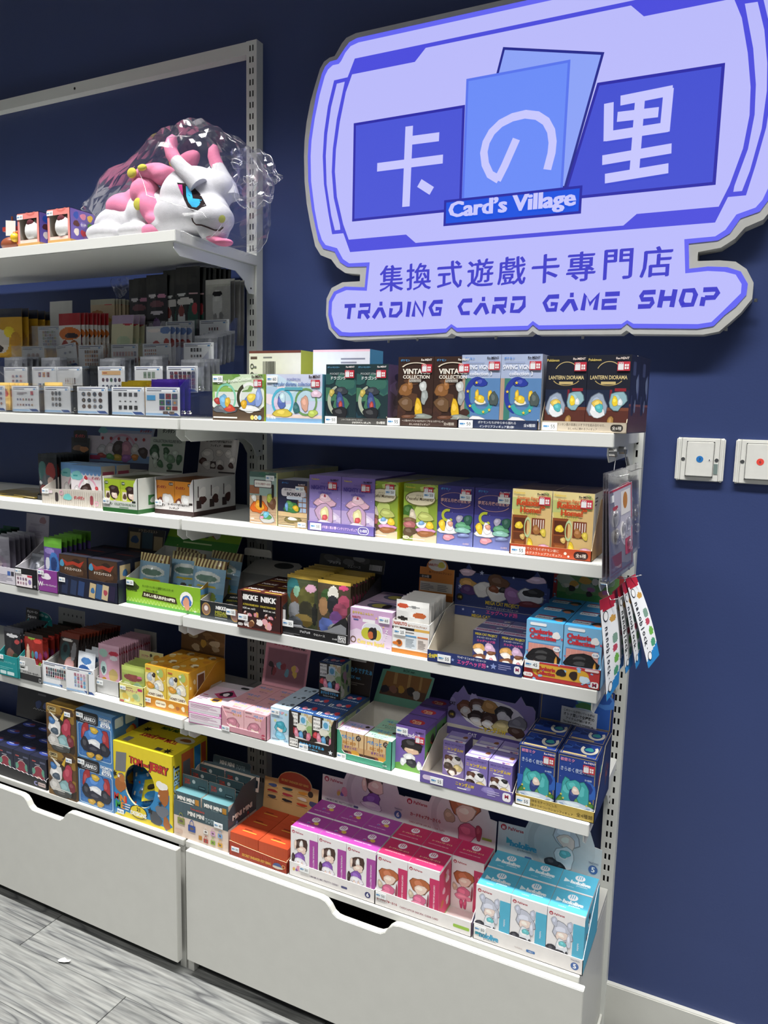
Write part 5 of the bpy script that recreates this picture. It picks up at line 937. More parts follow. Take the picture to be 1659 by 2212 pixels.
me = box_mesh('figure_box', .0685, .066, .1125, '#1c2f66', art_sky, top=top_sky, right=lambda c: c.rect(.1, .03, .9, .97, '#2a3f7e').scatter(.2, .2, .8, .8, 6, ['#5a6a9a', '#8a4a5a', '#3f8f94'], .14, .1, 3))
grid_boxes('figure_box', me, .0685, .066, 2, 2, .7675, .0095, Z4+.0014, 'royal blue and gold starry night box', 'starry night boxes', gx=.0015, extra=tagged(.045, .086, 1.0))
t = tray('display_tray', (.7655, .0072, Z4), .1415, .14, .0205, .0205, .112, '#b39a4a', '#c9bfa0', 'gold fronted tray of royal blue starry night boxes', s1=.075, sidec='#243260', art_front=lambda c: c.text('天体をモチーフにした', .36, .7, .26, '#4a3d1c', mw=.36).text('初音ミクのコレクションフィギュア', .46, .3, .26, '#4a3d1c', mw=.56).text('全4種類', .88, .45, .38, '#4a3d1c', mw=.2), art_right=lambda c: c.poly([(0, .18), (0, 0), (1, 0), (1, 1), (.54, 1)], '#2a355f').poly([(.1, .1), (.9, .1), (.9, .9), (.56, .9)], '#33416f').scatter(.5, .3, .8, .75, 5, ['#8a4a4f', '#5a4a60', '#b06a5a'], .06, .08, 3)); price_tag(t, .002, .003, '55', 1)
h = header(t, .1415, .14, .110, rpts(.1415, .078, .003), '#1d3068', lambda c: c.rect(.03, .04, .97, .95, '#a9925a').rect(.04, .06, .96, .93, '#22407f').rect(.5, .06, .96, .93, '#2a5ab0').scatter(.5, .1, .95, .9, 8, ['#2f66c0', '#2450a0', '#4a80cc'], .12, .12, 4).text('きらめく夜空の物語', .27, .72, .15, '#b9cbe8', mw=.42).blob(.62, .7, .1, .16, '#4fa6a8', 3).blob(.62, .5, .12, .12, '#4f8a4c', 5).ell(.6, .42, .16, .06, '#cfdcee'), .12)
mb = MB(); mb.plate([(0, 0), (.068, 0), (.068, .034), (0, .034)], (0, 0, 0), (1, 0, -.05), (0, .12, 1), .0004, '#d6d9dc'); cv = CV(mb, (0, 0, 0), (1, 0, -.05), (0, .12, 1), .068, .034)
for i, (s_, hh) in enumerate((('このシールが付いている箱は', .15), ('オトナ買いで全種類の', .21), ('アイテムが揃います。', .15), ('This label confirms a complete set.', .11))): cv.text(s_, .5, .83-.22*i, hh, '#2a2c30', mw=.86, bold=.02)
st = mb.build('notice_sticker', 'matte_paper', t, (.045, .1345, .1125)); st.rotation_euler = (0, 0, 0)

# ================================================================== right bay, bottom deck
def stripes(c, u0, v0, u1, v1, n, col):
    for i in range(n): c.rect(u0+(u1-u0)*(i+.3)/n, v0, u0+(u1-u0)*(i+.7)/n, v1, col)
    return c
def bags(c, spots, sz=.1):
    for i, (u, v, q) in enumerate(spots):
        c.rect(u-sz*.45, v-sz*.9, u+sz*.45, v+sz*.3, q).ring(u, v+sz*.3, sz*.28, sz*1.0, .2, q, 0, 180, 8).blob(u, v-sz*.3, sz*.22, sz*.3, '#6a5a52', 3+i)
    return c
def art_tote_f(c):
    c.rect(0, 0, 1, 1, '#e0cbbb').rect(0, .58, 1, 1, '#44565e'); stripes(c, 0, .58, 1, 1, 46, '#5a7078'); c.text('MINI MINI', .42, .74, .12, '#f2efe8', mw=.3, bold=.05).text('TOTE', .68, .7, .12, '#9fb3b8', mw=.18, bold=.02).text('Tom and Jerry', .45, .88, .06, '#c0483c', mw=.26, bold=.04)
    bags(c, [(.14, .5, '#8a8f4a'), (.34, .38, '#34509c')], .15); bags(c, [(.6, .4, '#e6e2dc'), (.73, .42, '#cfa0c8'), (.86, .42, '#7fa6d4'), (.6, .15, '#b03a34'), (.73, .17, '#8ab23a'), (.86, .17, '#d9a632')], .09); c.rect(.47, .1, .53, .22, '#b9822e').rect(.02, .1, .16, .2, '#d4b8a6')
def art_tote_r(c):
    c.rect(0, 0, 1, .7, '#dfc6b8').poly([(0, .7), (1, .7), (1, 1), (.5, 1)], '#42505a').rect(0, .4, 1, .72, '#42505a').text('MINI MINI', .5, .55, .09, '#f0ece4', mw=.7, bold=.05); bags(c, [(.3, .2, '#8a9fd0'), (.7, .22, '#b03a34')], .2)
t = tray('display_tray', (-.0410, .0080, ZD), .1570, .105, [(0, 0), (.157, 0), (.157, .079), (.12, .081), (.05, .088), (0, .087)], .079, .135, '#e0cbbb', '#e4d9cc', 'pinstriped cream display tray of mini tote boxes on the bottom deck', art_front=art_tote_f, art_right=art_tote_r, s1=.085, bk=.1); price_tag(t, .118, .052, '40', .95)
hp = [(0, 0), (.165, 0), (.165, .036), (.138, .038), (.138, .056), (.134, .06), (.03, .06), (.026, .056), (.026, .040), (0, .038)]
def art_tote_h(c):
    c.rect(0, 0, 1, .62, '#ded0c2').rect(.16, .64, .83, 1, '#44565e'); stripes(c, .16, .64, .83, 1, 32, '#5a7078'); c.rect(0, .58, 1, .66, '#4d616a').text('MINI MINI', .42, .78, .17, '#f2efe8', mw=.26, bold=.05).text('TOTE', .66, .76, .17, '#9fb3b8', mw=.16, bold=.02); bags(c, [(.3, .4, '#b03a34'), (.4, .45, '#cfa0c8'), (.46, .3, '#8ab23a'), (.55, .42, '#7fa6d4'), (.62, .3, '#d9a632'), (.74, .4, '#8a8f4a'), (.84, .4, '#34509c')], .075); c.rect(.07, .3, .13, .48, '#b9822e').rrect(.9, .15, .985, .45, .05, '#26343c')
header(t, .165, .105, .098, hp, '#44565e', art_tote_h, .16)
def tote_box():
    w, d, h = .0745, .026, .107; mb = MB(); mb.box((0, 0, 0), (w, d, h), '#ded0c2', top='#7fb0b6')
    c = CV(mb, (0, 0, 0), (1, 0, 0), (0, 0, 1), w, h); c.rect(0, .72, 1, 1, '#3f565c'); stripes(c, 0, .72, 1, 1, 24, '#557078'); c.text('MINI MINI', .42, .87, .09, '#f4f1ea', mw=.66, bold=.05).text('TOTE', .5, .78, .06, '#a9bcc0', mw=.3).rect(.78, .8, .93, .93, '#b9822e').ring(.7, .66, .12, .1, .25, '#34509c', 0, 180, 10)
    c = CV(mb, (0, 0, h), (1, 0, 0), (0, 1, 0), w, d); stripes(c, 0, 0, 1, 1, 24, '#4f868e')
    mb.plate([(0, 0), (w, 0), (w, .03), (0, .03)], (0, d-.001, h), (1, 0, 0), (0, 0, 1), .001, '#3f565c', '#d9cabb'); c = CV(mb, (0, d-.001, h), (1, 0, 0), (0, 0, 1), w, .03); stripes(c, 0, 0, 1, 1, 24, '#557078'); c.disc(.45, .6, .16, '#c9cfcf').rrect(.62, .1, .92, .4, .1, '#26343c').rect(.66, .22, .88, .28, '#8aa0a6').text('TOM', .18, .62, .2, '#c0483c', mw=.2, bold=.05).text('JERRY', .2, .36, .2, '#c0483c', mw=.24, bold=.05)
    return mb.mesh('tote_box', 'printed_card')
grid_boxes('tote_box', tote_box(), .0745, .026, 2, 3, -.0385, .0115, ZD+.0014, 'striped teal hang-tab box in the tote tray', 'mini tote boxes', gx=.0035, gy=.004)
# red sneaker boxes
def art_snk(c):
    c.rect(0, 0, 1, 1, '#d9c08a').rect(0, .42, 1, 1, '#bf4a28'); stripes(c, 0, .42, 1, 1, 26, '#cf5a32'); c.text('SECRET', .2, .3, .13, '#b8482a', mw=.26, bold=.03).text('SNEAKER', .24, .13, .16, '#26201c', mw=.4, bold=.07).disc(.52, .2, .13, '#c9512c').blob(.8, .14, .16, .14, '#4a5a8a', 3).blob(.82, .06, .17, .06, '#cfc6b4', 5)
me = box_mesh('sneaker_box', .0755, .0405, .0525, '#c24e2a', art_snk, top=lambda c: stripes(c.rect(0, 0, 1, 1, '#b94424'), 0, 0, 1, 1, 30, '#c75230').rect(.28, .38, .78, .44, '#dfae4a').fine(.3, .5, .75, .66, 1, '#7a2c18'))
grid_boxes('sneaker_box', me, .0755, .0405, 2, 3, .1225, .0075, ZD+.0014, 'orange red sneaker box', 'sneaker boxes', gx=.0012)
t = tray('display_tray', (.1212, .0050, ZD), .1545, .13, [(0, 0), (.1545, 0), (.1545, .026), (.12, .0265), (.04, .031), (0, .034)], .03, .05, '#a83a22', '#d9c9a0', 'dark red tray of sneaker boxes with a tan chart header', art_front=lambda c: (stripes(c, 0, 0, 1, .76, 34, '#b34328'), c.text('SECRET SNEAKER KEY RING', .48, .32, .22, '#dfae4a', mw=.5, bold=.04), c.blob(.84, .36, .07, .2, '#4a5a8a', 3), c.blob(.84, .24, .08, .1, '#cfc6b4', 4), c.ring(.94, .4, .03, .12, .3, '#d9b06a'))); price_tag(t, .007, .012, '45', .8)
hp = [(0, 0), (.149, 0), (.149, .078), (.13, .0785)]+[(.084+.046*math.cos(math.radians(a)), .0785+.026*math.sin(math.radians(a))) for a in range(10, 171, 20)]+[(.036, .0785), (0, .076)]
def art_snk_h(c):
    c.rect(0, 0, 1, .74, '#d2ab72').ell(.56, .74, .3, .24, '#b5472a', 24).rect(0, .0, 1, .66, '#d2ab72').text('SECRET SNEAKER KEY RING', .56, .76, .05, '#e0b85c', mw=.5, bold=.04)
    for j in range(3):
        for i in range(3):
            q = ['#4a5a8a', '#2f4a4c', '#c9862c', '#a83a34', '#b0384a', '#e2d8cc', '#4a4a52', '#2a2c30', '#c9452c'][j*3+i]
            u, v = .16+.28*i, .58-.13*j; c.blob(u, v, .09, .035, q, j*3+i).rect(u-.1, v-.05, u+.1, v-.04, '#8a6a44')
    c.disc(.86, .6, .07, '#2c2620').blob(.93, .4, .08, .07, '#46527e', 4)
header(t, .149, .13, .049, hp, '#d2ab72', art_snk_h, .13)
# three white fronted character displays
def pal_logo(c, u, v, r, mark, txt, tw):
    c.disc(u, v, r, mark, 16); hw = r*c.h/c.w
    for k in (-.35, 0, .35): c.rect(u+hw*k-hw*.1, v-r*.62, u+hw*k+hw*.1, v+r*.3, '#ffffff')
    c.text('PalVerse', u+hw*1.5, v, r*1.05, txt, mw=tw, bold=.03, al='l'); return c
def pal_top(col, kind):
    def f(c):
        c.rect(0, 0, 1, 1, col).rect(0, 0, 1, .05, '#f0eef0').ell(.52, .74, .14, .15, '#f6f2f6', 18)
        for k in (-.4, 0, .4): c.rect(.52+.14*k-.012, .68, .52+.14*k+.012, .86, col)
        if kind == 0: c.scatter(.35, .44, .7, .56, 6, ['#e2c25a', '#e6a0b6', '#f0c8d4', '#c9586a', '#7a6ab8'], .07, .06, 4).text('UMAMUSUME: PRETTY DERBY', .42, .28, .05, '#f4e6f4', mw=.6, bold=.01)
        elif kind == 1: c.text('カードキャプターさくら', .5, .5, .13, '#f2d8a8', mw=.66, bold=.05).text('CARDCAPTOR SAKURA: CLEAR CARD', .45, .3, .05, '#f8e4ea', mw=.66, bold=.01)
        else: c.poly([(.12, .6), (.12, .38), (.3, .46)], '#eaf6fa').text('hololive', .58, .48, .18, '#f4fafc', mw=.54, bold=.08).text('production', .64, .33, .07, '#eaf6fa', mw=.3, bold=.02).text('hololive', .34, .2, .05, '#e0f2f8', mw=.2)
    return f
def pal_front(col, kind, mark):
    def f(c):
        c.rect(0, 0, 1, 1, '#efecec'); pal_logo(c, .1, .91, .034, mark, mark, .4).rect(.7, .02, 1, .84, col)
        c.text(('UMAMUSUME: PRETTY DERBY', 'CARDCAPTOR SAKURA: CLEAR CARD', 'hololive')[kind], .85, .45, .03, '#f8eef4', mw=.9 if kind < 2 else .5, bold=.01, rot=-math.pi/2).rrect(.82, .1, .88, .2, .02, '#f6f2f6')
        if kind == 0: heap(c, [(.4, .66, .25, .13, '#4a2f26'), (.4, .68, .06, .1, '#efe8e4'), (.42, .57, .17, .07, '#f0d3c4'), (.36, .4, .2, .1, '#8a58b4'), (.36, .33, .24, .06, '#f0eaf2'), (.3, .2, .05, .12, '#efd6c8'), (.45, .2, .05, .12, '#efd6c8'), (.18, .66, .04, .1, '#f0d3c4'), (.1, .36, .06, .1, '#3a2420')], 6)
        elif kind == 1: heap(c, [(.4, .62, .27, .16, '#b8683c'), (.42, .55, .19, .09, '#f2d6c6'), (.38, .33, .2, .12, '#d86a90'), (.38, .25, .26, .06, '#e88aa8'), (.34, .12, .05, .1, '#c94a78'), (.46, .12, .05, .1, '#c94a78'), (.12, .42, .08, .07, '#cfc0a8'), (.66, .36, .03, .14, '#8a2c44')], 8)
        else: heap(c, [(.42, .62, .26, .16, '#c9ccda'), (.2, .78, .08, .08, '#c2c6d6'), (.62, .76, .08, .08, '#c2c6d6'), (.42, .55, .17, .08, '#f0dcd2'), (.42, .36, .17, .12, '#e9ecf2'), (.44, .42, .09, .05, '#6fc6cc'), (.36, .24, .13, .06, '#2a2a32'), (.14, .27, .11, .1, '#34343e'), (.55, .18, .06, .12, '#26262e'), (.4, .15, .06, .1, '#ead2c6'), (.7*.86, .5, .05, .14, '#d3d6e2')], 10)
    return f
def pal_right(col, kind):
    qs = (['#4a2f26', '#e6d8e2', '#7a5a9a'], ['#efe6ea', '#e2b8c6', '#b8683c'], ['#eef2f6', '#2a2a32', '#7fd0dc'])[kind]
    return lambda c: c.rect(0, 0, 1, 1, col).rect(0, .94, 1, 1, '#f0eef0').rect(0, 0, 1, .03, '#a9c46a' if kind == 1 else col).scatter(.3, .15, .8, .8, 7, qs, .12, .07, 5)
def arc_hdr(w, h0, h1):
    p = [(0, 0), (w, 0), (w, h0), (w*.92, h0+.002)]
    for a in range(10, 91, 16): p.append((w*.66+w*.25*math.cos(math.radians(a)), h0+.002+(h1-h0)*math.sin(math.radians(a))))
    return p+[(w*.4, h1), (w*.4, h0+.004), (0, h0+.002)]
def pal_header(kind, mark):
    def f(c):
        hh = .58
        c.ell(.6, .4, .34, .6, '#d9d4d8' if kind < 2 else '#c4ccd0', 24).ring(.6, .4, .3, .52, .2, '#c6c0c6' if kind < 2 else '#b4bdc2', 100, 260)
        pal_logo(c, .055, .47, .05, mark, mark, .2)
        if kind == 0: c.scatter(.2, .24, .3, .34, 6, ['#e2c25a', '#e6a0b6', '#c9586a', '#7a6ab8'], .03, .06, 4).text('UMAMUSUME: PRETTY DERBY', .22, .1, .04, '#6a5a72', mw=.34, bold=.01).rrect(.4, .08, .46, .12, .02, '#4a4a7a'); heap(c, [(.64, .62, .11, .2, '#4a2f26'), (.66, .55, .08, .13, '#f0d3c4'), (.62, .3, .1, .12, '#8a58b4'), (.62, .2, .13, .06, '#efe8f2'), (.52, .55, .03, .12, '#f0d3c4')], 6)
        elif kind == 1: c.text('カードキャプターさくら', .24, .26, .1, '#a8323c', mw=.34, bold=.06).text('CARDCAPTOR SAKURA: CLEAR CARD', .26, .12, .035, '#9a4a5a', mw=.4, bold=.01); heap(c, [(.66, .62, .14, .22, '#b8683c'), (.67, .52, .1, .14, '#f2d6c6'), (.7, .2, .1, .16, '#d86a90'), (.5, .4, .06, .1, '#b9a58c'), (.82, .25, .03, .14, '#b0445e')], 8); c.rect(.86, .16, .96, .2, '#9ac04a')
        else: c.poly([(.09, .33), (.09, .22), (.16, .25)], '#3fb0c4').text('hololive', .26, .24, .1, '#3f9fc4', mw=.26, bold=.07).text('production', .27, .16, .035, '#4a6a7a', mw=.16).rrect(.28, .05, .35, .09, .02, '#4a78b0'); heap(c, [(.66, .6, .12, .2, '#ccd2dc'), (.67, .5, .08, .11, '#f0dcd2'), (.66, .24, .1, .16, '#e9eef2'), (.66, .3, .05, .06, '#6fc6cc'), (.62, .08, .06, .06, '#2a2a32'), (.54, .12, .06, .07, '#33333c')], 10)
        c.disc(.93, .18, .07, '#4a6aa8').text('6' if kind == 0 else '5', .93, .18, .08, '#ffffff', bold=.05).text('TRADING', .93, .28, .03, '#4a5a80', mw=.09) if kind != 1 else None
    return f
PK = [('#a9479f', '#b23a58', 'magenta', .2800, '#a9479f'), ('#c83264', '#b0283c', 'crimson', .4868, '#e6dfe0'), ('#57b4d2', '#b0283c', 'sky blue', .6972, '#57b4d2')]
for kind, (col, mark, cname, x, side) in enumerate(PK):
    me = box_mesh('figure_box', .0672, .0625, .1095, '#efecec', pal_front(col, kind, mark), right=pal_right(col, kind), top=pal_top(col, kind), left=lambda c: c.rect(0, 0, 1, .94, '#e6e2e4'))
    grid_boxes('figure_box', me, .0672, .0625, 3, 2, x+.0022, .0085, ZD+.0014, f'white figure box with a {cname} top', f'{cname} topped figure boxes', gx=.0009, gy=.002, skip={(2, 0)} if kind == 1 else ())
    def art_pt(c, kind=kind, mark=mark):
        if kind == 0: c.scatter(.05, .45, .13, .7, 6, ['#e2c25a', '#e6a0b6', '#c9586a', '#8a5aa8'], .02, .13, 4).text('UMAMUSUME: PRETTY DERBY', .42, .4, .12, '#7a6a80', mw=.34, bold=.01).rrect(.62, .34, .69, .48, .06, '#4a4a7a').disc(.92, .45, .2, '#3c3c70').text('6', .92, .45, .24, '#ffffff', bold=.05)
        elif kind == 1: c.text('カードキャプターさくら', .13, .45, .34, '#a8323c', mw=.22, bold=.06).text('CARDCAPTOR SAKURA: CLEAR CARD', .47, .4, .12, '#9a4a5a', mw=.4, bold=.01).rrect(.82, .32, .98, .52, .06, '#9ac04a')
        else: c.poly([(.02, .62), (.02, .32), (.07, .4)], '#3fb0c4').text('hololive', .15, .42, .34, '#3f9fc4', mw=.18, bold=.07).text('production', .16, .2, .12, '#4a6a7a', mw=.12).text('hololive', .43, .38, .1, '#b9a8a4', mw=.08).rrect(.5, .3, .58, .46, .06, '#4a78b0').text('vol.1', .54, .38, .09, '#ffffff', mw=.06).disc(.93, .42, .22, '#4a6aa8').text('5', .93, .42, .26, '#ffffff', bold=.05).text('TRADING', .93, .76, .1, '#4a5a80', mw=.08)
    t = tray('display_tray', (x, .0062, ZD), .2068, .135, [(0, 0), (.2068, 0), (.2068, .0305), (.16, .0305), (.05, .032), (0, .033)], .031, .100, '#e9e5e2', '#efe6e2' if kind == 1 else '#e9e6e4', f'white display tray with {cname} sides and topped boxes', sidec='#e0a9bc' if kind == 1 else side, art_front=art_pt, s1=.115); price_tag(t, .027 if kind == 0 else .002, .018, '50', .9)
    header(t, .2068, .135, .101, arc_hdr(.2068, .066, .125), '#dcd8d8' if kind < 2 else '#cdd6da', pal_header(kind, mark), .06)
# ================================================================== left bay, third level
for i, (x, y, rz, z) in enumerate(((-.735, .075, .1, 0), (-.66, .05, .02, .0), (-.615, .062, -.12, .003))):
    mb = MB(); mb.box((0, 0, 0), (.092, .13, .003), '#b9a04a', top='#a8924a'); c = CV(mb, (0, 0, .003), (1, 0, 0), (0, 1, 0), .092, .13); c.rect(.06, .05, .94, .6, '#cdbd84').rect(.06, .62, .94, .95, '#c8c4b8').fine(.1, .1, .9, .5, 5, '#8f7a3a')
    mb.build('flat_pack', 'pack_film', None, (x, y, Z2+z), rz, label='mustard card pack lying flat at the shelf left, '+('leftmost', 'middle', 'rightmost topmost')[i], cat='packet', group='flat mustard packs')
dk = pouch('dark_pack', .066, .114, .008, patch_art('#22262a', .93, '#2c3034', [(.25, .62, .25, .22, '#3f6a68'), (.7, .62, .22, .2, '#8a3a38'), (.5, .4, .3, .15, '#5a5f66'), (.7, .4, .15, .1, '#c9b0a4'), (.3, .2, .25, .12, '#7a2c2c'), (.75, .16, .18, .1, '#b9b4ac'), (.12, .36, .1, .04, '#e0e4e6')]), '#1e2226', 'pack_film')
pack_row('dark_pack', dk, 9, (-.5135, .058, Z2+.003), (-.5095, .150, Z2+.003), 'glossy black card packet left of the cupcake tray', 'glossy black card packets', .02, seed=3)
t = tray('display_tray', (-.5165, .052, Z2), .074, .112, .0, .0, .09, '#24282c', '#3a3e42', 'narrow black stand of card packets left of the cupcake tray') if False else None
tb = tray_body(.074, .108, .012, .012, .09, '#24282c', '#3a3e42'); t = tb.build('display_tray', 'printed_card', None, (-.5172, .0545, Z2), 0, label='narrow black stand of card packets left of the cupcake tray', cat='display tray')
header(t, .066, .108, .09, [(.005, 0), (.069, 0), (.072, .065), (.06, .066), (.058, .085), (.02, .085), (.018, .066), (.004, .066)], '#2a2e34', lambda c: c.rect(.18, .62, .86, .98, '#1c1e22').text('ダンダダン', .5, .82, .12, '#b8424a', mw=.5, bold=.06).blob(.4, .45, .24, .1, '#8a6a54', 3).blob(.7, .42, .2, .1, '#c98a5a', 4), .05)
def art_cup(c):
    c.rect(0, 0, 1, 1, '#e6dfe2').rect(0, .82, 1, 1, '#6f9ccf')
    for i in range(8): c.disc(.06+.125*i, .82, .06, '#6f9ccf', 10)
    c.ring(.55, .3, .34, .42, .12, '#e6aac0', 0, 180).blob(.2, .74, .18, .13, '#7fc4c4', 3).fine(.08, .7, .32, .78, 1, '#3f9a9c').text('ダンダダン', .83, .7, .1, '#b03a44', mw=.28, bold=.06)
    heap(c, [(.5, .6, .08, .1, '#f0ece8'), (.5, .7, .05, .05, '#c23a40'), (.5, .38, .17, .18, '#3a2622'), (.5, .32, .12, .1, '#f0d8cc'), (.5, .1, .14, .1, '#2c2226'), (.2, .3, .1, .2, '#d9d6d8'), (.85, .25, .12, .14, '#dd9aae'), (.85, .45, .05, .05, '#c23a40')], 4)
me = box_mesh('figure_box', .097, .045, .0965, '#dfe0e6', art_cup, top=lambda c: c.rect(0, 0, 1, 1, '#86a6c8').scatter(.1, .1, .9, .9, 6, ['#9fb8d6', '#7a9ac0'], .15, .12, 3), rightc='#cfc4b4', right=lambda c: (stripes(c, 0, 0, 1, .8, 6, '#bcae9c'), c.rect(.1, .66, .9, .86, '#b8526a')))
for p, lab in (((-.3680, .0310), 'at the front right of the cupcake tray'), ((-.4655, .0700), 'at the left of the cupcake tray, set back'), ((-.3680, .0790), 'behind the front right one in the cupcake tray')):
    put('figure_box', me, (p[0]+(.018 if p[0] < -.4 else 0), p[1], Z2+.0014), .03, label='pale cupcake figure box '+lab, cat='box', group='cupcake figure boxes')
t = tray('display_tray', (-.4525, .0155, Z2), .2015, .15, [(0, 0), (.2015, 0), (.2015, .043), (.12, .041), (.03, .037), (0, .036)], .036, .082, '#c9c2b8', '#e2ded6', 'beige striped cupcake tray with a pastel header card', rz=.05, s1=.1, sidec='#d8d2c8', art_front=lambda c: (stripes(c, 0, 0, 1, .84, 30, '#b9b1a6'), c.text('ダンダダン', .6, .48, .3, '#b03a44', mw=.16, bold=.08), c.blob(.42, .48, .06, .2, '#6fc0bc', 3), c.rrect(.22, .18, .27, .7, .1, '#3a3234'), c.rrect(.77, .14, .82, .66, .1, '#8a3a44'), c.ring(.32, .7, .03, .14, .4, '#dfa6bc'), c.ring(.87, .24, .03, .14, .4, '#dfa6bc'), c.rrect(.1, .62, .18, .78, .1, '#e6d4da'))); price_tag(t, .002, .025, '55', .85)
def art_cup_h(c):
    c.rect(0, 0, 1, .2, '#7d9fca').rect(0, .2, 1, .72, '#d8ccd6').rect(.18, .72, .9, .82, '#d8ccd6').rect(.18, .9, .9, 1, '#6f9ccf').ring(.5, .35, .2, .45, .14, '#dba2b8', 0, 180)
    heap(c, [(.22, .3, .07, .16, '#c8c6ca'), (.34, .32, .07, .2, '#d4c9cc'), (.45, .36, .08, .22, '#4a3a38'), (.57, .36, .08, .22, '#c98a9c'), (.69, .34, .06, .18, '#cfc9c4'), (.8, .3, .06, .15, '#4a3a38'), (.45, .12, .07, .1, '#c9a83a'), (.57, .12, .07, .1, '#a86ab0'), (.34, .14, .06, .08, '#5a9a5a'), (.69, .16, .05, .08, '#d88a3c'), (.22, .16, .06, .07, '#b04a44')], 5)
    c.rect(.05, .04, .2, .16, '#b8446a').text('ダンダダン', .82, .9, .08, '#b03a44', mw=.16, bold=.06).blob(.22, .88, .06, .1, '#7fc4c4', 3).rrect(.9, .2, .955, .6, .05, '#d9683a')
    for u in (.22, .34, .45, .57, .69, .8): c.disc(u, .66, .05, '#b83a40', 8)
header(t, .2155, .15, .098, [(0, 0), (.2155, 0), (.232, .058), (.212, .06), (.219, .09), (.06, .09), (.045, .06), (.02, .06)], '#aab4cc', art_cup_h, .12)
def art_lime(c):
    c.rect(0, 0, 1, 1, '#b8c43a').rect(0, .7, 1, 1, '#98b02c').text('ダンダダン', .2, .16, .12, '#a83a2c', mw=.36, bold=.08).rect(.1, .35, .36, .62, '#e6d8cc').blob(.24, .48, .1, .1, '#5a4438', 3)
    heap(c, [(.62, .6, .24, .22, '#3a2622'), (.64, .52, .16, .12, '#f0d6c6'), (.62, .22, .16, .14, '#e2b4c0'), (.6, .7, .24, .12, '#3a2622')], 4); c.rrect(.06, .84, .26, .93, .03, '#2f4a2a').text('全6種', .16, .885, .055, '#f0f4e6', mw=.16)
def art_orng(c):
    c.rect(0, 0, 1, 1, '#d98a2c').rect(0, 0, 1, .4, '#e2a83a').text('ダンダダン', .3, .8, .2, '#9a2c24', mw=.5, bold=.1).rrect(.7, .86, .94, .95, .03, '#3a2620').text('全8種', .82, .905, .055, '#f4ece0', mw=.2)
    heap(c, [(.62, .38, .27, .26, '#eeeae6'), (.6, .1, .2, .12, '#e6e0da'), (.2, .34, .15, .15, '#7a3a2c'), (.22, .34, .09, .09, '#e6ded4'), (.4, .16, .06, .05, '#4f8a4c')], 4)
ml = box_mesh('figure_box', .0505, .046, .074, '#a9b53a', art_lime, topc='#4a4a2c'); mo = box_mesh('figure_box', .0535, .046, .075, '#cf7f2a', art_orng, topc='#6a3f1c')
grid_boxes('figure_box', ml, .0505, .046, 2, 3, -.2315, .0045, Z2+.0014, 'lime green figure box in the green based tray', 'lime green figure boxes', gx=.001)
grid_boxes('figure_box', mo, .0535, .046, 2, 3, -.1110, .0440, Z2+.0014, 'orange figure box in the white and black tray', 'orange figure boxes', gx=.001)
def win2(w, H, lip):
    return [(0, 0), (w, 0), (w, H), (w-.003, H), (w-.012, H-.014), (w-.012, lip+.006), (w-.017, lip), (.012, lip), (.006, lip+.006), (.005, H-.01), (.002, H), (0, H)]
t = tray('display_tray', (-.2345, .0022, Z2), .1075, .15, win2(.1075, .0805, .026), .0805, .082, '#d3d6d0', '#e0e0dc', 'white tray with a dark green base holding lime green boxes', art_front=lambda c: c.rect(0, 0, 1, .12, '#2f6a34').text('COLLECTION FIGURE RICH', .64, .235, .07, '#4a6a4c', mw=.6, bold=.02).text('ダンダダン', .17, .24, .12, '#2c2c2c', mw=.22, bold=.08).rrect(.84, .3, .94, .36, .02, '#26302a').rect(.48, .14, .74, .17, '#7a9a7c'), art_right=lambda c: c.rect(0, 0, 1, .12, '#2f6a34').rect(.22, .22, .52, .5, '#3f7a44').blob(.37, .36, .1, .11, '#d9ddd6', 3).blob(.6, .55, .16, .25, '#b9c4b8', 4).blob(.6, .6, .1, .12, '#7a9a7c', 6)); price_tag(t, .002, .018, '55', .8)
def art_rich_h(c):
    c.rect(.2, .8, .85, 1, '#c4ccc2').text('ダンダダン', .52, .9, .13, '#2c302c', mw=.34, bold=.08).text('COLLECTION FIGURE RICH', .5, .68, .07, '#55605a', mw=.8, bold=.03).rrect(.34, .57, .66, .62, .02, '#4f7a54')
    heap(c, [(.16, .42, .14, .16, '#2f5a38'), (.17, .35, .09, .08, '#d3dcd2'), (.18, .2, .07, .1, '#c4cfc4'), (.48, .46, .09, .08, '#3a5f40'), (.48, .34, .06, .08, '#8fae92'), (.74, .42, .09, .08, '#c9d2c8'), (.62, .3, .1, .1, '#7a9a7c'), (.85, .3, .08, .1, '#3f6a46'), (.33, .18, .08, .08, '#4f7a54'), (.6, .14, .08, .06, '#3f6a46')], 5); c.rect(.52, .02, .95, .06, '#3a3f3a')
header(t, .1075, .15, .082, [(0, 0), (.1075, 0), (.1125, .085), (.094, .086), (.093, .112), (.024, .112), (.022, .086), (.002, .085)], '#c4ccc2', art_rich_h, .1)
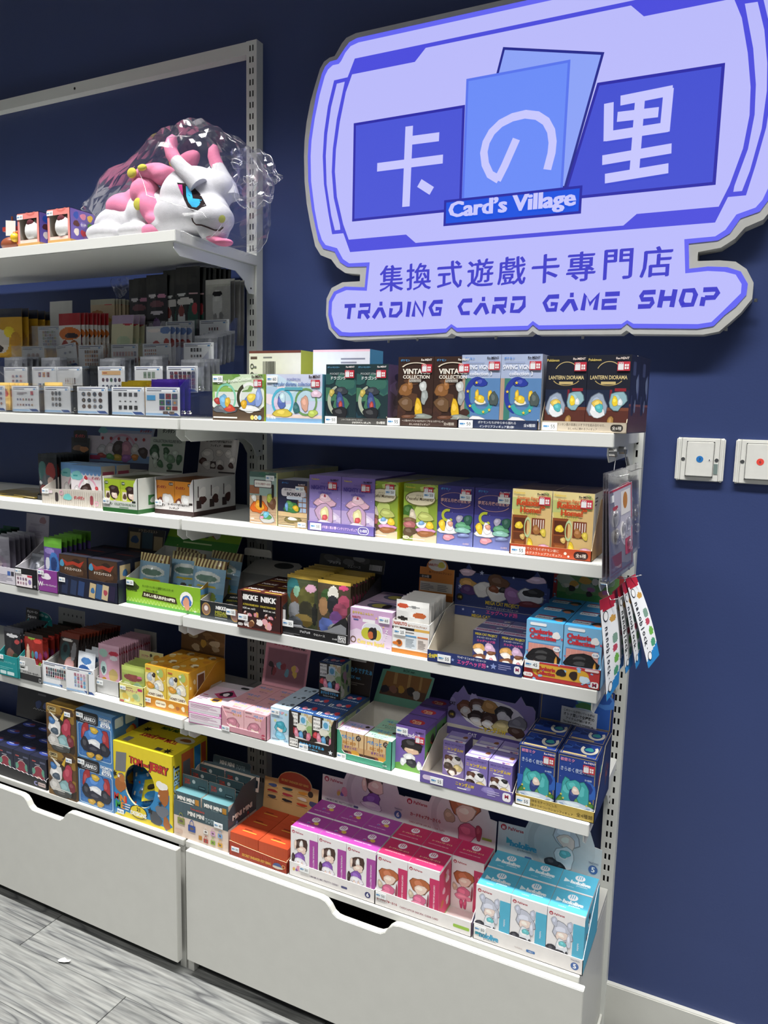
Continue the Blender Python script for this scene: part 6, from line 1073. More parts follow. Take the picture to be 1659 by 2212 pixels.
t = tray('display_tray', (-.1138, .0415, Z2), .1135, .15, win2(.1135, .083, .027), .083, .084, '#d6d3d2', '#e0dedc', 'white tray with a dark brown base holding orange boxes', art_front=lambda c: c.rect(0, 0, 1, .13, '#3a2624').text('ターボババア(招き猫)だらけ!', .62, .28, .075, '#2c2422', mw=.56, bold=.04).text('フィギュア', .5, .185, .07, '#2c2422', mw=.28, bold=.04).text('ダンダダン', .16, .25, .13, '#2c2422', mw=.22, bold=.08).rrect(.88, .3, .97, .36, .02, '#2c2422'), art_right=lambda c: (c.rect(0, 0, 1, .13, '#3a2624'), [c.blob(.2+.3*i, .62, .09, .14, '#e9e4e2', i) for i in range(3)], [c.blob(.2+.3*i, .42, .08, .12, '#4a2a26', i+4) for i in range(3)], [c.rect(.06+.3*i, .2, .17+.3*i, .42, '#3a2a2a') for i in range(3)], [c.rect(.09+.3*i, .5, .11+.3*i, .8, '#3a2a2a') for i in range(3)])); price_tag(t, .002, .02, '55', .8)
def art_or_h(c):
    c.rect(.25, .88, .78, 1, '#cfcac8').text('ダンダダン', .52, .94, .09, '#2c2624', mw=.42, bold=.1).text('ターボババア(招き猫)だらけ!', .5, .8, .07, '#3a3230', mw=.8, bold=.05).text('フィギュア', .42, .7, .065, '#3a3230', mw=.34, bold=.05).rrect(.62, .67, .82, .73, .02, '#4a423e')
    heap(c, [(.24, .46, .17, .15, '#ded9d6'), (.14, .28, .1, .1, '#5a3a34'), (.24, .2, .13, .1, '#dcd7d4'), (.53, .52, .1, .08, '#d6cfca'), (.76, .5, .09, .1, '#e0dbd8'), (.56, .24, .09, .13, '#dcd7d4'), (.58, .16, .07, .07, '#4a2e2a'), (.86, .34, .08, .1, '#dcd7d4'), (.84, .22, .06, .07, '#4a2e2a')], 5); c.rect(.32, .12, .46, .3, '#4a3a38').blob(.39, .2, .05, .06, '#d6d0cc', 3).rect(.54, .02, .95, .055, '#3a3230')
header(t, .1135, .15, .084, [(0, 0), (.1135, 0), (.1195, .083), (.103, .084), (.104, .096), (.032, .096), (.03, .084), (.003, .083)], '#c9c4c2', art_or_h, .12)

# ================================================================== left bay, fourth level
sil = pouch('silver_pack', .068, .108, .007, patch_art('#b9b6c2', .95, '#d0cfd6', [(.3, .8, .2, .05, '#8f8a9e'), (.4, .66, .25, .06, '#d6d2de'), (.5, .3, .34, .24, '#c4b4c8'), (.5, .2, .24, .14, '#8f86a6'), (.45, .34, .18, .1, '#e0d4d8')]), '#a9a7b4', 'foil')
pack_row('silver_pack', sil, 6, (-.6500, .014, Z3+.010), (-.6400, .085, Z3+.014), 'silver lavender card packet at the far left', 'silver lavender packets', .03, seed=5)
t = tray('display_tray', (-.6560, .0005, Z3), .1145, .105, .044, .044, .105, '#d3cfd8', '#cac6cc', 'pale lavender tray of silver packets at the far left', s1=.09, sidec='#c9c6ce', art_front=lambda c: c.fine(.3, .15, .95, .6, 5, '#9a95a6').rect(.74, .55, .84, .8, '#4a6ab0').rect(.86, .55, .95, .8, '#3a3a44').text('Gift', .4, .8, .16, '#8a86a0', mw=.2))
header(t, .1145, .105, .104, [(.028, 0), (.1145, 0), (.116, .062), (.03, .064)], '#c0bbca', lambda c: c.blob(.8, .75, .1, .16, '#a8848c', 3).blob(.45, .3, .12, .2, '#b4adc2', 4).fine(.4, .5, .9, .6, 2, '#9a94aa').fine(.35, .1, .95, .3, 3, '#9a94aa', 4), .06)
grp = pouch('green_pack', .066, .11, .006, patch_art('#24483a', .94, '#2f5a48', [(.5, .4, .3, .2, '#3a6a54')]), '#20443a', 'foil')
pack_row('green_pack', grp, 4, (-.7600, .045, Z3+.002), (-.7450, .12, Z3+.012), 'dark green foil packet behind the silver packets', 'dark green foil packets', .05, seed=7)
slv = pouch('clear_pack', .06, .075, .014, patch_art('#a9acb6', .9, '#c4c7d0', [(.4, .5, .2, .3, '#8d919e'), (.7, .6, .12, .3, '#d8dae2')]), '#a9acb6', 'foil')
for i in range(3): put('clear_pack', slv, (-.5290+.004*i, .018+.022*i, Z3+.008+.004*i), (-.35, 0, .04*i), label=f'crumpled silver packet in the black tray with a pink chart, {ROW[i]} one', cat='packet', group='crumpled silver packets')
t = tray('display_tray', (-.5370, -.0030, Z3), .0775, .10, .051, .051, .085, '#1d1c20', '#cfccd0', 'small black tray with a pink and white chart card', sidec='#d8d5d8', art_front=lambda c: c.rect(.02, .06, .78, .68, '#f0e6ea').rect(.56, .56, .78, .66, '#c23a52').grid(.06, .12, .56, .56, 4, 2, ['#a88a92', '#7a5a6a', '#d0a0a8', '#8a7a9a'], .7, 'ell', 3).ell(.67, .34, .07, .12, '#8a7ab0').text('43', .9, .16, .12, '#e0dde2', mw=.14)); price_tag(t, .002, .036, '43', .8)
prp = pouch('tall_pack', .062, .128, .006, patch_art('#5b4a86', .82, '#5f9a34', [(.3, .9, .2, .05, '#2a2c2a'), (.75, .86, .15, .03, '#b04a3c'), (.35, .74, .3, .06, '#8a7ab4'), (.6, .45, .28, .28, '#3f6fb0'), (.62, .5, .16, .14, '#2a3f70'), (.2, .2, .2, .18, '#d9dce0'), (.6, .16, .2, .12, '#2f4a7a'), (.25, .5, .14, .12, '#c9cbd4')]), '#4a8a2c', 'pack_film')
pack_row('tall_pack', prp, 7, (-.4520, .010, Z3+.005), (-.4360, .085, Z3+.014), 'green topped purple packet standing in the purple tray', 'green topped packets', .06, seed=9)
t = tray('display_tray', (-.4560, -.0015, Z3), .0680, .1, .055, .055, .06, '#8a3f92', '#c9bccc', 'small purple tray of green topped packets', sidec='#cfc4d0', art_front=lambda c: stripes(c, 0, 0, 1, 1, 14, '#94499c').blob(.42, .7, .22, .16, '#efe6f0', 3).text('W', .12, .34, .22, '#f4eef4', bold=.03).text('ウォードカードコレクション', .58, .32, .1, '#f4eef4', mw=.7, bold=.04)); price_tag(t, .001, .042, '25', .8)
def art_dq(c):
    c.rect(0, 0, 1, 1, '#3a2a20').rect(.03, .02, .97, .98, '#4a3425').scatter(.05, .1, .95, .95, 8, ['#3f2c20', '#553c2a', '#33241c'], .2, .15, 3).poly([(.1, .9), (.24, .72), (.5, .78), (.76, .72), (.9, .9), (.7, .82), (.5, .86), (.3, .82)], '#a83a28').blob(.1, .78, .07, .1, '#4f94b8', 3).text('ドラゴンクエスト', .5, .66, .07, '#e6ded2', mw=.6, bold=.04).rect(.14, .06, .46, .46, '#c9b48a').blob(.3, .24, .1, .1, '#3f5a8a', 4).rect(.5, .02, .84, .42, '#2c4a6a').rect(.5, .02, .84, .16, '#3f6a4a').blob(.66, .14, .1, .06, '#5fa6cc', 5)
me = box_mesh('figure_box', .0935, .047, .098, '#2a2430', art_dq, top=lambda c: c.rect(0, 0, 1, 1, '#262633').fine(.2, .4, .8, .6, 1, '#6a5a52').blob(.5, .5, .3, .08, '#7a2f24', 3), rightc='#262a40', right=lambda c: c.rect(.15, .55, .85, .9, '#c9b48a').blob(.5, .7, .15, .1, '#3f6fa0', 3).rect(.15, .1, .85, .45, '#c9b48a').blob(.5, .26, .15, .1, '#4f8fb8', 5))
grid_boxes('figure_box', me, .0935, .047, 2, 3, -.3855, .0030, Z3+.0014, 'dark brown box with a red ribbon title', 'dark brown ribbon boxes', gx=.0035)
t = tray('display_tray', (-.3880, .0002, Z3), .1955, .15, [(0, 0), (.1955, 0), (.1955, .05), (.16, .047), (.04, .05), (.01, .054), (0, .056)], .056, .058, '#1e2236', '#3a3a44', 'midnight blue tray of dark brown boxes beside the bright green tray', sidec='#1e2236', art_front=lambda c: [c.poly([(u, .1), (u+.1, .06), (u+.13, .7), (u+.03, .74)], q) for u, q in ((.05, '#2a3350'), (.2, '#2c3a5a'), (.33, '#2f4470'), (.52, '#c9b48a'), (.63, '#3f5f8a'), (.73, '#cdbb96'), (.84, '#2a2440'))]+[c.blob(.59, .4, .03, .14, '#3f6fa0', 3), c.blob(.8, .4, .03, .14, '#b04a5a', 4)]); price_tag(t, .004, .032, '55', .8)
header(t, .12, .15, .098, [(.075, 0), (.1955, 0), (.203, .055), (.08, .055)], '#2a2622', lambda c: c.rect(.42, .05, .6, .8, '#a8946e').blob(.51, .45, .06, .2, '#33527a', 3).rect(.63, .1, .8, .85, '#2c4a5a').rect(.82, .05, .96, .7, '#a8946e').text('ドラゴンクエスト', .72, .9, .14, '#b9a890', mw=.4, bold=.03), .1)
pf = pouch('striped_pouch', .095, .112, .026, patch_art('#8fb6cf', None, None, [(.5, .66, .4, .12, '#dfe6e2'), (.5, .64, .33, .07, '#5a7a6a'), (.55, .47, .3, .03, '#c9b430'), (.25, .22, .12, .12, '#3f6fb8'), (.5, .24, .12, .13, '#4a4a48'), (.72, .24, .13, .12, '#7a8f3a'), (.35, .14, .14, .08, '#b04a44')], [(0, .18, '#c9a85a'), (.18, .34, '#6fa8cc')]), '#8fb6cf', 'pack_film')
def stripe_top():
    f0 = patch_art('#8fb6cf', None, None, [(.5, .64, .4, .12, '#dfe6e2'), (.5, .62, .33, .07, '#6a8a7a'), (.55, .46, .3, .025, '#c9b430'), (.25, .22, .12, .12, '#3f6fb8'), (.5, .24, .12, .13, '#4a4a48'), (.72, .24, .13, .12, '#7a8f3a'), (.35, .12, .14, .08, '#b04a44')], [(0, .18, '#c9a85a'), (.18, .34, '#6fa8cc')])
    A, B = H('#e0d296'), H('#6a4a24')
    return lambda u, v: (B if int(u*18) % 2 else A) if v > .84 else f0(u, v)
pf = pouch('striped_pouch', .095, .112, .026, stripe_top(), '#8fb6cf', 'pack_film', .84, '#c9b878')
for i, (x, y, z, rx, rz) in enumerate(((-.2150, .050, .004, -.18, -.05), (-.1420, .078, .010, -.2, .05), (-.0560, .050, .008, -.22, -.04), (-.1750, .125, .014, -.25, .1), (-.0620, .110, .016, -.3, -.06))):
    put('striped_pouch', pf, (x+.03, y, Z3+z), (rx, 0, rz), label='blue pouch with a striped top in the lime green tray, '+('front left', 'middle', 'front right', 'rear left', 'rear right')[i], cat='packet', group='striped top pouches')
def art_mh(c):
    c.rect(0, 0, 1, 1, '#86b42c').rect(0, 0, 1, .5, '#8fbe30').blob(.05, .7, .12, .2, '#3a4a1c', 3).text('MONSTER', .085, .68, .1, '#26300f', mw=.14, bold=.06).text('HUNTER', .085, .54, .1, '#26300f', mw=.14, bold=.06).rect(0, 0, 1, .1, '#4f9a3c')
    for i in range(22): c.line([(.005+.045*i, .1), (.0275+.045*i, .25), (.05+.045*i, .1)], .012, '#e0eeb0')
    c.text('モンスターハンターに登場するモンスターの', .44, .76, .09, '#3f5a14', mw=.42, bold=.03).text('かわいい指人形!', .36, .62, .08, '#3f5a14', mw=.24, bold=.03).poly([(.22, .35), (.7, .28), (.68, .5), (.24, .56)], '#33280f').text('たのしい指人形が全10種類!', .46, .42, .13, '#f6f4e2', mw=.42, bold=.05, rot=-.04).disc(.82, .5, .3, '#f4f4ee').blob(.82, .44, .06, .24, '#3f6fb8', 3).blob(.82, .36, .045, .22, '#d99a7a', 5).star(.93, .12, .05, '#f4f6e4')
t = tray('display_tray', (-.1875, .0215, Z3), .2205, .13, [(0, 0), (.2205, 0), (.2205, .0625), (.16, .0625), (.15, .052), (.07, .052), (.06, .06), (0, .06)], .0615, .118, '#86b42c', '#dedcd6', 'lime green tray of striped top pouches', art_front=art_mh, sidec='#c9a038', s1=.13, art_right=lambda c: c.poly([(0, .5), (0, 0), (1, 0), (1, .35)], '#b9b84a').poly([(0, .5), (.5, .52), (1, .5), (1, .35), (0, .4)], '#5f9ac4').blob(.4, .38, .1, .12, '#2c4a70', 3).blob(.7, .5, .08, .1, '#a83a34', 4).text('HUNTER', .72, .78, .08, '#26200f', mw=.4, bold=.08, rot=.1)); price_tag(t, .002, .045, '55', .85)
header(t, .2205, .13, .118, [(0, 0), (.2205, 0), (.2205, .055), (0, .055)], '#3f8a30', lambda c: c.rect(0, .45, 1, 1, '#86b42c').fine(.25, .2, .9, .35, 1, '#cfe6a8').scatter(.3, .6, .75, .8, 6, ['#2f4a2a', '#d8d8d0', '#b03a34', '#3a3a3a'], .04, .14, 4), .55)

# ================================================================== left bay, fifth level
tk = pouch('dark_card_pack', .062, .118, .005, patch_art('#26262a', .9, '#33343a', [(.5, .84, .35, .04, '#c9c9cc'), (.8, .72, .14, .05, '#b04a4a'), (.4, .35, .3, .2, '#8a5f54'), (.35, .26, .2, .1, '#d0a698'), (.7, .3, .2, .16, '#3a4a3a'), (.5, .12, .36, .1, '#151518')]), '#202024', 'pack_film')
pack_row('dark_card_pack', tk, 10, (-.6040, .004, Z4+.006), (-.5990, .085, Z4+.010), 'black clear-card packet in the teal tray', 'black clear-card packets', .04, seed=2)
t = tray('display_tray', (-.6130, -.0070, Z4), .0755, .108, [(0, 0), (.0755, 0), (.0755, .055), (.05, .054), (0, .056)], .055, .128, '#1f8f92', '#2f9a9c', 'teal tray of black packets with a rounded header', sidec='#2a9a9c', s1=.1, art_front=lambda c: c.text('スクエアクリアカード', .45, .66, .1, '#8ad0d0', mw=.8, bold=.03).fine(.1, .3, .8, .45, 2, '#6fc0c0').rrect(.1, .08, .4, .24, .04, '#cfe6e6').rrect(.45, .08, .8, .24, .04, '#cfe6e6'), art_right=lambda c: c.poly([(0, .42), (0, 0), (1, 0), (1, 1)], '#2a9a9c')); price_tag(t, .002, .044, '35', .8)
header(t, .0755, .108, .1, [(0, 0), (.0755, 0), (.0755, .03)]+[(.038+.036*math.cos(math.radians(a)), .03+.016*math.sin(math.radians(a))) for a in range(10, 171, 20)]+[(0, .03)], '#249294', lambda c: c.rrect(.55, .2, .95, .45, .05, '#bcdada').blob(.5, .8, .12, .1, '#a9d4d4', 3).blob(.75, .76, .08, .08, '#a9d4d4', 4).fine(.05, .5, .5, .62, 1, '#8ad0d0'), .04)
mb = MB(); mb.plate([(0, 0), (.05, 0), (.05, .055), (0, .055)], (0, 0, 0), (1, 0, 0), (0, .1, 1), .001, '#1b1b1e'); c = CV(mb, (0, 0, 0), (1, 0, 0), (0, .1, 1), .05, .055); c.text('チェンソーマン', .5, .84, .13, '#e6e6e6', mw=.8, bold=.05).text('Square', .5, .6, .16, '#f0f0f0', mw=.7).text('Clear', .5, .38, .16, '#f0f0f0', mw=.6).text('Card', .5, .16, .16, '#f0f0f0', mw=.5)
mb.build('title_card', 'printed_card', t, (-.012, .094, .098))
rp = pouch('red_pack', .066, .112, .006, patch_art('#8a2c24', .9, '#2a2420', [(.75, .84, .2, .05, '#c9453c'), (.2, .4, .12, .34, '#d9bca4'), (.2, .14, .16, .1, '#e2a48c'), (.5, .52, .08, .09, '#4f8f7a'), (.68, .52, .08, .09, '#5f84c4'), (.86, .5, .08, .09, '#8a3a6a'), (.5, .3, .08, .09, '#8a8f3a'), (.68, .3, .08, .09, '#b0384a'), (.86, .28, .08, .09, '#7a9a3a'), (.4, .9, .2, .04, '#7a9a3a')]), '#5a2420', 'pack_film')
pack_row('red_pack', rp, 8, (-.5335, .010, Z4+.008), (-.5180, .115, Z4+.012), 'red key ring packet in the grey and black tray', 'red key ring packets', .05, seed=4)
t = tray('display_tray', (-.5370, -.0020, Z4), .0790, .135, [(0, 0), (.079, 0), (.079, .045), (.06, .046), (.056, .06), (0, .06)], .05, .09, '#b4b4b2', '#a9a9a8', 'grey and black tray of red packets with a charm chart', sidec='#b9b9b7', s1=.11, art_front=lambda c: c.rect(0, 0, 1, .28, '#2a2a2c').rect(0, .42, .38, .62, '#e6e6e4').fine(.04, .46, .34, .58, 1, '#222222').text('アクリルキーホルダー', .52, .35, .1, '#3a3a3c', mw=.8, bold=.04).rect(.88, .03, .98, .2, '#e2e2e2').rect(.895, .05, .965, .18, '#26262a')); price_tag(t, .002, .038, '55', .75)
header(t, .1, .135, .09, [(-.012, 0), (.086, 0), (.086, .066), (-.012, .066)], '#a4a4a6', lambda c: c.rect(-.1, 0, 1, .12, '#2c2c30').grid(.02, .2, .95, .92, 5, 2, ['#3a3a3e', '#4a4a4e', '#2c2c30'], .3, 'ell', 3), .04)
# tray with two taped chart cards, packets leaning
bp_ = pouch('brown_pack', .064, .118, .005, patch_art('#3a3230', .88, '#6a2c1c', [(.4, .84, .3, .03, '#d8d4cc'), (.35, .6, .28, .2, '#2f4a4c'), (.35, .66, .14, .09, '#1f2224'), (.65, .3, .25, .2, '#b08478'), (.65, .36, .2, .1, '#c49a9a'), (.8, .62, .12, .2, '#8a8a8c'), (.4, .2, .12, .1, '#1e1e20')]), '#4a241a', 'pack_film')
pack_row('brown_pack', bp_, 14, (-.4380, .022, Z4+.012), (-.3950, .115, Z4+.018), 'brown topped packet leaning behind the chart cards', 'brown topped packets', .22, seed=6)
bw = pouch('blue_white_pack', .058, .085, .005, patch_art('#dfe4ea', None, None, [(.5, .75, .3, .1, '#4a7ab4'), (.4, .5, .34, .12, '#2f5a9a'), (.6, .3, .2, .1, '#5f94c8')]), '#cfd6de', 'pack_film')
pack_row('blue_white_pack', bw, 3, (-.3580, .018, Z4+.010), (-.3500, .05, Z4+.014), 'white and blue packet beside the brown packets', 'white and blue packets', .15, seed=8)
t = tray('display_tray', (-.4560, .0030, Z4), .1560, .125, .052, .052, .085, '#c9c9c6', '#b4b4b0', 'grey tray behind two white chart cards', s1=.11, sidec='#c4c4c0')
def chart_card(name, w, h, pos, rz, art, label, rx=0.0, group='white chart cards'):
    mb = MB(); mb.plate([(0, 0), (w, 0), (w, h), (0, h)], (0, 0, 0), (1, 0, 0), (0, 0, 1), .0006, '#e9ebee'); c = CV(mb, (0, 0, 0), (1, 0, 0), (0, 0, 1), w, h, base=.0001)
    c.rect(.05, .93, .92, .955, '#33457a').fine(.05, .85, .75, .91, 1, '#4a4f60'); c.poly([(.0, .1), (.6, .1), (.7, .02), (0, .02)], '#9fc0e2').poly([(.62, .12), (.9, .12), (1, .02), (.72, .02)], '#33508c'); c.rect(.8, .85, .88, .9, '#4f90c8').text('25', .93, .875, .05, '#55606a', mw=.1); art(c)
    return mb.build(name, 'matte_paper', None, pos, (rx, 0, rz), label=label, cat='card', group=group)
chart_card('chart_card', .088, .0605, (-.4560, .0012, Z4+.0005), .03, lambda c: c.grid(.12, .46, .9, .78, 9, 2, ['#2a3a4a', '#8a4a4a', '#4a6a6a', '#5a4a6a', '#3a3a3c'], .75, 'rect', 4).grid(.12, .36, .9, .48, 9, 1, ['#c94a4a', '#3f6f9a', '#222222'], .7, 'rect', 5), 'white chart card with two rows of dark squares, on the grey tray')
chart_card('chart_card', .0905, .0625, (-.3715, -.0008, Z4+.0005), .06, lambda c: c.grid(.28, .2, .7, .8, 4, 4, ['#b05a6a', '#5a9ac4', '#d0a0b4', '#7a9aa8', '#8fb6e0'], .7, 'rect', 6), 'white chart card with a block of pink and blue pictures')
pp = pouch('pink_pack', .068, .112, .005, patch_art('#d8a8bc', .95, '#e0b4c6', [(.25, .8, .22, .09, '#a9cfc0'), (.75, .82, .22, .05, '#c23a50'), (.75, .72, .18, .05, '#e6e6ea'), (.25, .46, .17, .16, '#c9e4e0'), (.25, .42, .1, .08, '#3f5f60'), (.72, .34, .2, .14, '#c8b070'), (.28, .16, .16, .1, '#c9962c'), (.75, .1, .2, .06, '#e8e2e0')]), '#c994ac', 'pack_film')
pack_row('pink_pack', pp, 16, (-.2945, .031, Z4+.012), (-.3000, .140, Z4+.012), 'pink sticker packet in the plain grey tray', 'pink sticker packets', .03, jit=.001, seed=3)
t = tray('display_tray', (-.2975, .0255, Z4), .0740, .13, .038, .038, .085, '#b9b9b9', '#b0b0ae', 'plain grey tray of pink sticker packets', s1=.12, bk=.128, sidec='#bdbdbb'); price_tag(t, .002, .022, '45', .8)
yp = pouch('lime_pack', .070, .083, .005, patch_art('#a8b860', .86, '#b4c46a', [(.5, .68, .4, .1, '#8a4a44'), (.25, .42, .2, .12, '#d8dcae'), (.7, .4, .2, .15, '#9fc0a0'), (.5, .2, .3, .14, '#c9d08a'), (.8, .72, .1, .04, '#d06a8a')]), '#9fb05a', 'pack_film')
pack_row('lime_pack', yp, 7, (-.2045, .017, Z4+.006), (-.2100, .066, Z4+.008), 'lime sticker packet in the small yellow box', 'lime sticker packets', .02, seed=5)
t = tray('display_tray', (-.2070, .0105, Z4), .0770, .068, .047, .047, .06, '#d8cf7a', '#e2deb0', 'small yellow box of lime sticker packets', sidec='#d0c66c', art_front=lambda c: c.rect(.02, .04, .98, .96, '#dfd884').fine(.28, .8, .72, .88, 1, '#7a4a3a').text('クリアカード', .5, .7, .13, '#b8567a', mw=.5, bold=.06).rrect(.76, .76, .95, .9, .04, '#c23a6a').scatter(.2, .15, .85, .5, 9, ['#c9d8a0', '#f0ecd0', '#a8c48a', '#e0c45a', '#9fc8c8'], .1, .14, 4).rrect(.03, .04, .2, .14, .05, '#b04a4a').text('JTF', .88, .1, .09, '#4a4a3a', mw=.16, bold=.04)); price_tag(t, .004, .032, '25', .7)
header(t, .075, .068, .06, [(0, 0), (.076, 0), (.076, .05), (0, .048)], '#d9d090', lambda c: c.text('クリアカード', .3, .72, .14, '#b8567a', mw=.4, bold=.05).blob(.75, .72, .14, .16, '#c98f3c', 3).disc(.5, .8, .08, '#4a4a3a'), .05)
def art_honey(c):
    c.rect(0, 0, 1, 1, '#e0c24a').scatter(.05, .3, .95, .95, 9, ['#efe09a', '#d9a83a', '#f4ecc4', '#a9c06a'], .14, .1, 4)
    heap(c, [(.3, .7, .2, .13, '#e6dcc4'), (.22, .72, .1, .1, '#b9c2ce'), (.42, .78, .08, .05, '#3a2c24'), (.66, .56, .25, .11, '#ece4d0'), (.55, .52, .1, .07, '#c9d2d8'), (.25, .52, .16, .08, '#d89a34')], 6)
    c.poly([(.1, .28), (.2, .4), (.5, .46), (.8, .4), (.92, .28), (.8, .22), (.2, .22)], '#f4efdc').text('HONEY CANDY', .5, .32, .075, '#5a3420', mw=.7, bold=.05).poly([(.1, .06), (.35, .18), (.7, .06)], '#e9e0c8').rrect(.2, .14, .42, .18, .02, '#4a2c20').star(.75, .16, .05, '#8fb04a').star(.62, .88, .05, '#f4efdc').fine(.06, .88, .4, .95, 1, '#c25a3a')
me = box_mesh('figure_box', .0645, .062, .101, '#dca42c', art_honey, top=lambda c: c.rect(0, 0, 1, 1, '#d99a28').scatter(.15, .2, .85, .8, 9, ['#e6c878', '#efe4c0', '#a8742a', '#c9862c'], .12, .12, 5), right=lambda c: c.rect(0, 0, 1, 1, '#dca62e').rect(.45, .45, .9, .9, '#efe8d6').rect(.5, .5, .86, .86, '#7a4a26').blob(.25, .25, .14, .12, '#ead8a8', 3).scatter(.1, .1, .9, .9, 4, ['#f0e0a0'], .06, .05, 6))
grid_boxes('figure_box', me, .0645, .062, 2, 2, -.1330, .0200, Z4+.0014, 'honey yellow candy figure box', 'honey yellow boxes', gx=.0015)
t = tray('display_tray', (-.1350, .0172, Z4), .1340, .131, .0285, .0285, .1, '#d08a24', '#e0c07a', 'amber tray of honey yellow boxes', sidec='#d9982a', s1=.1, art_front=lambda c: c.rect(0, .0, 1, .12, '#e0b04a').text('HONEY CANDY', .38, .55, .22, '#6a3a1c', mw=.2, bold=.05).rrect(.26, .28, .5, .8, .2, '#f0e6c8').text('HONEY CANDY', .38, .54, .18, '#6a3a1c', mw=.2, bold=.05).blob(.62, .55, .06, .2, '#ead8a8', 3).blob(.76, .5, .04, .18, '#a8642a', 4).blob(.88, .55, .04, .2, '#efe4c4', 5).star(.96, .4, .1, '#9ab44a').fine(.04, .3, .2, .6, 1, '#b8402a'), art_right=lambda c: c.poly([(0, .27), (0, 0), (1, 0), (1, 1), (.75, 1)], '#d9982a').poly([(.3, .1), (.9, .1), (.9, .5), (.6, .5)], '#efe6c8').text('HONEY CANDY', .65, .3, .08, '#6a3a1c', mw=.4, bold=.05, rot=.1)); price_tag(t, .002, .013, '55', .75)
header(t, .1340, .131, .1, [(0, 0), (.134, 0), (.134, .062), (0, .062)], '#7a5a34', lambda c: c.rect(0, 0, 1, .12, '#5a3f22').scatter(.1, .2, .9, .9, 8, ['#8a683e', '#6a4c2a', '#94744a'], .14, .14, 3).blob(.28, .75, .1, .18, '#c0b08a', 3).blob(.52, .45, .06, .18, '#cfa648', 4).blob(.35, .25, .1, .14, '#cbb896', 5).blob(.78, .5, .14, .12, '#d6c9a8', 6).blob(.8, .3, .08, .12, '#b9a888', 7), .06)

# ================================================================== left bay, bottom deck
def art_nv(c):
    c.rect(0, 0, 1, 1, '#1e2136').ell(.5, .36, .36, .36, '#b9a8a4', 18).ell(.5, .36, .33, .33, '#8f3444', 18).blob(.5, .22, .2, .14, '#e6bfae', 3).blob(.22, .5, .09, .12, '#5f9a84', 4).blob(.78, .5, .09, .12, '#5f9a84', 5).fine(.14, .8, .5, .89, 1, '#b04a4a').fine(.3, .72, .8, .78, 1, '#a9a6b4').rrect(.6, .82, .92, .88, .02, '#5a5f78')
me = box_mesh('figure_box', .0625, .05, .0805, '#1e2136', art_nv, top=lambda c: c.rect(0, 0, 1, 1, '#1d2035').ell(.5, .5, .36, .2, '#3a4a9a', 16).fine(.28, .44, .76, .56, 1, '#c9cce0').blob(.62, .62, .14, .12, '#6a2f3c', 3), rightc='#191c2e')
grid_boxes('figure_box', me, .0625, .05, 4, 3, -.7195, .0085, ZD+.0014, 'dark navy box with a round crimson picture', 'dark navy crimson boxes', gx=.0012)
t = tray('display_tray', (-.7220, .0055, ZD), .2580, .17, [(0, 0), (.258, 0), (.258, .022)]+[(.258-.0086*i, .024+.0025*(i % 2)+.0004*i) for i in range(1, 30)]+[(0, .038)], .03, .075, '#17171c', '#cfcdd0', 'black tray with a scalloped edge holding dark navy boxes', sidec='#17171c', s1=.15, art_front=lambda c: c.text('C', .84, .3, .3, '#8f8fc0', mw=.05, bold=.1).rrect(.875, .16, .985, .44, .1, '#cfb9b4').text('BANDAI NAMCO', .93, .3, .12, '#3a2a2c', mw=.1, bold=.03))
header(t, .2580, .17, .075, [(-.07, .0), (.205, 0), (.205, .098), (-.07, .1)], '#1b1c26', lambda c: (c.fine(.08, .74, .34, .86, 1, '#6a6a70'), c.fine(.74, .78, .98, .94, 2, '#a8505a'), c.line([(-.3+.03*i, .34+(.03 if i % 2 else 0)) for i in range(40)], .015, '#c9c9cc'), [c.blob(-.22+.16*i, .5, .06, .12, q, i) for i, q in enumerate(('#8a3a44', '#2f3a6a', '#2f4a8a', '#6a7ab4', '#4a4a6a', '#3a3a5a', '#b9bcd0'))]), .12)
def art_gold(c):
    c.rect(0, 0, 1, 1, '#5f4426').rect(0, .82, 1, 1, '#8a6a2e').scatter(0, .05, 1, .98, 12, ['#7a5a2c', '#4a3420', '#94722f', '#33261c'], .2, .1, 5).rrect(.05, .86, .36, .96, .02, '#b9a878').text('QMSV', .2, .91, .06, '#2c2620', mw=.24, bold=.05).rect(.1, .8, .34, .83, '#b9a878')
    c.poly([(.5, .74), (.68, .95), (.6, .7)], '#d8b23a').poly([(.45, .72), (.1, .86), (.4, .62)], '#e6e2d8')
    heap(c, [(.3, .5, .24, .16, '#e2e0de'), (.3, .44, .12, .08, '#4a5a6a'), (.72, .55, .17, .2, '#b03a50'), (.6, .22, .24, .16, '#8ab0b4'), (.25, .22, .2, .14, '#c9c6c2'), (.2, .66, .1, .08, '#3f74b0'), (.85, .3, .12, .12, '#7a2f3a'), (.5, .08, .3, .07, '#4a4a48')], 6); c.fine(.1, .12, .9, .19, 2, '#f0ece4')
top_gold = lambda c: c.rect(0, 0, 1, 1, '#7d6228').scatter(0, 0, 1, 1, 9, ['#94752f', '#6a5222', '#a8883c'], .2, .15, 4)
me = box_mesh('model_box', .0985, .075, .1205, '#6a4f28', art_gold, top=top_gold)
for k in (0, 1):
    b = put('model_box', me, (-.4505, .0015, ZD+.121*k), 0, label='gold and brown robot kit box, '+('lower', 'upper')[k]+' of the stacked pair', cat='box', group='gold robot boxes'); price_tag(b, .066, .1005, '35', .8)
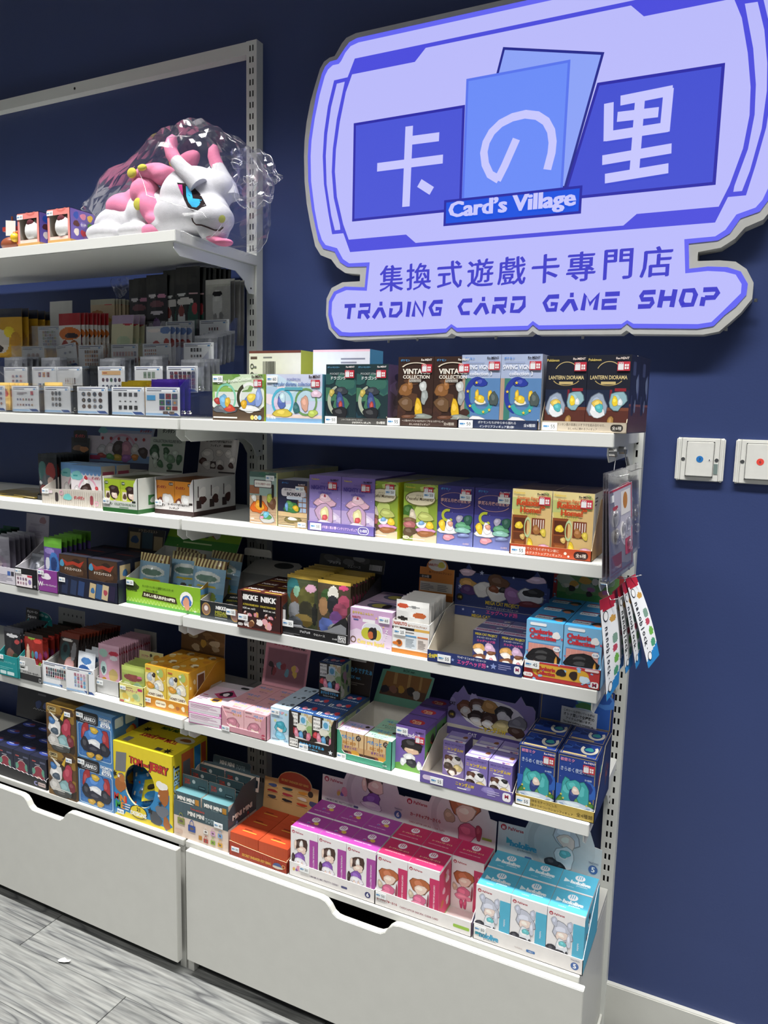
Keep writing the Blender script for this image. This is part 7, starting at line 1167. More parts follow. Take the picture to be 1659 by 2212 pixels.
def art_blu(c):
    c.rect(0, 0, 1, 1, '#4f86bc').rrect(.03, .02, .97, .74, .06, '#b9d2e6').rrect(.045, .035, .955, .725, .05, '#3f74b4')
    for i in range(6): c.rect(.045, .1+.1*i, .955, .106+.1*i, '#5f94cc').rect(.15+.15*i, .04, .156+.15*i, .72, '#5f94cc')
    c.rrect(.0, .74, .62, .99, .05, '#1f2024').rrect(.1, .77, .56, .92, .04, '#8d9096').rrect(.115, .785, .545, .905, .03, '#1f2024').text('PLABAKO', .33, .845, .085, '#e6e8ea', mw=.4, bold=.06).text('DIGIMON', .81, .91, .06, '#f2f6fa', mw=.32, bold=.04).text('SERIES', .81, .84, .06, '#f2f6fa', mw=.28, bold=.04).rrect(.68, .75, .95, .81, .02, '#f2f6fa').text('VOL.2', .815, .78, .05, '#2f5a9a', mw=.22, bold=.06)
    heap(c, [(.25, .5, .12, .24, '#a83438'), (.78, .48, .12, .22, '#a83438'), (.5, .52, .26, .18, '#4a82c8'), (.5, .36, .2, .08, '#e6e9ee'), (.24, .3, .12, .14, '#2a2c38'), (.78, .28, .12, .14, '#2a2c38'), (.5, .22, .2, .1, '#26283a'), (.38, .1, .1, .06, '#c9a03a'), (.62, .1, .1, .06, '#c9a03a'), (.5, .64, .12, .06, '#d8b440')], 6)
    c.poly([(.5, .56), (.4, .74), (.46, .6)], '#d8b440').poly([(.5, .56), (.6, .74), (.54, .6)], '#d8b440')
r_blu = lambda c: c.rect(0, 0, 1, 1, '#3f74b4').rrect(.1, .74, .42, .94, .03, '#cfe0ee').rrect(.5, .74, .9, .94, .03, '#cfe0ee').scatter(.1, .1, .9, .65, 9, ['#a83438', '#2a2c38', '#c9a03a', '#4a82c8', '#e6e9ee'], .14, .1, 4)
me = box_mesh('model_box', .1205, .085, .1225, '#4f86bc', art_blu, right=r_blu, top=lambda c: c.rect(0, 0, 1, 1, '#6f9cc8').rect(0, .5, .62, 1, '#1f2024'))
for k in (0, 1):
    b = put('model_box', me, (-.3510, .0078, ZD+.1228*k), 0, label='blue robot kit box with black title plate, '+('lower', 'upper')[k]+' of the stacked pair', cat='box', group='blue robot boxes'); price_tag(b, .001, .1035, '35', .9)
# yellow box with an oval opening
def yellow_box():
    w, h, d = .186, .1895, .125; mb = MB(); n = 32; cx, cz, ru, rv = .0845, .0915, .0485, .0545
    el = [(cx+ru*math.cos(2*math.pi*i/n), cz+rv*math.sin(2*math.pi*i/n)) for i in range(n)]; ou = []
    for x, z in el:
        dx, dz = x-cx, z-cz; k = min(((w-cx)/dx if dx > 1e-9 else (-cx/dx if dx < -1e-9 else 1e9)), ((h-cz)/dz if dz > 1e-9 else (-cz/dz if dz < -1e-9 else 1e9))); ou.append((cx+dx*k, cz+dz*k))
    Y, B = H('#e6cf2a'), H('#2f86c0')
    for i in range(n):
        j = (i+1) % n; m = 6
        for q in range(m):
            a, b = q/m, (q+1)/m
            p = [(el[s][0]*(1-t_)+ou[s][0]*t_, el[s][1]*(1-t_)+ou[s][1]*t_) for s, t_ in ((i, a), (i, b), (j, b), (j, a))]
            u = sum(x for x, z in p)/4/w; v = sum(z for x, z in p)/4/h
            mb.add([(x, 0, z) for x, z in p], [(0, 1, 2, 3)], B if (v < .43+.06*math.sin(u*9+1) and u < .93 and v > .06) else Y)
    for cxr in ((0, 0), (w, 0), (w, h), (0, h)):
        near = sorted(range(n), key=lambda s: (ou[s][0]-cxr[0])**2+(ou[s][1]-cxr[1])**2)[:2]
        mb.add([(cxr[0], 0, cxr[1])]+[(ou[s][0], 0, ou[s][1]) for s in sorted(near, key=lambda s: math.atan2(ou[s][1]-cxr[1]*.9, ou[s][0]-cxr[0]*.9))], [(0, 1, 2)], '#e6cf2a')
    mb.add([(x, 0, z) for x, z in el]+[(x, .004, z) for x, z in el], [(i, (i+1) % n, n+(i+1) % n, n+i) for i in range(n)], '#d8c89a')
    mb.add([(w, 0, 0), (w, d, 0), (w, d, h), (w, 0, h)], [(0, 1, 2, 3)], '#d9c426'); mb.add([(0, 0, h), (w, 0, h), (w, d, h), (0, d, h)], [(0, 1, 2, 3)], '#e6d02a')
    mb.add([(0, 0, 0), (0, d, 0), (0, d, h), (0, 0, h)], [(3, 2, 1, 0)], '#d9c426'); mb.add([(0, d, 0), (w, d, 0), (w, d, h), (0, d, h)], [(3, 2, 1, 0)], '#8a8a86'); mb.add([(0, 0, 0), (w, 0, 0), (w, d, 0), (0, d, 0)], [(3, 2, 1, 0)], '#8a8a86')
    c = CV(mb, (0, 0, 0), (1, 0, 0), (0, 0, 1), w, h)
    for s_, u, v, hh, mw in (('TOM', .4, .80, .1, .2), ('and', .57, .79, .045, .1), ('JERRY', .78, .775, .1, .3)): c.text(s_, u, v, hh+.012, '#4a1c14', mw=mw+.02, bold=.1, rot=-.06).text(s_, u, v, hh, '#c8342c', mw=mw, bold=.05, rot=-.06)
    c.poly([(.04, .6), (.22, .62), (.24, .88), (.06, .86)], '#77797c').blob(.14, .56, .05, .03, '#6a6c70', 3).blob(.12, .42, .09, .1, '#a8642c', 4).blob(.14, .52, .07, .05, '#b8743a', 5).blob(.86, .46, .1, .12, '#a8642c', 6).blob(.83, .58, .09, .06, '#f4f2ec', 7).blob(.83, .24, .1, .09, '#6f7580', 8).blob(.72, .12, .1, .09, '#4a4e56', 9).blob(.9, .1, .06, .08, '#a8642c', 10)
    for i, ch in enumerate('MINI'): c.text(ch, .05+.055*i, .255-.005*i, .09, ['#c8342c', '#2f9a4a', '#e0882c', '#d8362c'][i], bold=.07)
    for i, ch in enumerate('ME'): c.text(ch, .08+.08*i, .15, .09, ['#2f9a4a', '#e0882c'][i], bold=.07)
    c.fine(.2, .1, .3, .2, 3, '#e6e6e6').ell(.43, .13, .15, .09, '#1c1c1e', 18).ell(.43, .13, .135, .08, '#e6cf2a', 18).text('21', .43, .165, .05, '#1c1c1e', bold=.05).text('DESIGNS', .43, .1, .055, '#f2f2ee', mw=.27, bold=.06)
    c.star(.03, .56, .05, '#1c1c1e', 6).star(.8, .34, .05, '#1c1c1e', 9, .3).star(.63, .2, .05, '#1c1c1e').star(.78, .44, .025, '#f4f2ec').star(.1, .54, .03, '#f4f2ec')
    c = CV(mb, (w, 0, 0), (0, 1, 0), (0, 0, 1), d, h); c.text('SECRET', .12, .6, .11, '#26323c', mw=.56*1.5, bold=.09, rot=math.pi/2).text('SECRET', .12, .6, .1, '#9fc4dc', mw=.55*1.5, bold=.04, rot=math.pi/2).rect(.26, .3, .6, .96, '#c9622c').rect(.3, .5, .5, .85, '#6a6c70').rect(.62, .3, .8, .96, '#2f86c0').rect(.82, .3, .96, .96, '#b8502c')
    c = CV(mb, (0, 0, h), (1, 0, 0), (0, 1, 0), w, d); c.text('TOM and JERRY', .5, .5, .2, '#a83428', mw=.62, bold=.08, rot=math.pi).star(.16, .7, .12, '#26221c', 8, .4).star(.85, .14, .12, '#26221c', 8, .4).ell(.83, .65, .15, .14, '#efece2', 14).blob(.85, .65, .08, .07, '#a8642c', 3).rect(.1, .1, .2, .28, '#77797c').rect(.66, .08, .76, .18, '#4a4a48').text('MINI ME', .45, .9, .12, '#5a8a3a', mw=.3, bold=.06)
    return mb.mesh('blind_bag_box', 'printed_card')
b = put('blind_bag_box', yellow_box(), (-.2320, .0090, ZD), 0, label='large yellow and blue box with an oval opening showing blue bags', cat='box'); price_tag(b, .012, .006, '35', .8)
bb = pouch('blue_bag', .085, .07, .018, patch_art('#2f7fc0', .93, '#5fa6d8', [(.3, .3, .05, .06, '#c25a3c'), (.6, .5, .05, .06, '#e6e2da'), (.7, .2, .05, .06, '#c98a3c'), (.4, .7, .05, .06, '#6a6c70'), (.2, .6, .05, .06, '#e6d8c0')]), '#2f7fc0', 'pack_film', seed=2)
by = pouch('yellow_bag', .06, .05, .014, patch_art('#d8cc2c', None, None, [(.5, .6, .2, .14, '#3a3420'), (.6, .2, .4, .2, '#2f86c0')]), '#d8cc2c', 'pack_film', seed=3)
put('blue_bag', bb, (-.1990, .040, ZD+.045), (-.5, -.35, .2), label='blue printed bag showing inside the oval opening', cat='packet'); put('blue_bag', bb, (-.2050, .028, ZD+.012), (-.3, .05, 0), label='lower blue bag lying inside the yellow box', cat='packet'); put('yellow_bag', by, (-.1550, .022, ZD+.045), (-.6, -.3, .1), label='yellow bag lying over the blue bags in the opening', cat='packet')
# ================================================================== clear stepped racks on the left bay
TIER = [(.012, 1.2952, 1.362), (.062, 1.3485, 1.4105), (.110, 1.404, 1.4655), (.168, 1.462, 1.5225)]
def acrylic_rack(x0, x1, label, divs):
    root = empty('card_rack', ((x0+x1)/2, .12, Z1+.0002), label=label, cat='display rack'); off = Vector(root.location)
    def par(o): o.parent = root; o.location = Vector(o.location)-off; return o
    side = [(.010, Z1+.0004), (.232, Z1+.0004), (.232, 1.529), (.2, 1.527), (.010, 1.3625)]
    for x in (x0, x1):
        mb = MB(); mb.plate(side, (x, 0, 0), (0, 1, 0), (0, 0, 1), .0025, '#ffffff'); par(mb.build('side_panel', 'acrylic'))
    for i, (y, za, zb) in enumerate(TIER):
        yn = TIER[i+1][0] if i < 3 else .228
        mb = MB(); mb.plate([(x0+.0005, za), (x1-.003, za), (x1-.003, zb), (x0+.0005, zb)], (0, y, 0), (1, 0, 0), (0, 0, 1), .002, '#ffffff'); par(mb.build('front_lip', 'acrylic'))
        mb = MB(); mb.box((x0+.0005, y+.002, za), (x1-.003, yn, za+.002), '#ffffff'); par(mb.build('tier_floor', 'acrylic'))
        for j, dx in enumerate(divs[i]):
            mb = MB(); mb.plate([(y+.002, za+.002), (yn-.001, za+.002), (yn-.001, zb+.01), (y+.002, zb)], (dx, 0, 0), (0, 1, 0), (0, 0, 1), .0018, '#ffffff'); par(mb.build('divider', 'acrylic'))
        for y2 in (y+.009, y+.027):
            mb = MB(); mb.ellipsoid((x1+.0002, y2, za+.012), (.0022, .0042, .0042), '#e8e8e8', 0, 12, 8); par(mb.build('bolt', 'chrome'))
    mb = MB(); mb.plate([(x0+.0005, Z1+.001), (x1-.003, Z1+.001), (x1-.003, 1.529), (x0+.0005, 1.529)], (0, .230, 0), (1, 0, 0), (0, 0, 1), .002, '#ffffff'); par(mb.build('back_panel', 'acrylic'))
acrylic_rack(-.330, -.0045, 'clear acrylic stepped card rack at the right end of its shelf', [[-.2225, -.1125], [-.2, -.097], [-.215, -.105], [-.2, -.095]])
acrylic_rack(-.665, -.3355, 'clear acrylic stepped card rack further left on the shelf', [[-.552, -.444], [-.54, -.444], [-.53, -.422], [-.53]])
G1 = ['#3a3a3c', '#5a4a4a', '#8a8f9a', '#4a5a6a', '#7a6a5a']; G2 = ['#8a3a44', '#3a5a8a', '#c98a4a', '#3f6f5a', '#6a4a7a']; G3 = ['#2a2a2c', '#3c3c40', '#55555a']
def crow(kind, u0, v0, u1, v1, nx, ny, cols, seed, fill=.7): return lambda c: c.grid(u0, v0, u1, v1, nx, ny, cols, fill, kind, seed)
cards = [
 (0, -.111, .098, lambda c: (c.grid(.4, .36, .95, .8, 3, 2, G2+G1, .85, 'rect', 4), c.grid(.4, .2, .95, .36, 3, 1, G2, .85, 'rect', 6), c.rect(.05, .55, .3, .72, '#4fa6dc'), c.grid(.5, .06, .86, .18, 2, 1, G1, .8, 'rect', 3)), 'blue note and a block of twelve dark pictures'),
 (0, -.2115, .098, lambda c: (c.grid(.18, .62, .82, .84, 4, 1, G3, .62, 'rect', 5), c.grid(.18, .44, .82, .54, 4, 1, G3, .4, 'ell', 5), c.grid(.18, .16, .82, .38, 4, 1, G3, .62, 'rect', 6)), 'two rows of slanted black cards'),
 (0, -.3205, .097, lambda c: c.grid(.12, .16, .85, .84, 4, 3, G1, .72, 'ell', 3), 'twelve oval portraits in four columns'),
 (0, -.4310, .088, lambda c: c.grid(.26, .2, .66, .84, 3, 3, G1+['#8a6a4a'], .8, 'ell', 7), 'nine small oval portraits'),
 (0, -.5450, .095, lambda c: (c.grid(.16, .4, .8, .56, 6, 1, G2, .6, 'ell', 3), c.grid(.16, .2, .8, .34, 6, 1, G2, .6, 'ell', 5), c.fine(.2, .66, .6, .76, 2, '#6a4a54'), c.rect(.7, .66, .8, .8, '#b8384a')), 'two rows of tiny coloured charms'),
 (0, -.6550, .085, lambda c: c.grid(.3, .2, .9, .8, 4, 3, G2, .6, 'ell', 9), 'pale rows of coloured charms at the far left'),
 (1, -.0940, .088, lambda c: c.grid(.1, .14, .95, .8, 6, 5, ['#3a2a38', '#7a3444', '#4a3a5a', '#8a6a74', '#2c2c34'], .8, 'rect', 5), 'dense grid of dark red squares'),
 (1, -.1900, .084, lambda c: (c.grid(.3, .5, .75, .82, 3, 1, ['#7a8f80', '#5f7a6a', '#8a9a8c'], .75, 'rect', 5), c.grid(.3, .06, .75, .3, 3, 1, ['#a06a54', '#5a5a54'], .75, 'rect', 7)), 'two rows of three green grey pictures'),
 (1, -.3060, .085, lambda c: (c.rect(.15, .66, .85, .82, '#e2b884'), c.fine(.18, .7, .46, .78, 1, '#b0402c'), c.grid(.12, .34, .88, .58, 5, 1, ['#4a6a5a', '#5a3a44', '#6a4a5a', '#3a4a6a'], .7, 'ell', 3), c.grid(.12, .06, .88, .3, 5, 1, ['#4a3a5a', '#5a3a44', '#3a4a6a'], .7, 'ell', 5)), 'peach banner over two rows of ovals'),
 (1, -.4440, .086, lambda c: c.grid(.3, .2, .75, .62, 5, 1, ['#2a2a2c', '#8a3a3a', '#c9c4c0'], .6, 'rect', 5), 'one row of narrow black strips'),
 (1, -.5320, .087, lambda c: (c.grid(.22, .5, .74, .84, 3, 1, G2, .6, 'rect', 5), c.grid(.22, .04, .74, .36, 3, 1, G2+['#c23a3a'], .6, 'rect', 8)), 'two rows of three tall colourful pictures'),
 (1, -.6360, .086, lambda c: c.grid(.3, .1, .8, .7, 3, 3, ['#a04a54', '#3a6a9a', '#5a5a6a', '#c98a8a'], .6, 'ell', 3), 'small red and blue charms'),
 (2, -.0860, .086, lambda c: (c.grid(.22, .62, .62, .82, 4, 1, G3+['#8a8f94'], .7, 'rect', 3), c.grid(.22, .4, .62, .56, 4, 1, G1, .6, 'rect', 5), c.grid(.22, .1, .62, .3, 4, 1, G1, .7, 'rect', 7)), 'columns of black and white figures'),
 (2, -.2105, .087, lambda c: (c.grid(.06, .5, .5, .8, 6, 2, ['#c08a84', '#a06a6a', '#d8b4a4'], .6, 'rect', 3), c.grid(.6, .1, .96, .36, 4, 1, ['#b06a54', '#c98a7a'], .7, 'ell', 5)), 'rows of soft red letters'),
 (2, -.3110, .086, lambda c: c.grid(.06, .2, .95, .74, 8, 2, ['#c9a4a8', '#a47a84', '#8a8fa4', '#d8b8b0'], .7, 'rect', 3), 'two groups of pale pink portraits'),
 (2, -.4220, .085, lambda c: c.grid(.25, .1, .8, .8, 6, 4, ['#8a4a34', '#b0744a', '#5a3a30', '#c9a07a'], .7, 'rect', 3), 'four rows of rust coloured figures'),
 (2, -.4940, .070, lambda c: (c.grid(.3, .5, .8, .74, 2, 1, ['#4a5a8a', '#5a5a64'], .5, 'ell', 3), c.grid(.2, .1, .9, .3, 4, 1, ['#b8707a', '#5a5f80'], .5, 'ell', 5)), 'few small dancing figures, leaning'),
 (2, -.6280, .084, lambda c: c.grid(.22, .1, .8, .74, 3, 2, ['#7a5a4a', '#9a8a7a', '#a06a5a'], .8, 'ell', 3), 'large brown oval portraits'),
 (3, -.0880, .086, lambda c: c.grid(.3, .3, .66, .74, 4, 2, ['#5a2a30', '#2c2c30', '#7a4a50'], .55, 'rect', 3), 'eight dark red stamps'),
 (3, -.1910, .088, lambda c: c.grid(.3, .06, .78, .8, 7, 4, ['#24283a', '#3a3f54'], .5, 'rect', 3), 'columns of tiny navy figures'),
 (3, -.5190, .080, lambda c: c.grid(.12, .2, .7, .8, 4, 2, ['#c9a24a', '#5a5f8a', '#8a4a54', '#c9c4b4'], .8, 'rect', 3), 'bright comic panels beside a red packet'),
 (3, -.6350, .086, lambda c: c.grid(.2, .1, .8, .8, 6, 5, G2+['#c9c44a', '#d8d8d8'], .8, 'rect', 3), 'five rows of mixed colour squares'),
]
for ti, x, wd, art, lab in cards:
    y, za, zb = TIER[ti]
    o = chart_card('chart_card', wd, zb-za-.0045, (x, y+.0035, za+.0026), 0, art, 'white chart card in a clear rack, '+lab, group='white rack cards')
    if 'leaning' in lab: o.rotation_euler = (0, -.12, 0)
def spots(*a): return list(a)
pk = {
 'purple_card_pack': pouch('purple_card_pack', .066, .168, .006, patch_art('#22202a', .74, '#1a1a1e', spots((.3, .7, .2, .03, '#d8d4d8'), (.75, .69, .2, .03, '#c98aa8'), (.5, .58, .34, .05, '#7a4a54'), (.5, .46, .3, .03, '#d8d0d8'), (.5, .24, .22, .14, '#7a5a8e'), (.2, .2, .16, .12, '#9a92a4'), (.8, .22, .16, .12, '#a9a4b0'), (.5, .08, .4, .07, '#b4aeb8'))), '#1c1c20'),
 'hero_card_pack': pouch('hero_card_pack', .074, .182, .006, patch_art('#141618', .66, '#121416', spots((.25, .66, .2, .03, '#d8d8d8'), (.75, .67, .2, .025, '#c9a0a8'), (.4, .56, .36, .05, '#d9d4d0'), (.25, .3, .17, .22, '#e2e2e4'), (.25, .44, .14, .07, '#8a3a34'), (.72, .34, .2, .2, '#1f5a4c'), (.8, .46, .1, .08, '#b03a44'), (.7, .12, .2, .08, '#1c4a40'), (.35, .86, .16, .015, '#b9b48a'))), '#101214'),
 'silver_card_pack': pouch('silver_card_pack', .072, .150, .006, patch_art('#b6b5b0', .92, '#c9c8c4', spots((.5, .62, .2, .22, '#d9d8d4'), (.5, .78, .2, .04, '#2c2c2e'), (.42, .42, .09, .06, '#9a9a98'), (.66, .44, .08, .06, '#8a8a88'), (.5, .26, .16, .05, '#4a4a4c'))), '#a4a4a2', 'foil'),
 'cookie_pack': pouch('cookie_pack', .076, .132, .007, patch_art('#e6e2dc', .78, '#a8242c', spots((.25, .88, .17, .06, '#c9c0b8'), (.72, .88, .2, .06, '#3a3f6a'), (.5, .62, .5, .12, '#d9762c'), (.6, .58, .3, .05, '#3a2c34'), (.3, .3, .22, .2, '#a83a30'), (.72, .3, .22, .2, '#b06a34'))), '#c9c2b8'),
 'beige_pack': pouch('beige_pack', .082, .120, .007, patch_art('#c9b494', .88, '#b9b8a4', spots((.75, .9, .2, .03, '#c23a44'), (.3, .72, .26, .05, '#a8682c'), (.45, .56, .42, .08, '#b98a3a'), (.5, .3, .4, .2, '#d8ccb4'))), '#a89a80'),
 'pastel_pack': pouch('pastel_pack', .070, .128, .007, patch_art('#dcd8b4', .84, '#b9a2c2', spots((.75, .84, .22, .04, '#c23a44'), (.6, .5, .3, .1, '#c4d4b0'), (.4, .2, .3, .14, '#c98a7a'), (.6, .16, .25, .12, '#b0605a'))), '#c9c4a4'),
 'bell_pack': pouch('bell_pack', .150, .125, .012, patch_art('#c99a2c', .82, '#1f2438', spots((.6, .88, .12, .04, '#b0303a'), (.25, .35, .2, .3, '#d8d2ca'), (.5, .3, .2, .25, '#c9c2b8'), (.7, .5, .12, .12, '#e0c832'), (.35, .15, .2, .1, '#3a2c24'), (.85, .3, .12, .2, '#b8862a'))), '#a8842c'),
 'white_card_pack': pouch('white_card_pack', .084, .125, .006, patch_art('#cfcfcc', None, None, spots((.6, .26, .28, .06, '#3a3634'), (.62, .26, .14, .02, '#c98a4a'))), '#b9b9b6'),
 'letter_pack': pouch('letter_pack', .074, .095, .006, patch_art('#d8d8da', None, None, spots((.35, .9, .3, .05, '#f0e6e2'), (.8, .9, .2, .09, '#6a84b8'), (.45, .55, .16, .1, '#b04a4a'), (.85, .6, .1, .1, '#b0443c'), (.3, .25, .2, .12, '#c9a09a'))), '#c4c9d4'),
 'small_silver_pack': pouch('small_silver_pack', .066, .070, .009, patch_art('#aeb1b8', .9, '#c9ccd4', spots((.4, .5, .2, .3, '#8f939e'), (.7, .6, .1, .3, '#d9dbe2'))), '#a4a7ae', 'foil'),
 'yellow_pack': pouch('yellow_pack', .060, .068, .005, patch_art('#dcb96a', None, None, spots((.5, .7, .35, .12, '#7a5a34'), (.75, .6, .14, .12, '#b8443c'), (.4, .3, .3, .15, '#e6cf8a'))), '#c9a452'),
 'gold_pack': pouch('gold_pack', .074, .074, .007, patch_art('#c9ac2c'), '#b89a24', 'foil'),
 'violet_pack': pouch('violet_pack', .078, .078, .008, patch_art('#5a3ab4', .93, '#6a4ac8'), '#4a2ea0', 'foil'),
 'magenta_pack': pouch('magenta_pack', .060, .075, .006, patch_art('#8a2458', .7, '#9a2c64'), '#7a2050'),
}
rows_ = [('purple_card_pack', 2, (-.3430, .205, 1.465), (-.3380, .218, 1.468), .02, 'black and purple card packet hung left of the pair'), ('purple_card_pack', 3, (-.2760, .196, 1.470), (-.2640, .220, 1.470), .02, 'black and purple card packet hung right of the pair'),
 ('hero_card_pack', 2, (-.2250, .200, 1.465), (-.2200, .216, 1.462), .03, 'black packet with white and green figures, left'), ('hero_card_pack', 7, (-.1760, .190, 1.466), (-.1120, .222, 1.462), .03, 'black packet with white and green figures, right'),
 ('silver_card_pack', 4, (-.0880, .190, 1.466), (-.0700, .222, 1.466), .03, 'silver backed card packet at the rack top corner'),
 ('beige_pack', 7, (-.4600, .188, 1.466), (-.4180, .222, 1.464), .03, 'beige and amber snack packet behind the red topped ones'), ('cookie_pack', 8, (-.4980, .122, 1.412), (-.4450, .160, 1.414), .03, 'red topped snack packet in the clear rack'),
 ('pastel_pack', 3, (-.3380, .132, 1.410), (-.3270, .160, 1.410), .12, 'pastel striped packet leaning in the clear rack'), ('bell_pack', 6, (-.8250, .150, 1.445), (-.7700, .225, 1.440), .05, 'amber and navy packet at the far left edge'),
 ('white_card_pack', 1, (-.6200, .195, 1.464), (-.62, .2, 1.464), .06, 'plain pale packet standing tall above the rack'), ('letter_pack', 5, (-.2050, .118, 1.409), (-.1700, .150, 1.409), .05, 'white packet with red letters and blue tab'),
 ('small_silver_pack', 5, (-.0640, .122, 1.410), (-.0450, .158, 1.424), .1, 'small silver packet at the right of the third step'), ('small_silver_pack', 4, (-.0640, .078, 1.353), (-.0420, .100, 1.356), .06, 'small silver packet at the right of the second step'),
 ('small_silver_pack', 4, (-.3120, .074, 1.358), (-.2900, .100, 1.362), .06, 'small silver packet behind the peach banner card'), ('small_silver_pack', 2, (-.1830, .074, 1.362), (-.1780, .09, 1.366), .06, 'small silver packet behind the green grey card'), ('small_silver_pack', 4, (-.6480, .074, 1.364), (-.6200, .1, 1.366), .06, 'small silver packet at the left of the second step'),
 ('small_silver_pack', 2, (-.5100, .074, 1.362), (-.5050, .09, 1.364), .06, 'small silver packet behind the colourful card'), ('yellow_pack', 5, (-.6300, .030, 1.3), (-.5900, .050, 1.300), .04, 'yellow snack packet on the lowest step'), ('yellow_pack', 1, (-.4480, .03, 1.302), (-.448, .03, 1.302), .04, 'single yellow packet between the lowest cards'),
 ('gold_pack', 2, (-.1950, .026, 1.299), (-.1900, .040, 1.301), .06, 'gold foil packet on the lowest step'), ('violet_pack', 3, (-.1050, .026, 1.299), (-.0880, .044, 1.301), .06, 'violet foil packet on the lowest step'), ('magenta_pack', 1, (-.4850, .125, 1.412), (-.485, .125, 1.412), .04, 'magenta topped packet beside the leaning card')]
for nm, n, a, b, tl, desc in rows_: pack_row(nm, pk[nm], n, a, b, desc, nm.replace('_', ' ')+'s', tl, seed=n+len(desc))

# ================================================================== top shelf: boxed plushes and a small ship
def window_box(x, y, label, tilt=0.0):
    w, d, h = .074, .074, .0685; root = empty('plush_box', (x, y, ZT), 0, label=label, cat='box', group='coral plush boxes')
    mb = MB(); mb.box((0, 0, 0), (w, d, .011), '#b98f52'); mb.build('cork_base', 'matte_paper', root)
    mb = MB(); z0 = .011; H_ = z0+h; e = .0075
    def fr(u0, v0, u1, v1, c_='#ef8f88'): mb.plate([(u0, v0), (u1, v0), (u1, v1), (u0, v1)], (0, 0, 0), (1, 0, 0), (0, 0, 1), .001, c_, '#e6e0dc')
    fr(0, z0, e, H_); fr(w-e, z0, w, H_); fr(e, z0, w-e, z0+.007, '#f4c8bc'); fr(e, H_-.014, w-e, H_)
    mb.plate([(0, z0), (d, z0), (d, H_-.004), (d*.9, H_), (0, H_)], (w, 0, 0), (0, 1, 0), (0, 0, 1), .001, '#6f5fae', '#d9d4d0'); mb.plate([(0, z0), (d, z0), (d, H_), (0, H_)], (0, d, 0), (0, -1, 0), (0, 0, 1), .001, '#6f5fae', '#c9c4c0')
    mb.box((0, 0, H_-.001), (w, d, H_), '#cfc9ba'); mb.box((0, d-.001, z0), (w, d, H_-.001), '#c4beb8')
    c = CV(mb, (w, 0, z0), (0, 1, 0), (0, 0, 1), d, h); qs = ['#2c56b4', '#e08aa0', '#e6bb32', '#5a2f2c', '#8a7cc8', '#4f8f3c', '#f0e6da', '#c23c44', '#d0303c']
    for j in range(3):
        for i in range(3):
            c.blob(.24+.27*i, .8-.27*j, .11, .11, qs[j*3+i], j*3+i)
    c.text('全5種', .51, .53, .1, '#f4f0fa', mw=.22, bold=.02); c = CV(mb, (0, 0, z0), (1, 0, 0), (0, 0, 1), w, h); c.ring(.62, 1.02, .22, .14, .4, '#e0786f', 180, 360); mb.build('carton', 'printed_card', root)
    price_tag(root, .001, H_-.0145, '45', .78)
    return root
def small_plush(x, y, label):
    root = empty('small_plush', (x, y, ZT+.0112), label=label, cat='plush toy', group='small white plushes')
    mb = MB(); mb.ellipsoid((0, -.012, .028), (.027, .024, .028), '#ececec', 0, 18, 12); mb.build('body', 'plush_cloth', root)
    for s in (-1, 1):
        mb = MB(); mb.tube([(s*.014, -.012, .046), (s*.019, -.011, .0565)], [.008, .001], '#dededc', 0, 8); mb.build('ear', 'plush_cloth', root)
    mb = MB(); mb.ellipsoid((.0, -.026, .043), (.012, .008, .011), '#5a2f36', 0, 14, 8); mb.build('patch', 'plush_cloth', root)
window_box(-.5060, .0200, 'coral window box with a white plush inside, left of the two'); window_box(-.4050, .0200, 'coral window box with a white plush inside, nearest the dragon plush')
small_plush(-.4640, .050, 'white plush with a maroon patch inside the left coral box'); small_plush(-.3600, .048, 'white plush with a maroon patch inside the right coral box')
root = empty('toy_ship', (-.556, .045, ZT), label='small toy ship with a white sail at the far left of the top shelf', cat='toy ship')
mb = MB(); mb.ellipsoid((0, 0, .018), (.034, .022, .018), '#8a4a30', 0, 18, 10); mb.build('hull', 'plastic', root)
mb = MB(); mb.tube([(-.004, .004, .03), (-.004, .004, .085)], .0025, '#6a3a28', 0, 8); mb.box((-.03, -.004, .05), (.016, .006, .06), '#a83a30'); mb.build('mast', 'plastic', root)
mb = MB(); mb.plate([(-.014, .038), (.02, .036), (.022, .07), (-.012, .074)], (0, -.008, 0), (1, 0, 0), (0, 0, 1), .001, '#e6e2da'); mb.build('sail', 'matte_paper', root)
mb = MB(); mb.ellipsoid((.024, -.012, .03), (.011, .011, .011), '#e6bb2c', 0, 14, 8); mb.build('figurehead', 'plastic', root)
mb = MB(); [mb.ellipsoid((.024+.013*math.cos(a), -.008, .03+.013*math.sin(a)), (.005, .004, .005), '#d9722c', 0, 8, 6) for a in (0.3, 1.2, 2.1, 3.0, 4.2, 5.2)]; mb.build('figurehead_rays', 'plastic', root)['kind'] = 'stuff'

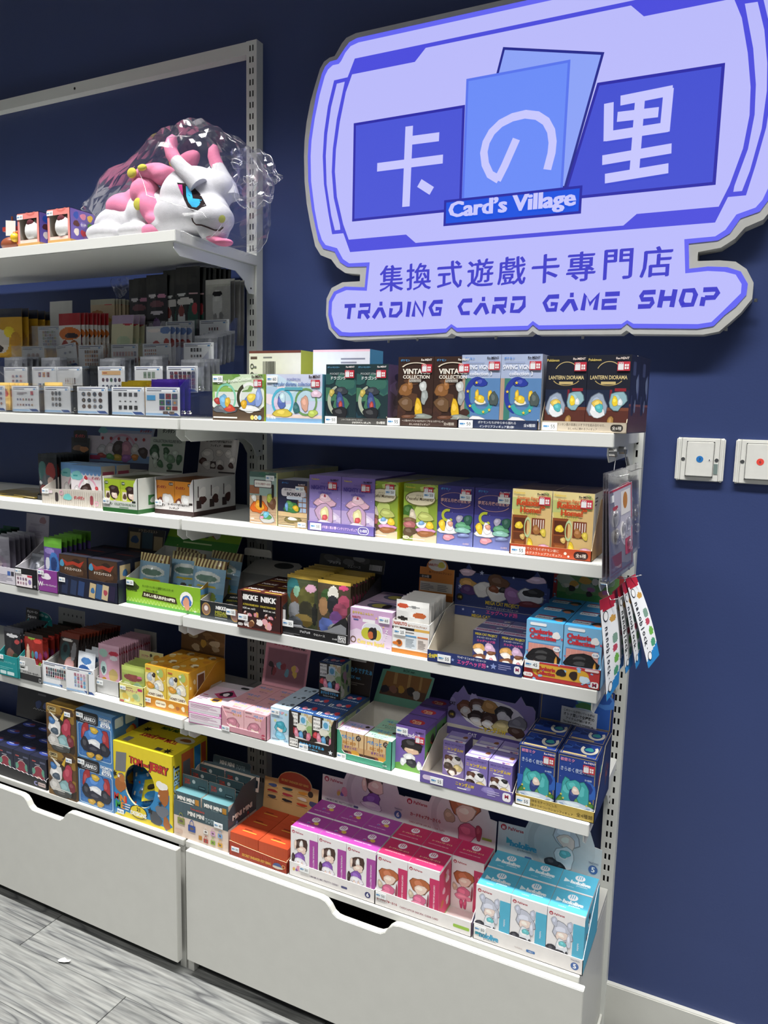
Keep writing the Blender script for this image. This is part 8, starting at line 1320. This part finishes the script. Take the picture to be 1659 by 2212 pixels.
# ================================================================== dragon plush
def blend(name, ells, col, parent, vox=.0045, tubes=()):
    mb = MB()
    for e in ells: mb.ellipsoid(e[0], e[1], col, 0, 20, 14, Matrix.Rotation(e[2], 3, e[3]) if len(e) > 2 else None)
    for p, r in tubes: mb.tube(p, r, col, 0, 12)
    o = put('tmp', mb.mesh('tmp', 'plush_cloth'))
    m = o.modifiers.new('r', 'REMESH'); m.mode = 'VOXEL'; m.voxel_size = vox; s = o.modifiers.new('s', 'SMOOTH'); s.iterations = 6; s.factor = .6
    me = bpy.data.meshes.new_from_object(o.evaluated_get(bpy.context.evaluated_depsgraph_get())); bpy.data.objects.remove(o)
    me.name = name; me.materials.clear(); me.materials.append(MATS['plush_cloth'])
    if 'Col' in me.attributes: me.attributes.remove(me.attributes['Col'])
    at = me.attributes.new('Col', 'FLOAT_COLOR', 'FACE'); at.data.foreach_set('color', list(H(col))*len(me.polygons))
    me.polygons.foreach_set('use_smooth', [True]*len(me.polygons))
    return put(name, me, (0, 0, 0), 0, parent), me
DR = empty('dragon_plush', (-.15, .11, ZT), label='white and pink dragon plush with a blue eye, wrapped in clear film', cat='plush toy'); DR_off = -Vector(DR.location)
def dpar(o): o.location = Vector(o.location)+DR_off; return o
WHT, PNK, YEL = '#d2d2d6', '#e287a8', '#ccc650'
o, _ = blend('body', [((-.245, .145, 1.735), (.115, .088, .054)), ((-.33, .175, 1.728), (.065, .065, .045)), ((-.16, .125, 1.75), (.08, .075, .06)), ((-.17, .055, 1.703), (.045, .03, .02)), ((-.265, .06, 1.706), (.05, .035, .023))], WHT, DR); dpar(o)
o, _ = blend('back_patch', [((-.225, .135, 1.765), (.09, .074, .043), .2, 'Y'), ((-.195, .125, 1.785), (.05, .055, .030), .3, 'Y')], PNK, DR); dpar(o)
o, headme = blend('head', [((-.045, .108, 1.772), (.082, .066, .068)), ((-.06, .095, 1.735), (.075, .062, .052)), ((-.005, .09, 1.733), (.062, .055, .045)), ((.036, .074, 1.716), (.043, .044, .034)), ((.034, .075, 1.690), (.033, .033, .022)), ((-.10, .09, 1.712), (.045, .05, .03)), ((.0, .12, 1.79), (.05, .045, .04))], WHT, DR, .0038); dpar(o)
def horn(base, tip, name):
    mb = MB(); mb.tube(base, [.021, .019, .016, .0145], WHT, 0, 14); dpar(mb.build('horn_base', 'plush_cloth', DR))
    mb = MB(); mb.tube(tip, [.0142, .0146, .0138, .0118, .005], PNK, 0, 14); dpar(mb.build('horn_tip', 'plush_cloth', DR))
horn([(.006, .062, 1.782), (-.012, .058, 1.803), (-.034, .056, 1.822), (-.050, .056, 1.838)], [(-.049, .056, 1.837), (-.060, .056, 1.852), (-.066, .057, 1.868), (-.061, .058, 1.882), (-.056, .058, 1.891)], 'a')
horn([(.038, .128, 1.772), (.030, .130, 1.795), (.012, .132, 1.822), (.000, .132, 1.842)], [(.001, .132, 1.841), (-.005, .132, 1.852), (-.010, .132, 1.865), (-.010, .132, 1.878), (-.006, .132, 1.888)], 'b')
for nm, ells in (('mane_lobe', [((-.150, .085, 1.828), (.050, .034, .019), -.25, 'Y'), ((-.112, .09, 1.823), (.03, .034, .022))]), ('mane_lobe', [((-.160, .078, 1.790), (.034, .032, .036), .3, 'Y'), ((-.135, .07, 1.752), (.024, .03, .04), -.45, 'Y'), ((-.112, .066, 1.722), (.030, .028, .016), .35, 'Y')]), ('mane_lobe', [((-.120, .06, 1.700), (.030, .026, .016))]), ('mane_lobe', [((-.11, .15, 1.862), (.05, .02, .022), -.5, 'Y')]), ('chin_tuft', [((.045, .07, 1.672), (.034, .022, .009), .35, 'Y'), ((.068, .066, 1.664), (.022, .02, .008))])):
    o, _ = blend(nm, ells, PNK, DR, .004); dpar(o)
bv = BVHTree.FromPolygons([v.co for v in headme.vertices], [tuple(p.vertices) for p in headme.polygons])
CAMP = Vector((1.10957, -1.25613, 1.32328))
def on_head(x, z, lift):
    p = Vector((x, .045, z)); d = (p-CAMP).normalized(); h = bv.ray_cast(CAMP, d)
    return (h[0]-d*lift) if h[0] else p
def decal(name, pts, col, lift, rings=5):
    cx = sum(p[0] for p in pts)/len(pts); cz = sum(p[1] for p in pts)/len(pts); n = len(pts); vs = [on_head(cx, cz, lift)]; mb = MB()
    for r in range(1, rings+1):
        for x, z in pts: vs.append(on_head(cx+(x-cx)*r/rings, cz+(z-cz)*r/rings, lift))
    fs = [(0, 1+(i+1) % n, 1+i) for i in range(n)]
    for r in range(rings-1):
        a, b = 1+r*n, 1+(r+1)*n; fs += [(a+i, a+(i+1) % n, b+(i+1) % n, b+i) for i in range(n)]
    mb.add(vs, fs, col, 0, True); return mb.mesh(name, 'plush_cloth')
def dense(pts, k=3):
    out = []
    for i, p in enumerate(pts):
        q = pts[(i+1) % len(pts)]; out += [(p[0]+(q[0]-p[0])*t/k, p[1]+(q[1]-p[1])*t/k) for t in range(k)]
    return out
eye = [(-.0388,1.7899),(-.0162,1.786),(.0068,1.7757),(.0229,1.7618),(.0398,1.7357),(.0258,1.7333),(.0159,1.7286),(.0028,1.7298),(-.0103,1.7379),(-.02,1.7538),(-.0264,1.7718),(-.0346,1.7825)]
eo = dpar(put('eye', decal('eye', dense(eye), '#241a1c', .0009), (0, 0, 0), 0, DR))
put('eye_corner', decal('eye_corner', dense([(-.0369,1.7858),(-.0245,1.7843),(-.0222,1.7613),(-.0297,1.7721)]), '#cf3f8c', .0013), (0, 0, 0), 0, eo)
put('iris', decal('iris', dense([(-.0146,1.7809),(-.0045,1.7775),(.0,1.7689),(.0035,1.7513),(.0135,1.7455),(.0276,1.7491),(.0226,1.7398),(.0127,1.7346),(.0013,1.7369),(-.0085,1.7477),(-.0139,1.7606)]), '#3fb4e4', .0014), (0, 0, 0), 0, eo)
def seam(name, pts, r):
    P = []
    for i in range(len(pts)-1):
        for t in range(4): P.append(on_head(pts[i][0]+(pts[i+1][0]-pts[i][0])*t/4, pts[i][1]+(pts[i+1][1]-pts[i][1])*t/4, .0006))
    P.append(on_head(pts[-1][0], pts[-1][1], .0006)); mb = MB(); mb.tube(P, r, '#3a2422', 0, 6); dpar(mb.build(name, 'plush_cloth', DR))
seam('mouth', [(.0009,1.7146),(.0041,1.7068),(.0123,1.6999),(.0254,1.6981),(.0448,1.6911),(.060,1.6850),(.074,1.6835),(.083,1.689)], .0016)
dpar(put('nose_patch', decal('nose_patch', [(.080+.009*math.cos(a*.5236), 1.7055+.008*math.sin(a*.5236)) for a in range(12)], '#c2c66a', .0012), (0, 0, 0), 0, DR))
for (x, y, z), r in (((-.150, .045, 1.757), (.012, .004, .013)), ((-.172, .052, 1.826), (.013, .006, .011)), ((-.142, .052, 1.834), (.013, .005, .007)), ((-.125, .131, 1.866), (.012, .004, .01))):
    mb = MB(); mb.ellipsoid((x, y, z), r, YEL, 0, 14, 10); dpar(mb.build('spot', 'plush_cloth', DR))
# clear bag around it
def film_bag(name, pts, label, seed, amp=.006, cuts=3, sc=22, zmin=None, folds=0):
    bm = bmesh.new()
    for p in pts: bm.verts.new(p)
    r = bmesh.ops.convex_hull(bm, input=bm.verts[:]); bmesh.ops.delete(bm, geom=[g for g in r['geom_interior'] if isinstance(g, bmesh.types.BMVert)], context='VERTS')
    bmesh.ops.triangulate(bm, faces=bm.faces[:])
    for _ in range(cuts): bmesh.ops.subdivide_edges(bm, edges=bm.edges[:], cuts=1, use_grid_fill=True); bmesh.ops.smooth_vert(bm, verts=bm.verts[:], factor=.35, use_axis_x=True, use_axis_y=True, use_axis_z=True)
    bmesh.ops.triangulate(bm, faces=bm.faces[:]); bm.normal_update(); off = Vector((seed*3.1, seed*1.7, seed))
    for v in bm.verts:
        q = v.co*sc+off; a = 1-abs(noise.noise(q)*2); b = noise.noise(q*3.3); v.co += v.normal*(amp*(a-.6)+amp*.5*b)
        if zmin is not None and v.co.x < .0: v.co.z = max(v.co.z, zmin)
    rnd = random.Random(seed); bm.verts.ensure_lookup_table(); fb = MB()
    for _ in range(folds):
        v = rnd.choice(bm.verts); d = Vector((rnd.uniform(-1, 1), rnd.uniform(-.3, .3), rnd.uniform(-1, .4))).normalized(); P = [v.co+v.normal*.0005]
        for _ in range(rnd.randint(3, 8)):
            v = max((e.other_vert(v) for e in v.link_edges), key=lambda q: (q.co-P[-1]).normalized().dot(d)); P.append(v.co+v.normal*.0005)
        r = rnd.uniform(.0003, .0009); fb.tube(P, [r*.3]+[r]*(len(P)-2)+[r*.3], '#ffffff', 0, 5)
    me = bpy.data.meshes.new(name); bm.to_mesh(me); bm.free(); me.materials.append(MATS['bag_film'])
    o = put(name, me, label=label, cat='plastic bag')
    if folds: fb.build('film_folds', 'film_fold', o)['kind'] = 'stuff'
    return o
sil = [(-.325, 1.69), (-.325, 1.78), (-.27, 1.828), (-.20, 1.858), (-.095, 1.918), (-.042, 1.928), (.018, 1.915), (.085, 1.875), (.115, 1.82), (.105, 1.74), (.088, 1.70), (.066, 1.662)]
pts = []
for x, z in sil:
    pts += [(x, .055, z), (x, .165, z)]
pts += [(-.40, .2, 1.69), (-.39, .2, 1.78), (-.40, .13, 1.69), (-.39, .13, 1.775)]
for x, z in [(-.31, 1.692), (-.30, 1.75), (-.22, 1.80), (-.06, 1.86), (.03, 1.85), (.07, 1.78), (.08, 1.70), (.05, 1.668)]: pts += [(x, .012, z), (x, .235, z)]
film_bag('plastic_bag', pts, 'clear crinkled film bag wrapped around the dragon plush', 2, .012, 3, 11, ZT+.001, 34)
lobe = [(x, y, z) for x, z in ((.09, 1.855), (.135, 1.85), (.175, 1.80), (.172, 1.77), (.135, 1.745), (.095, 1.735), (.085, 1.79)) for y in (.065, .13)]
film_bag('plastic_bag', lobe, 'gathered end of the clear film bag sticking out past the post', 5, .014, 3, 26, None, 30)
hang = [(x, y, z) for x, z in ((-.50, 1.66), (-.42, 1.66), (-.43, 1.62), (-.47, 1.60)) for y in (.288, .303)]
film_bag('plastic_bag', hang, 'end of clear film hanging behind the top shelf', 8, .004, 3, 50, None, 8)

# ================================================================== goods hanging on the right end
mb = MB()
def clip_hook(y, z, pts, label):
    root = empty('wire_hook', (.893, y, z), label=label, cat='hook', group='wire hooks on the bay end')
    mb = MB(); mb.tube([(.0, 0, 0), (.010, -.001, 0)], .0068, '#cccccc', 0, 14); mb.build('clip', 'chrome', root)
    mb = MB(); mb.box((.009, -.003, -.006), (.0135, .003, .002), '#bbbbbb'); mb.build('eyelet', 'chrome', root)
    mb = MB(); mb.tube([Vector(p)-Vector((.893, y, z)) for p in pts], .0009, '#cccccc', 0, 6); mb.build('wire', 'chrome', root)
clip_hook(.012, 1.262, [(.904, .012, 1.258), (.903, .006, 1.236), (.904, -.002, 1.222), (.918, -.001, 1.226), (.928, .0, 1.229)], 'wire hook clipped under the top shelf end, front one')
clip_hook(.105, 1.262, [(.904, .105, 1.258), (.906, .100, 1.245), (.912, .096, 1.225), (.926, .098, 1.231), (.936, .1, 1.234)], 'wire hook clipped under the top shelf end, rear one')
clip_hook(.010, 1.048, [(.904, .0, 1.046), (.908, -.012, 1.035), (.916, -.026, 1.026), (.926, -.024, 1.029), (.934, -.02, 1.034)], 'wire hook holding the front white strip pack')
clip_hook(.080, 1.048, [(.904, .08, 1.046), (.910, .07, 1.044), (.920, .06, 1.046), (.936, .062, 1.05), (.95, .066, 1.054)], 'wire hook holding the fanned strip packs')
def quad_sheet(name, P, n, mats, art=None, base='#cccccc', back='#999999', curl=0.0, thick=.0008, parent=None, **tags):
    """sheet through four corners: lower left, lower right, upper right, upper left"""
    A, B, C_, D = [Vector(p) for p in P]; N = (B-A).cross(D-A).normalized(); mb = MB(); nx, nz = n
    def pt(u, v): return (A*(1-u)+B*u)*(1-v)+(D*(1-u)+C_*u)*v+N*(curl*math.sin(v*3.6)*(.4+u))
    art = art or (lambda u, v: base)
    for j in range(nz):
        for i in range(nx):
            u0, u1, v0, v1 = i/nx, (i+1)/nx, j/nz, (j+1)/nz; q = [pt(u0, v0), pt(u1, v0), pt(u1, v1), pt(u0, v1)]
            mb.add(q, [(0, 1, 2, 3)], art((u0+u1)/2, (v0+v1)/2)); mb.add([p-N*thick for p in q], [(3, 2, 1, 0)], back)
    for a, b in (((0, 0), (1, 0)), ((1, 0), (1, 1)), ((1, 1), (0, 1)), ((0, 1), (0, 0))):
        k = 8
        for s in range(k):
            p, q = [pt(a[0]+(b[0]-a[0])*t/k, a[1]+(b[1]-a[1])*t/k) for t in (s, s+1)]; mb.add([p, p-N*thick, q-N*thick, q], [(0, 1, 2, 3)], back)
    return mb, pt, N
def strip_pack(LB, RB, RT, LT, label, letters=True, flip=False, curl=.003):
    W_, R_, Bl = H('#e9ebee'), H('#b8283a'), H('#2f86c8')
    sp = [(.72, .76, .2, .035, H('#c99a4a')), (.75, .55, .18, .05, H('#7a9a8a')), (.72, .45, .16, .04, H('#b8485a')), (.78, .33, .16, .05, H('#6fae4a')), (.75, .2, .16, .05, H('#4f9a74'))]
    def art(u, v):
        if v > .9 or (v > .87 and .12 < u < .9): return R_
        if v < .07+.1*u: return Bl
        for a, b, c, d, e in sp:
            if ((u-a)/c)**2+((v-b)/d)**2 < 1: return e
        return W_
    mb, pt, N = quad_sheet('strip_pack', (LB, RB, RT, LT), (22, 70), 'pack_film', art, curl=curl, back='#4a3a38')
    Wd = (Vector(RB)-Vector(LB)).length; Hh = (Vector(LT)-Vector(LB)).length
    if letters:
        for i, ch in enumerate('nanoblock.'):
            v = .70-.056*i; vs, fs, x0, x1, y0, y1 = text_mesh(ch, .02); k = .0135; Up = (pt(.3, v+.03)-pt(.3, v-.03)).normalized(); Rt = (pt(.5, v)-pt(.1, v)).normalized(); O_ = pt(.24, v)+N*.0006
            mb.add([O_+Rt*((y-(y0+y1)/2)*k)*1+Up*(-(x-(x0+x1)/2)*k) for x, y in vs], [tuple(f) for f in fs], '#26282c')
    for cx_, cv_, r in ((.28, .82, .16), (.3, .1, .15)):
        O_ = pt(cx_, cv_)+N*.0005; Up = (pt(.3, cv_+.03)-pt(.3, cv_-.03)).normalized(); Rt = (pt(.5, cv_)-pt(.1, cv_)).normalized()
        for rr, q, e in ((1, '#222428', 0), (.8, '#f2f2f2', .0002)): mb.add([O_+N*e+Rt*(Wd*r*rr*math.cos(a*.4488))+Up*(Wd*r*1.25*rr*math.sin(a*.4488)) for a in range(14)], [tuple(range(14))], q)
    return mb.build('strip_pack', 'pack_film', None, label=label, cat='packet', group='white strip packs')
strip_pack((.9235, -.050, .8640), (.9350, -.010, .8830), (.9200, -.010, 1.0340), (.9030, -.050, 1.0290), 'white strip pack with red top hanging at the front of the bay end')
strip_pack((.9280, .018, .8930), (.9330, .048, .8980), (.9170, .040, 1.0330), (.9120, .014, 1.0300), 'strip pack seen edge-on, first behind the front one', False)
strip_pack((.9400, .026, .8900), (.9470, .056, .8990), (.9230, .046, 1.0400), (.9180, .022, 1.0360), 'strip pack seen edge-on, second behind the front one')
strip_pack((.9550, .034, .8980), (.9600, .064, .9080), (.9290, .056, 1.0440), (.9240, .030, 1.0420), 'strip pack seen edge-on, third behind the front one')
strip_pack((.9735, .046, .8990), (.9860, .080, .9150), (.9390, .080, 1.0520), (.9270, .046, 1.0480), 'white strip pack fanned furthest right against the wall')
def blister_bag(LB, RB, RT, LT, label, dx=0.0, detail=True):
    mb, pt, N = quad_sheet('blister_bag', (LB, RB, RT, LT), (4, 8), 'clear_film', base='#ffffff', back='#ffffff')
    o = mb.build('blister_bag', 'clear_film', None, label=label, cat='packet', group='clear blister bags')
    Hh = (Vector(LT)-Vector(LB)); Wv = (Vector(RB)-Vector(LB)); mb = MB(); U = Wv.normalized(); V = Hh.normalized(); O_ = Vector(LB)+U*.004+V*.005-N*.0012; w_, h_ = Wv.length-.008, Hh.length*.8
    mb.plate([(0, 0), (w_, 0), (w_, h_), (0, h_)], O_, U, V, .0008, '#b9b6c4', '#c9c4c8')
    c = CV(mb, O_, U, V, w_, h_, base=.0001)
    if detail:
        c.rect(.03, .0, .98, .025, '#b0304a').rect(.95, 0, .98, 1, '#b0304a').rect(.03, .975, .98, 1, '#b0304a').rect(.0, .0, .03, 1, '#d9a4ac').rect(.06, .04, .5, .24, '#b0304a').text('TURBO GRANNY', .28, .08, .035, '#f0e2e4', mw=.4, bold=.04).rect(.5, .66, .9, .94, '#e6e2e0').ell(.68, .82, .1, .1, '#c0803a').blob(.25, .68, .13, .14, '#e9e7e6', 3).blob(.25, .46, .13, .1, '#d9d4cc', 4).blob(.25, .45, .04, .07, '#b99a5a', 7).blob(.55, .48, .1, .1, '#e6e3e2', 5).blob(.78, .5, .09, .1, '#cfccd6', 6).rect(.66, .16, .9, .36, '#b04a64').rect(.05, .86, .2, .94, '#f0f0f0').blob(.25, .78, .1, .03, '#a83a4a', 8).blob(.25, .7, .06, .02, '#4a4248', 9)
    else:
        c.blob(.5, .7, .16, .14, '#9aa2b4', 3).blob(.3, .8, .1, .1, '#a9adba', 4).rect(.1, .1, .5, .4, '#b4ac9c').blob(.75, .3, .14, .12, '#6f5a94', 5).rect(.62, .45, .75, .5, '#c9a44a')
    mb.build('insert_card', 'printed_card', o)
    mb = MB()
    for (u, v, a, b) in ((.3, .55, .12, .14), (.3, .38, .11, .1), (.6, .42, .09, .1), (.78, .45, .08, .1), (.8, .25, .08, .08)):
        mb.ellipsoid(Vector(LB)+Wv*u+Hh*v*1.0+N*.001, (.0045, Wv.length*a, Hh.length*b*.7), '#ffffff', 0, 14, 8)
    b = mb.build('blister', 'clear_film', o); b['kind'] = 'stuff'
    return o
for i, dx in enumerate((0.0, .006, .012)):
    blister_bag((.9070+dx, -.062, 1.0610), (.9260+dx, .056, 1.0710), (.9100+dx*.6, .052, 1.2360), (.8985+dx*.6, -.060, 1.2330), 'clear blister bag with red framed card on the front hook, '+('innermost', 'middle', 'outermost')[i])
blister_bag((.9250, .066, 1.0780), (.9330, .150, 1.0870), (.9220, .145, 1.2400), (.9130, .064, 1.2370), 'clear blister bag of grey charms on the rear hook', detail=False)
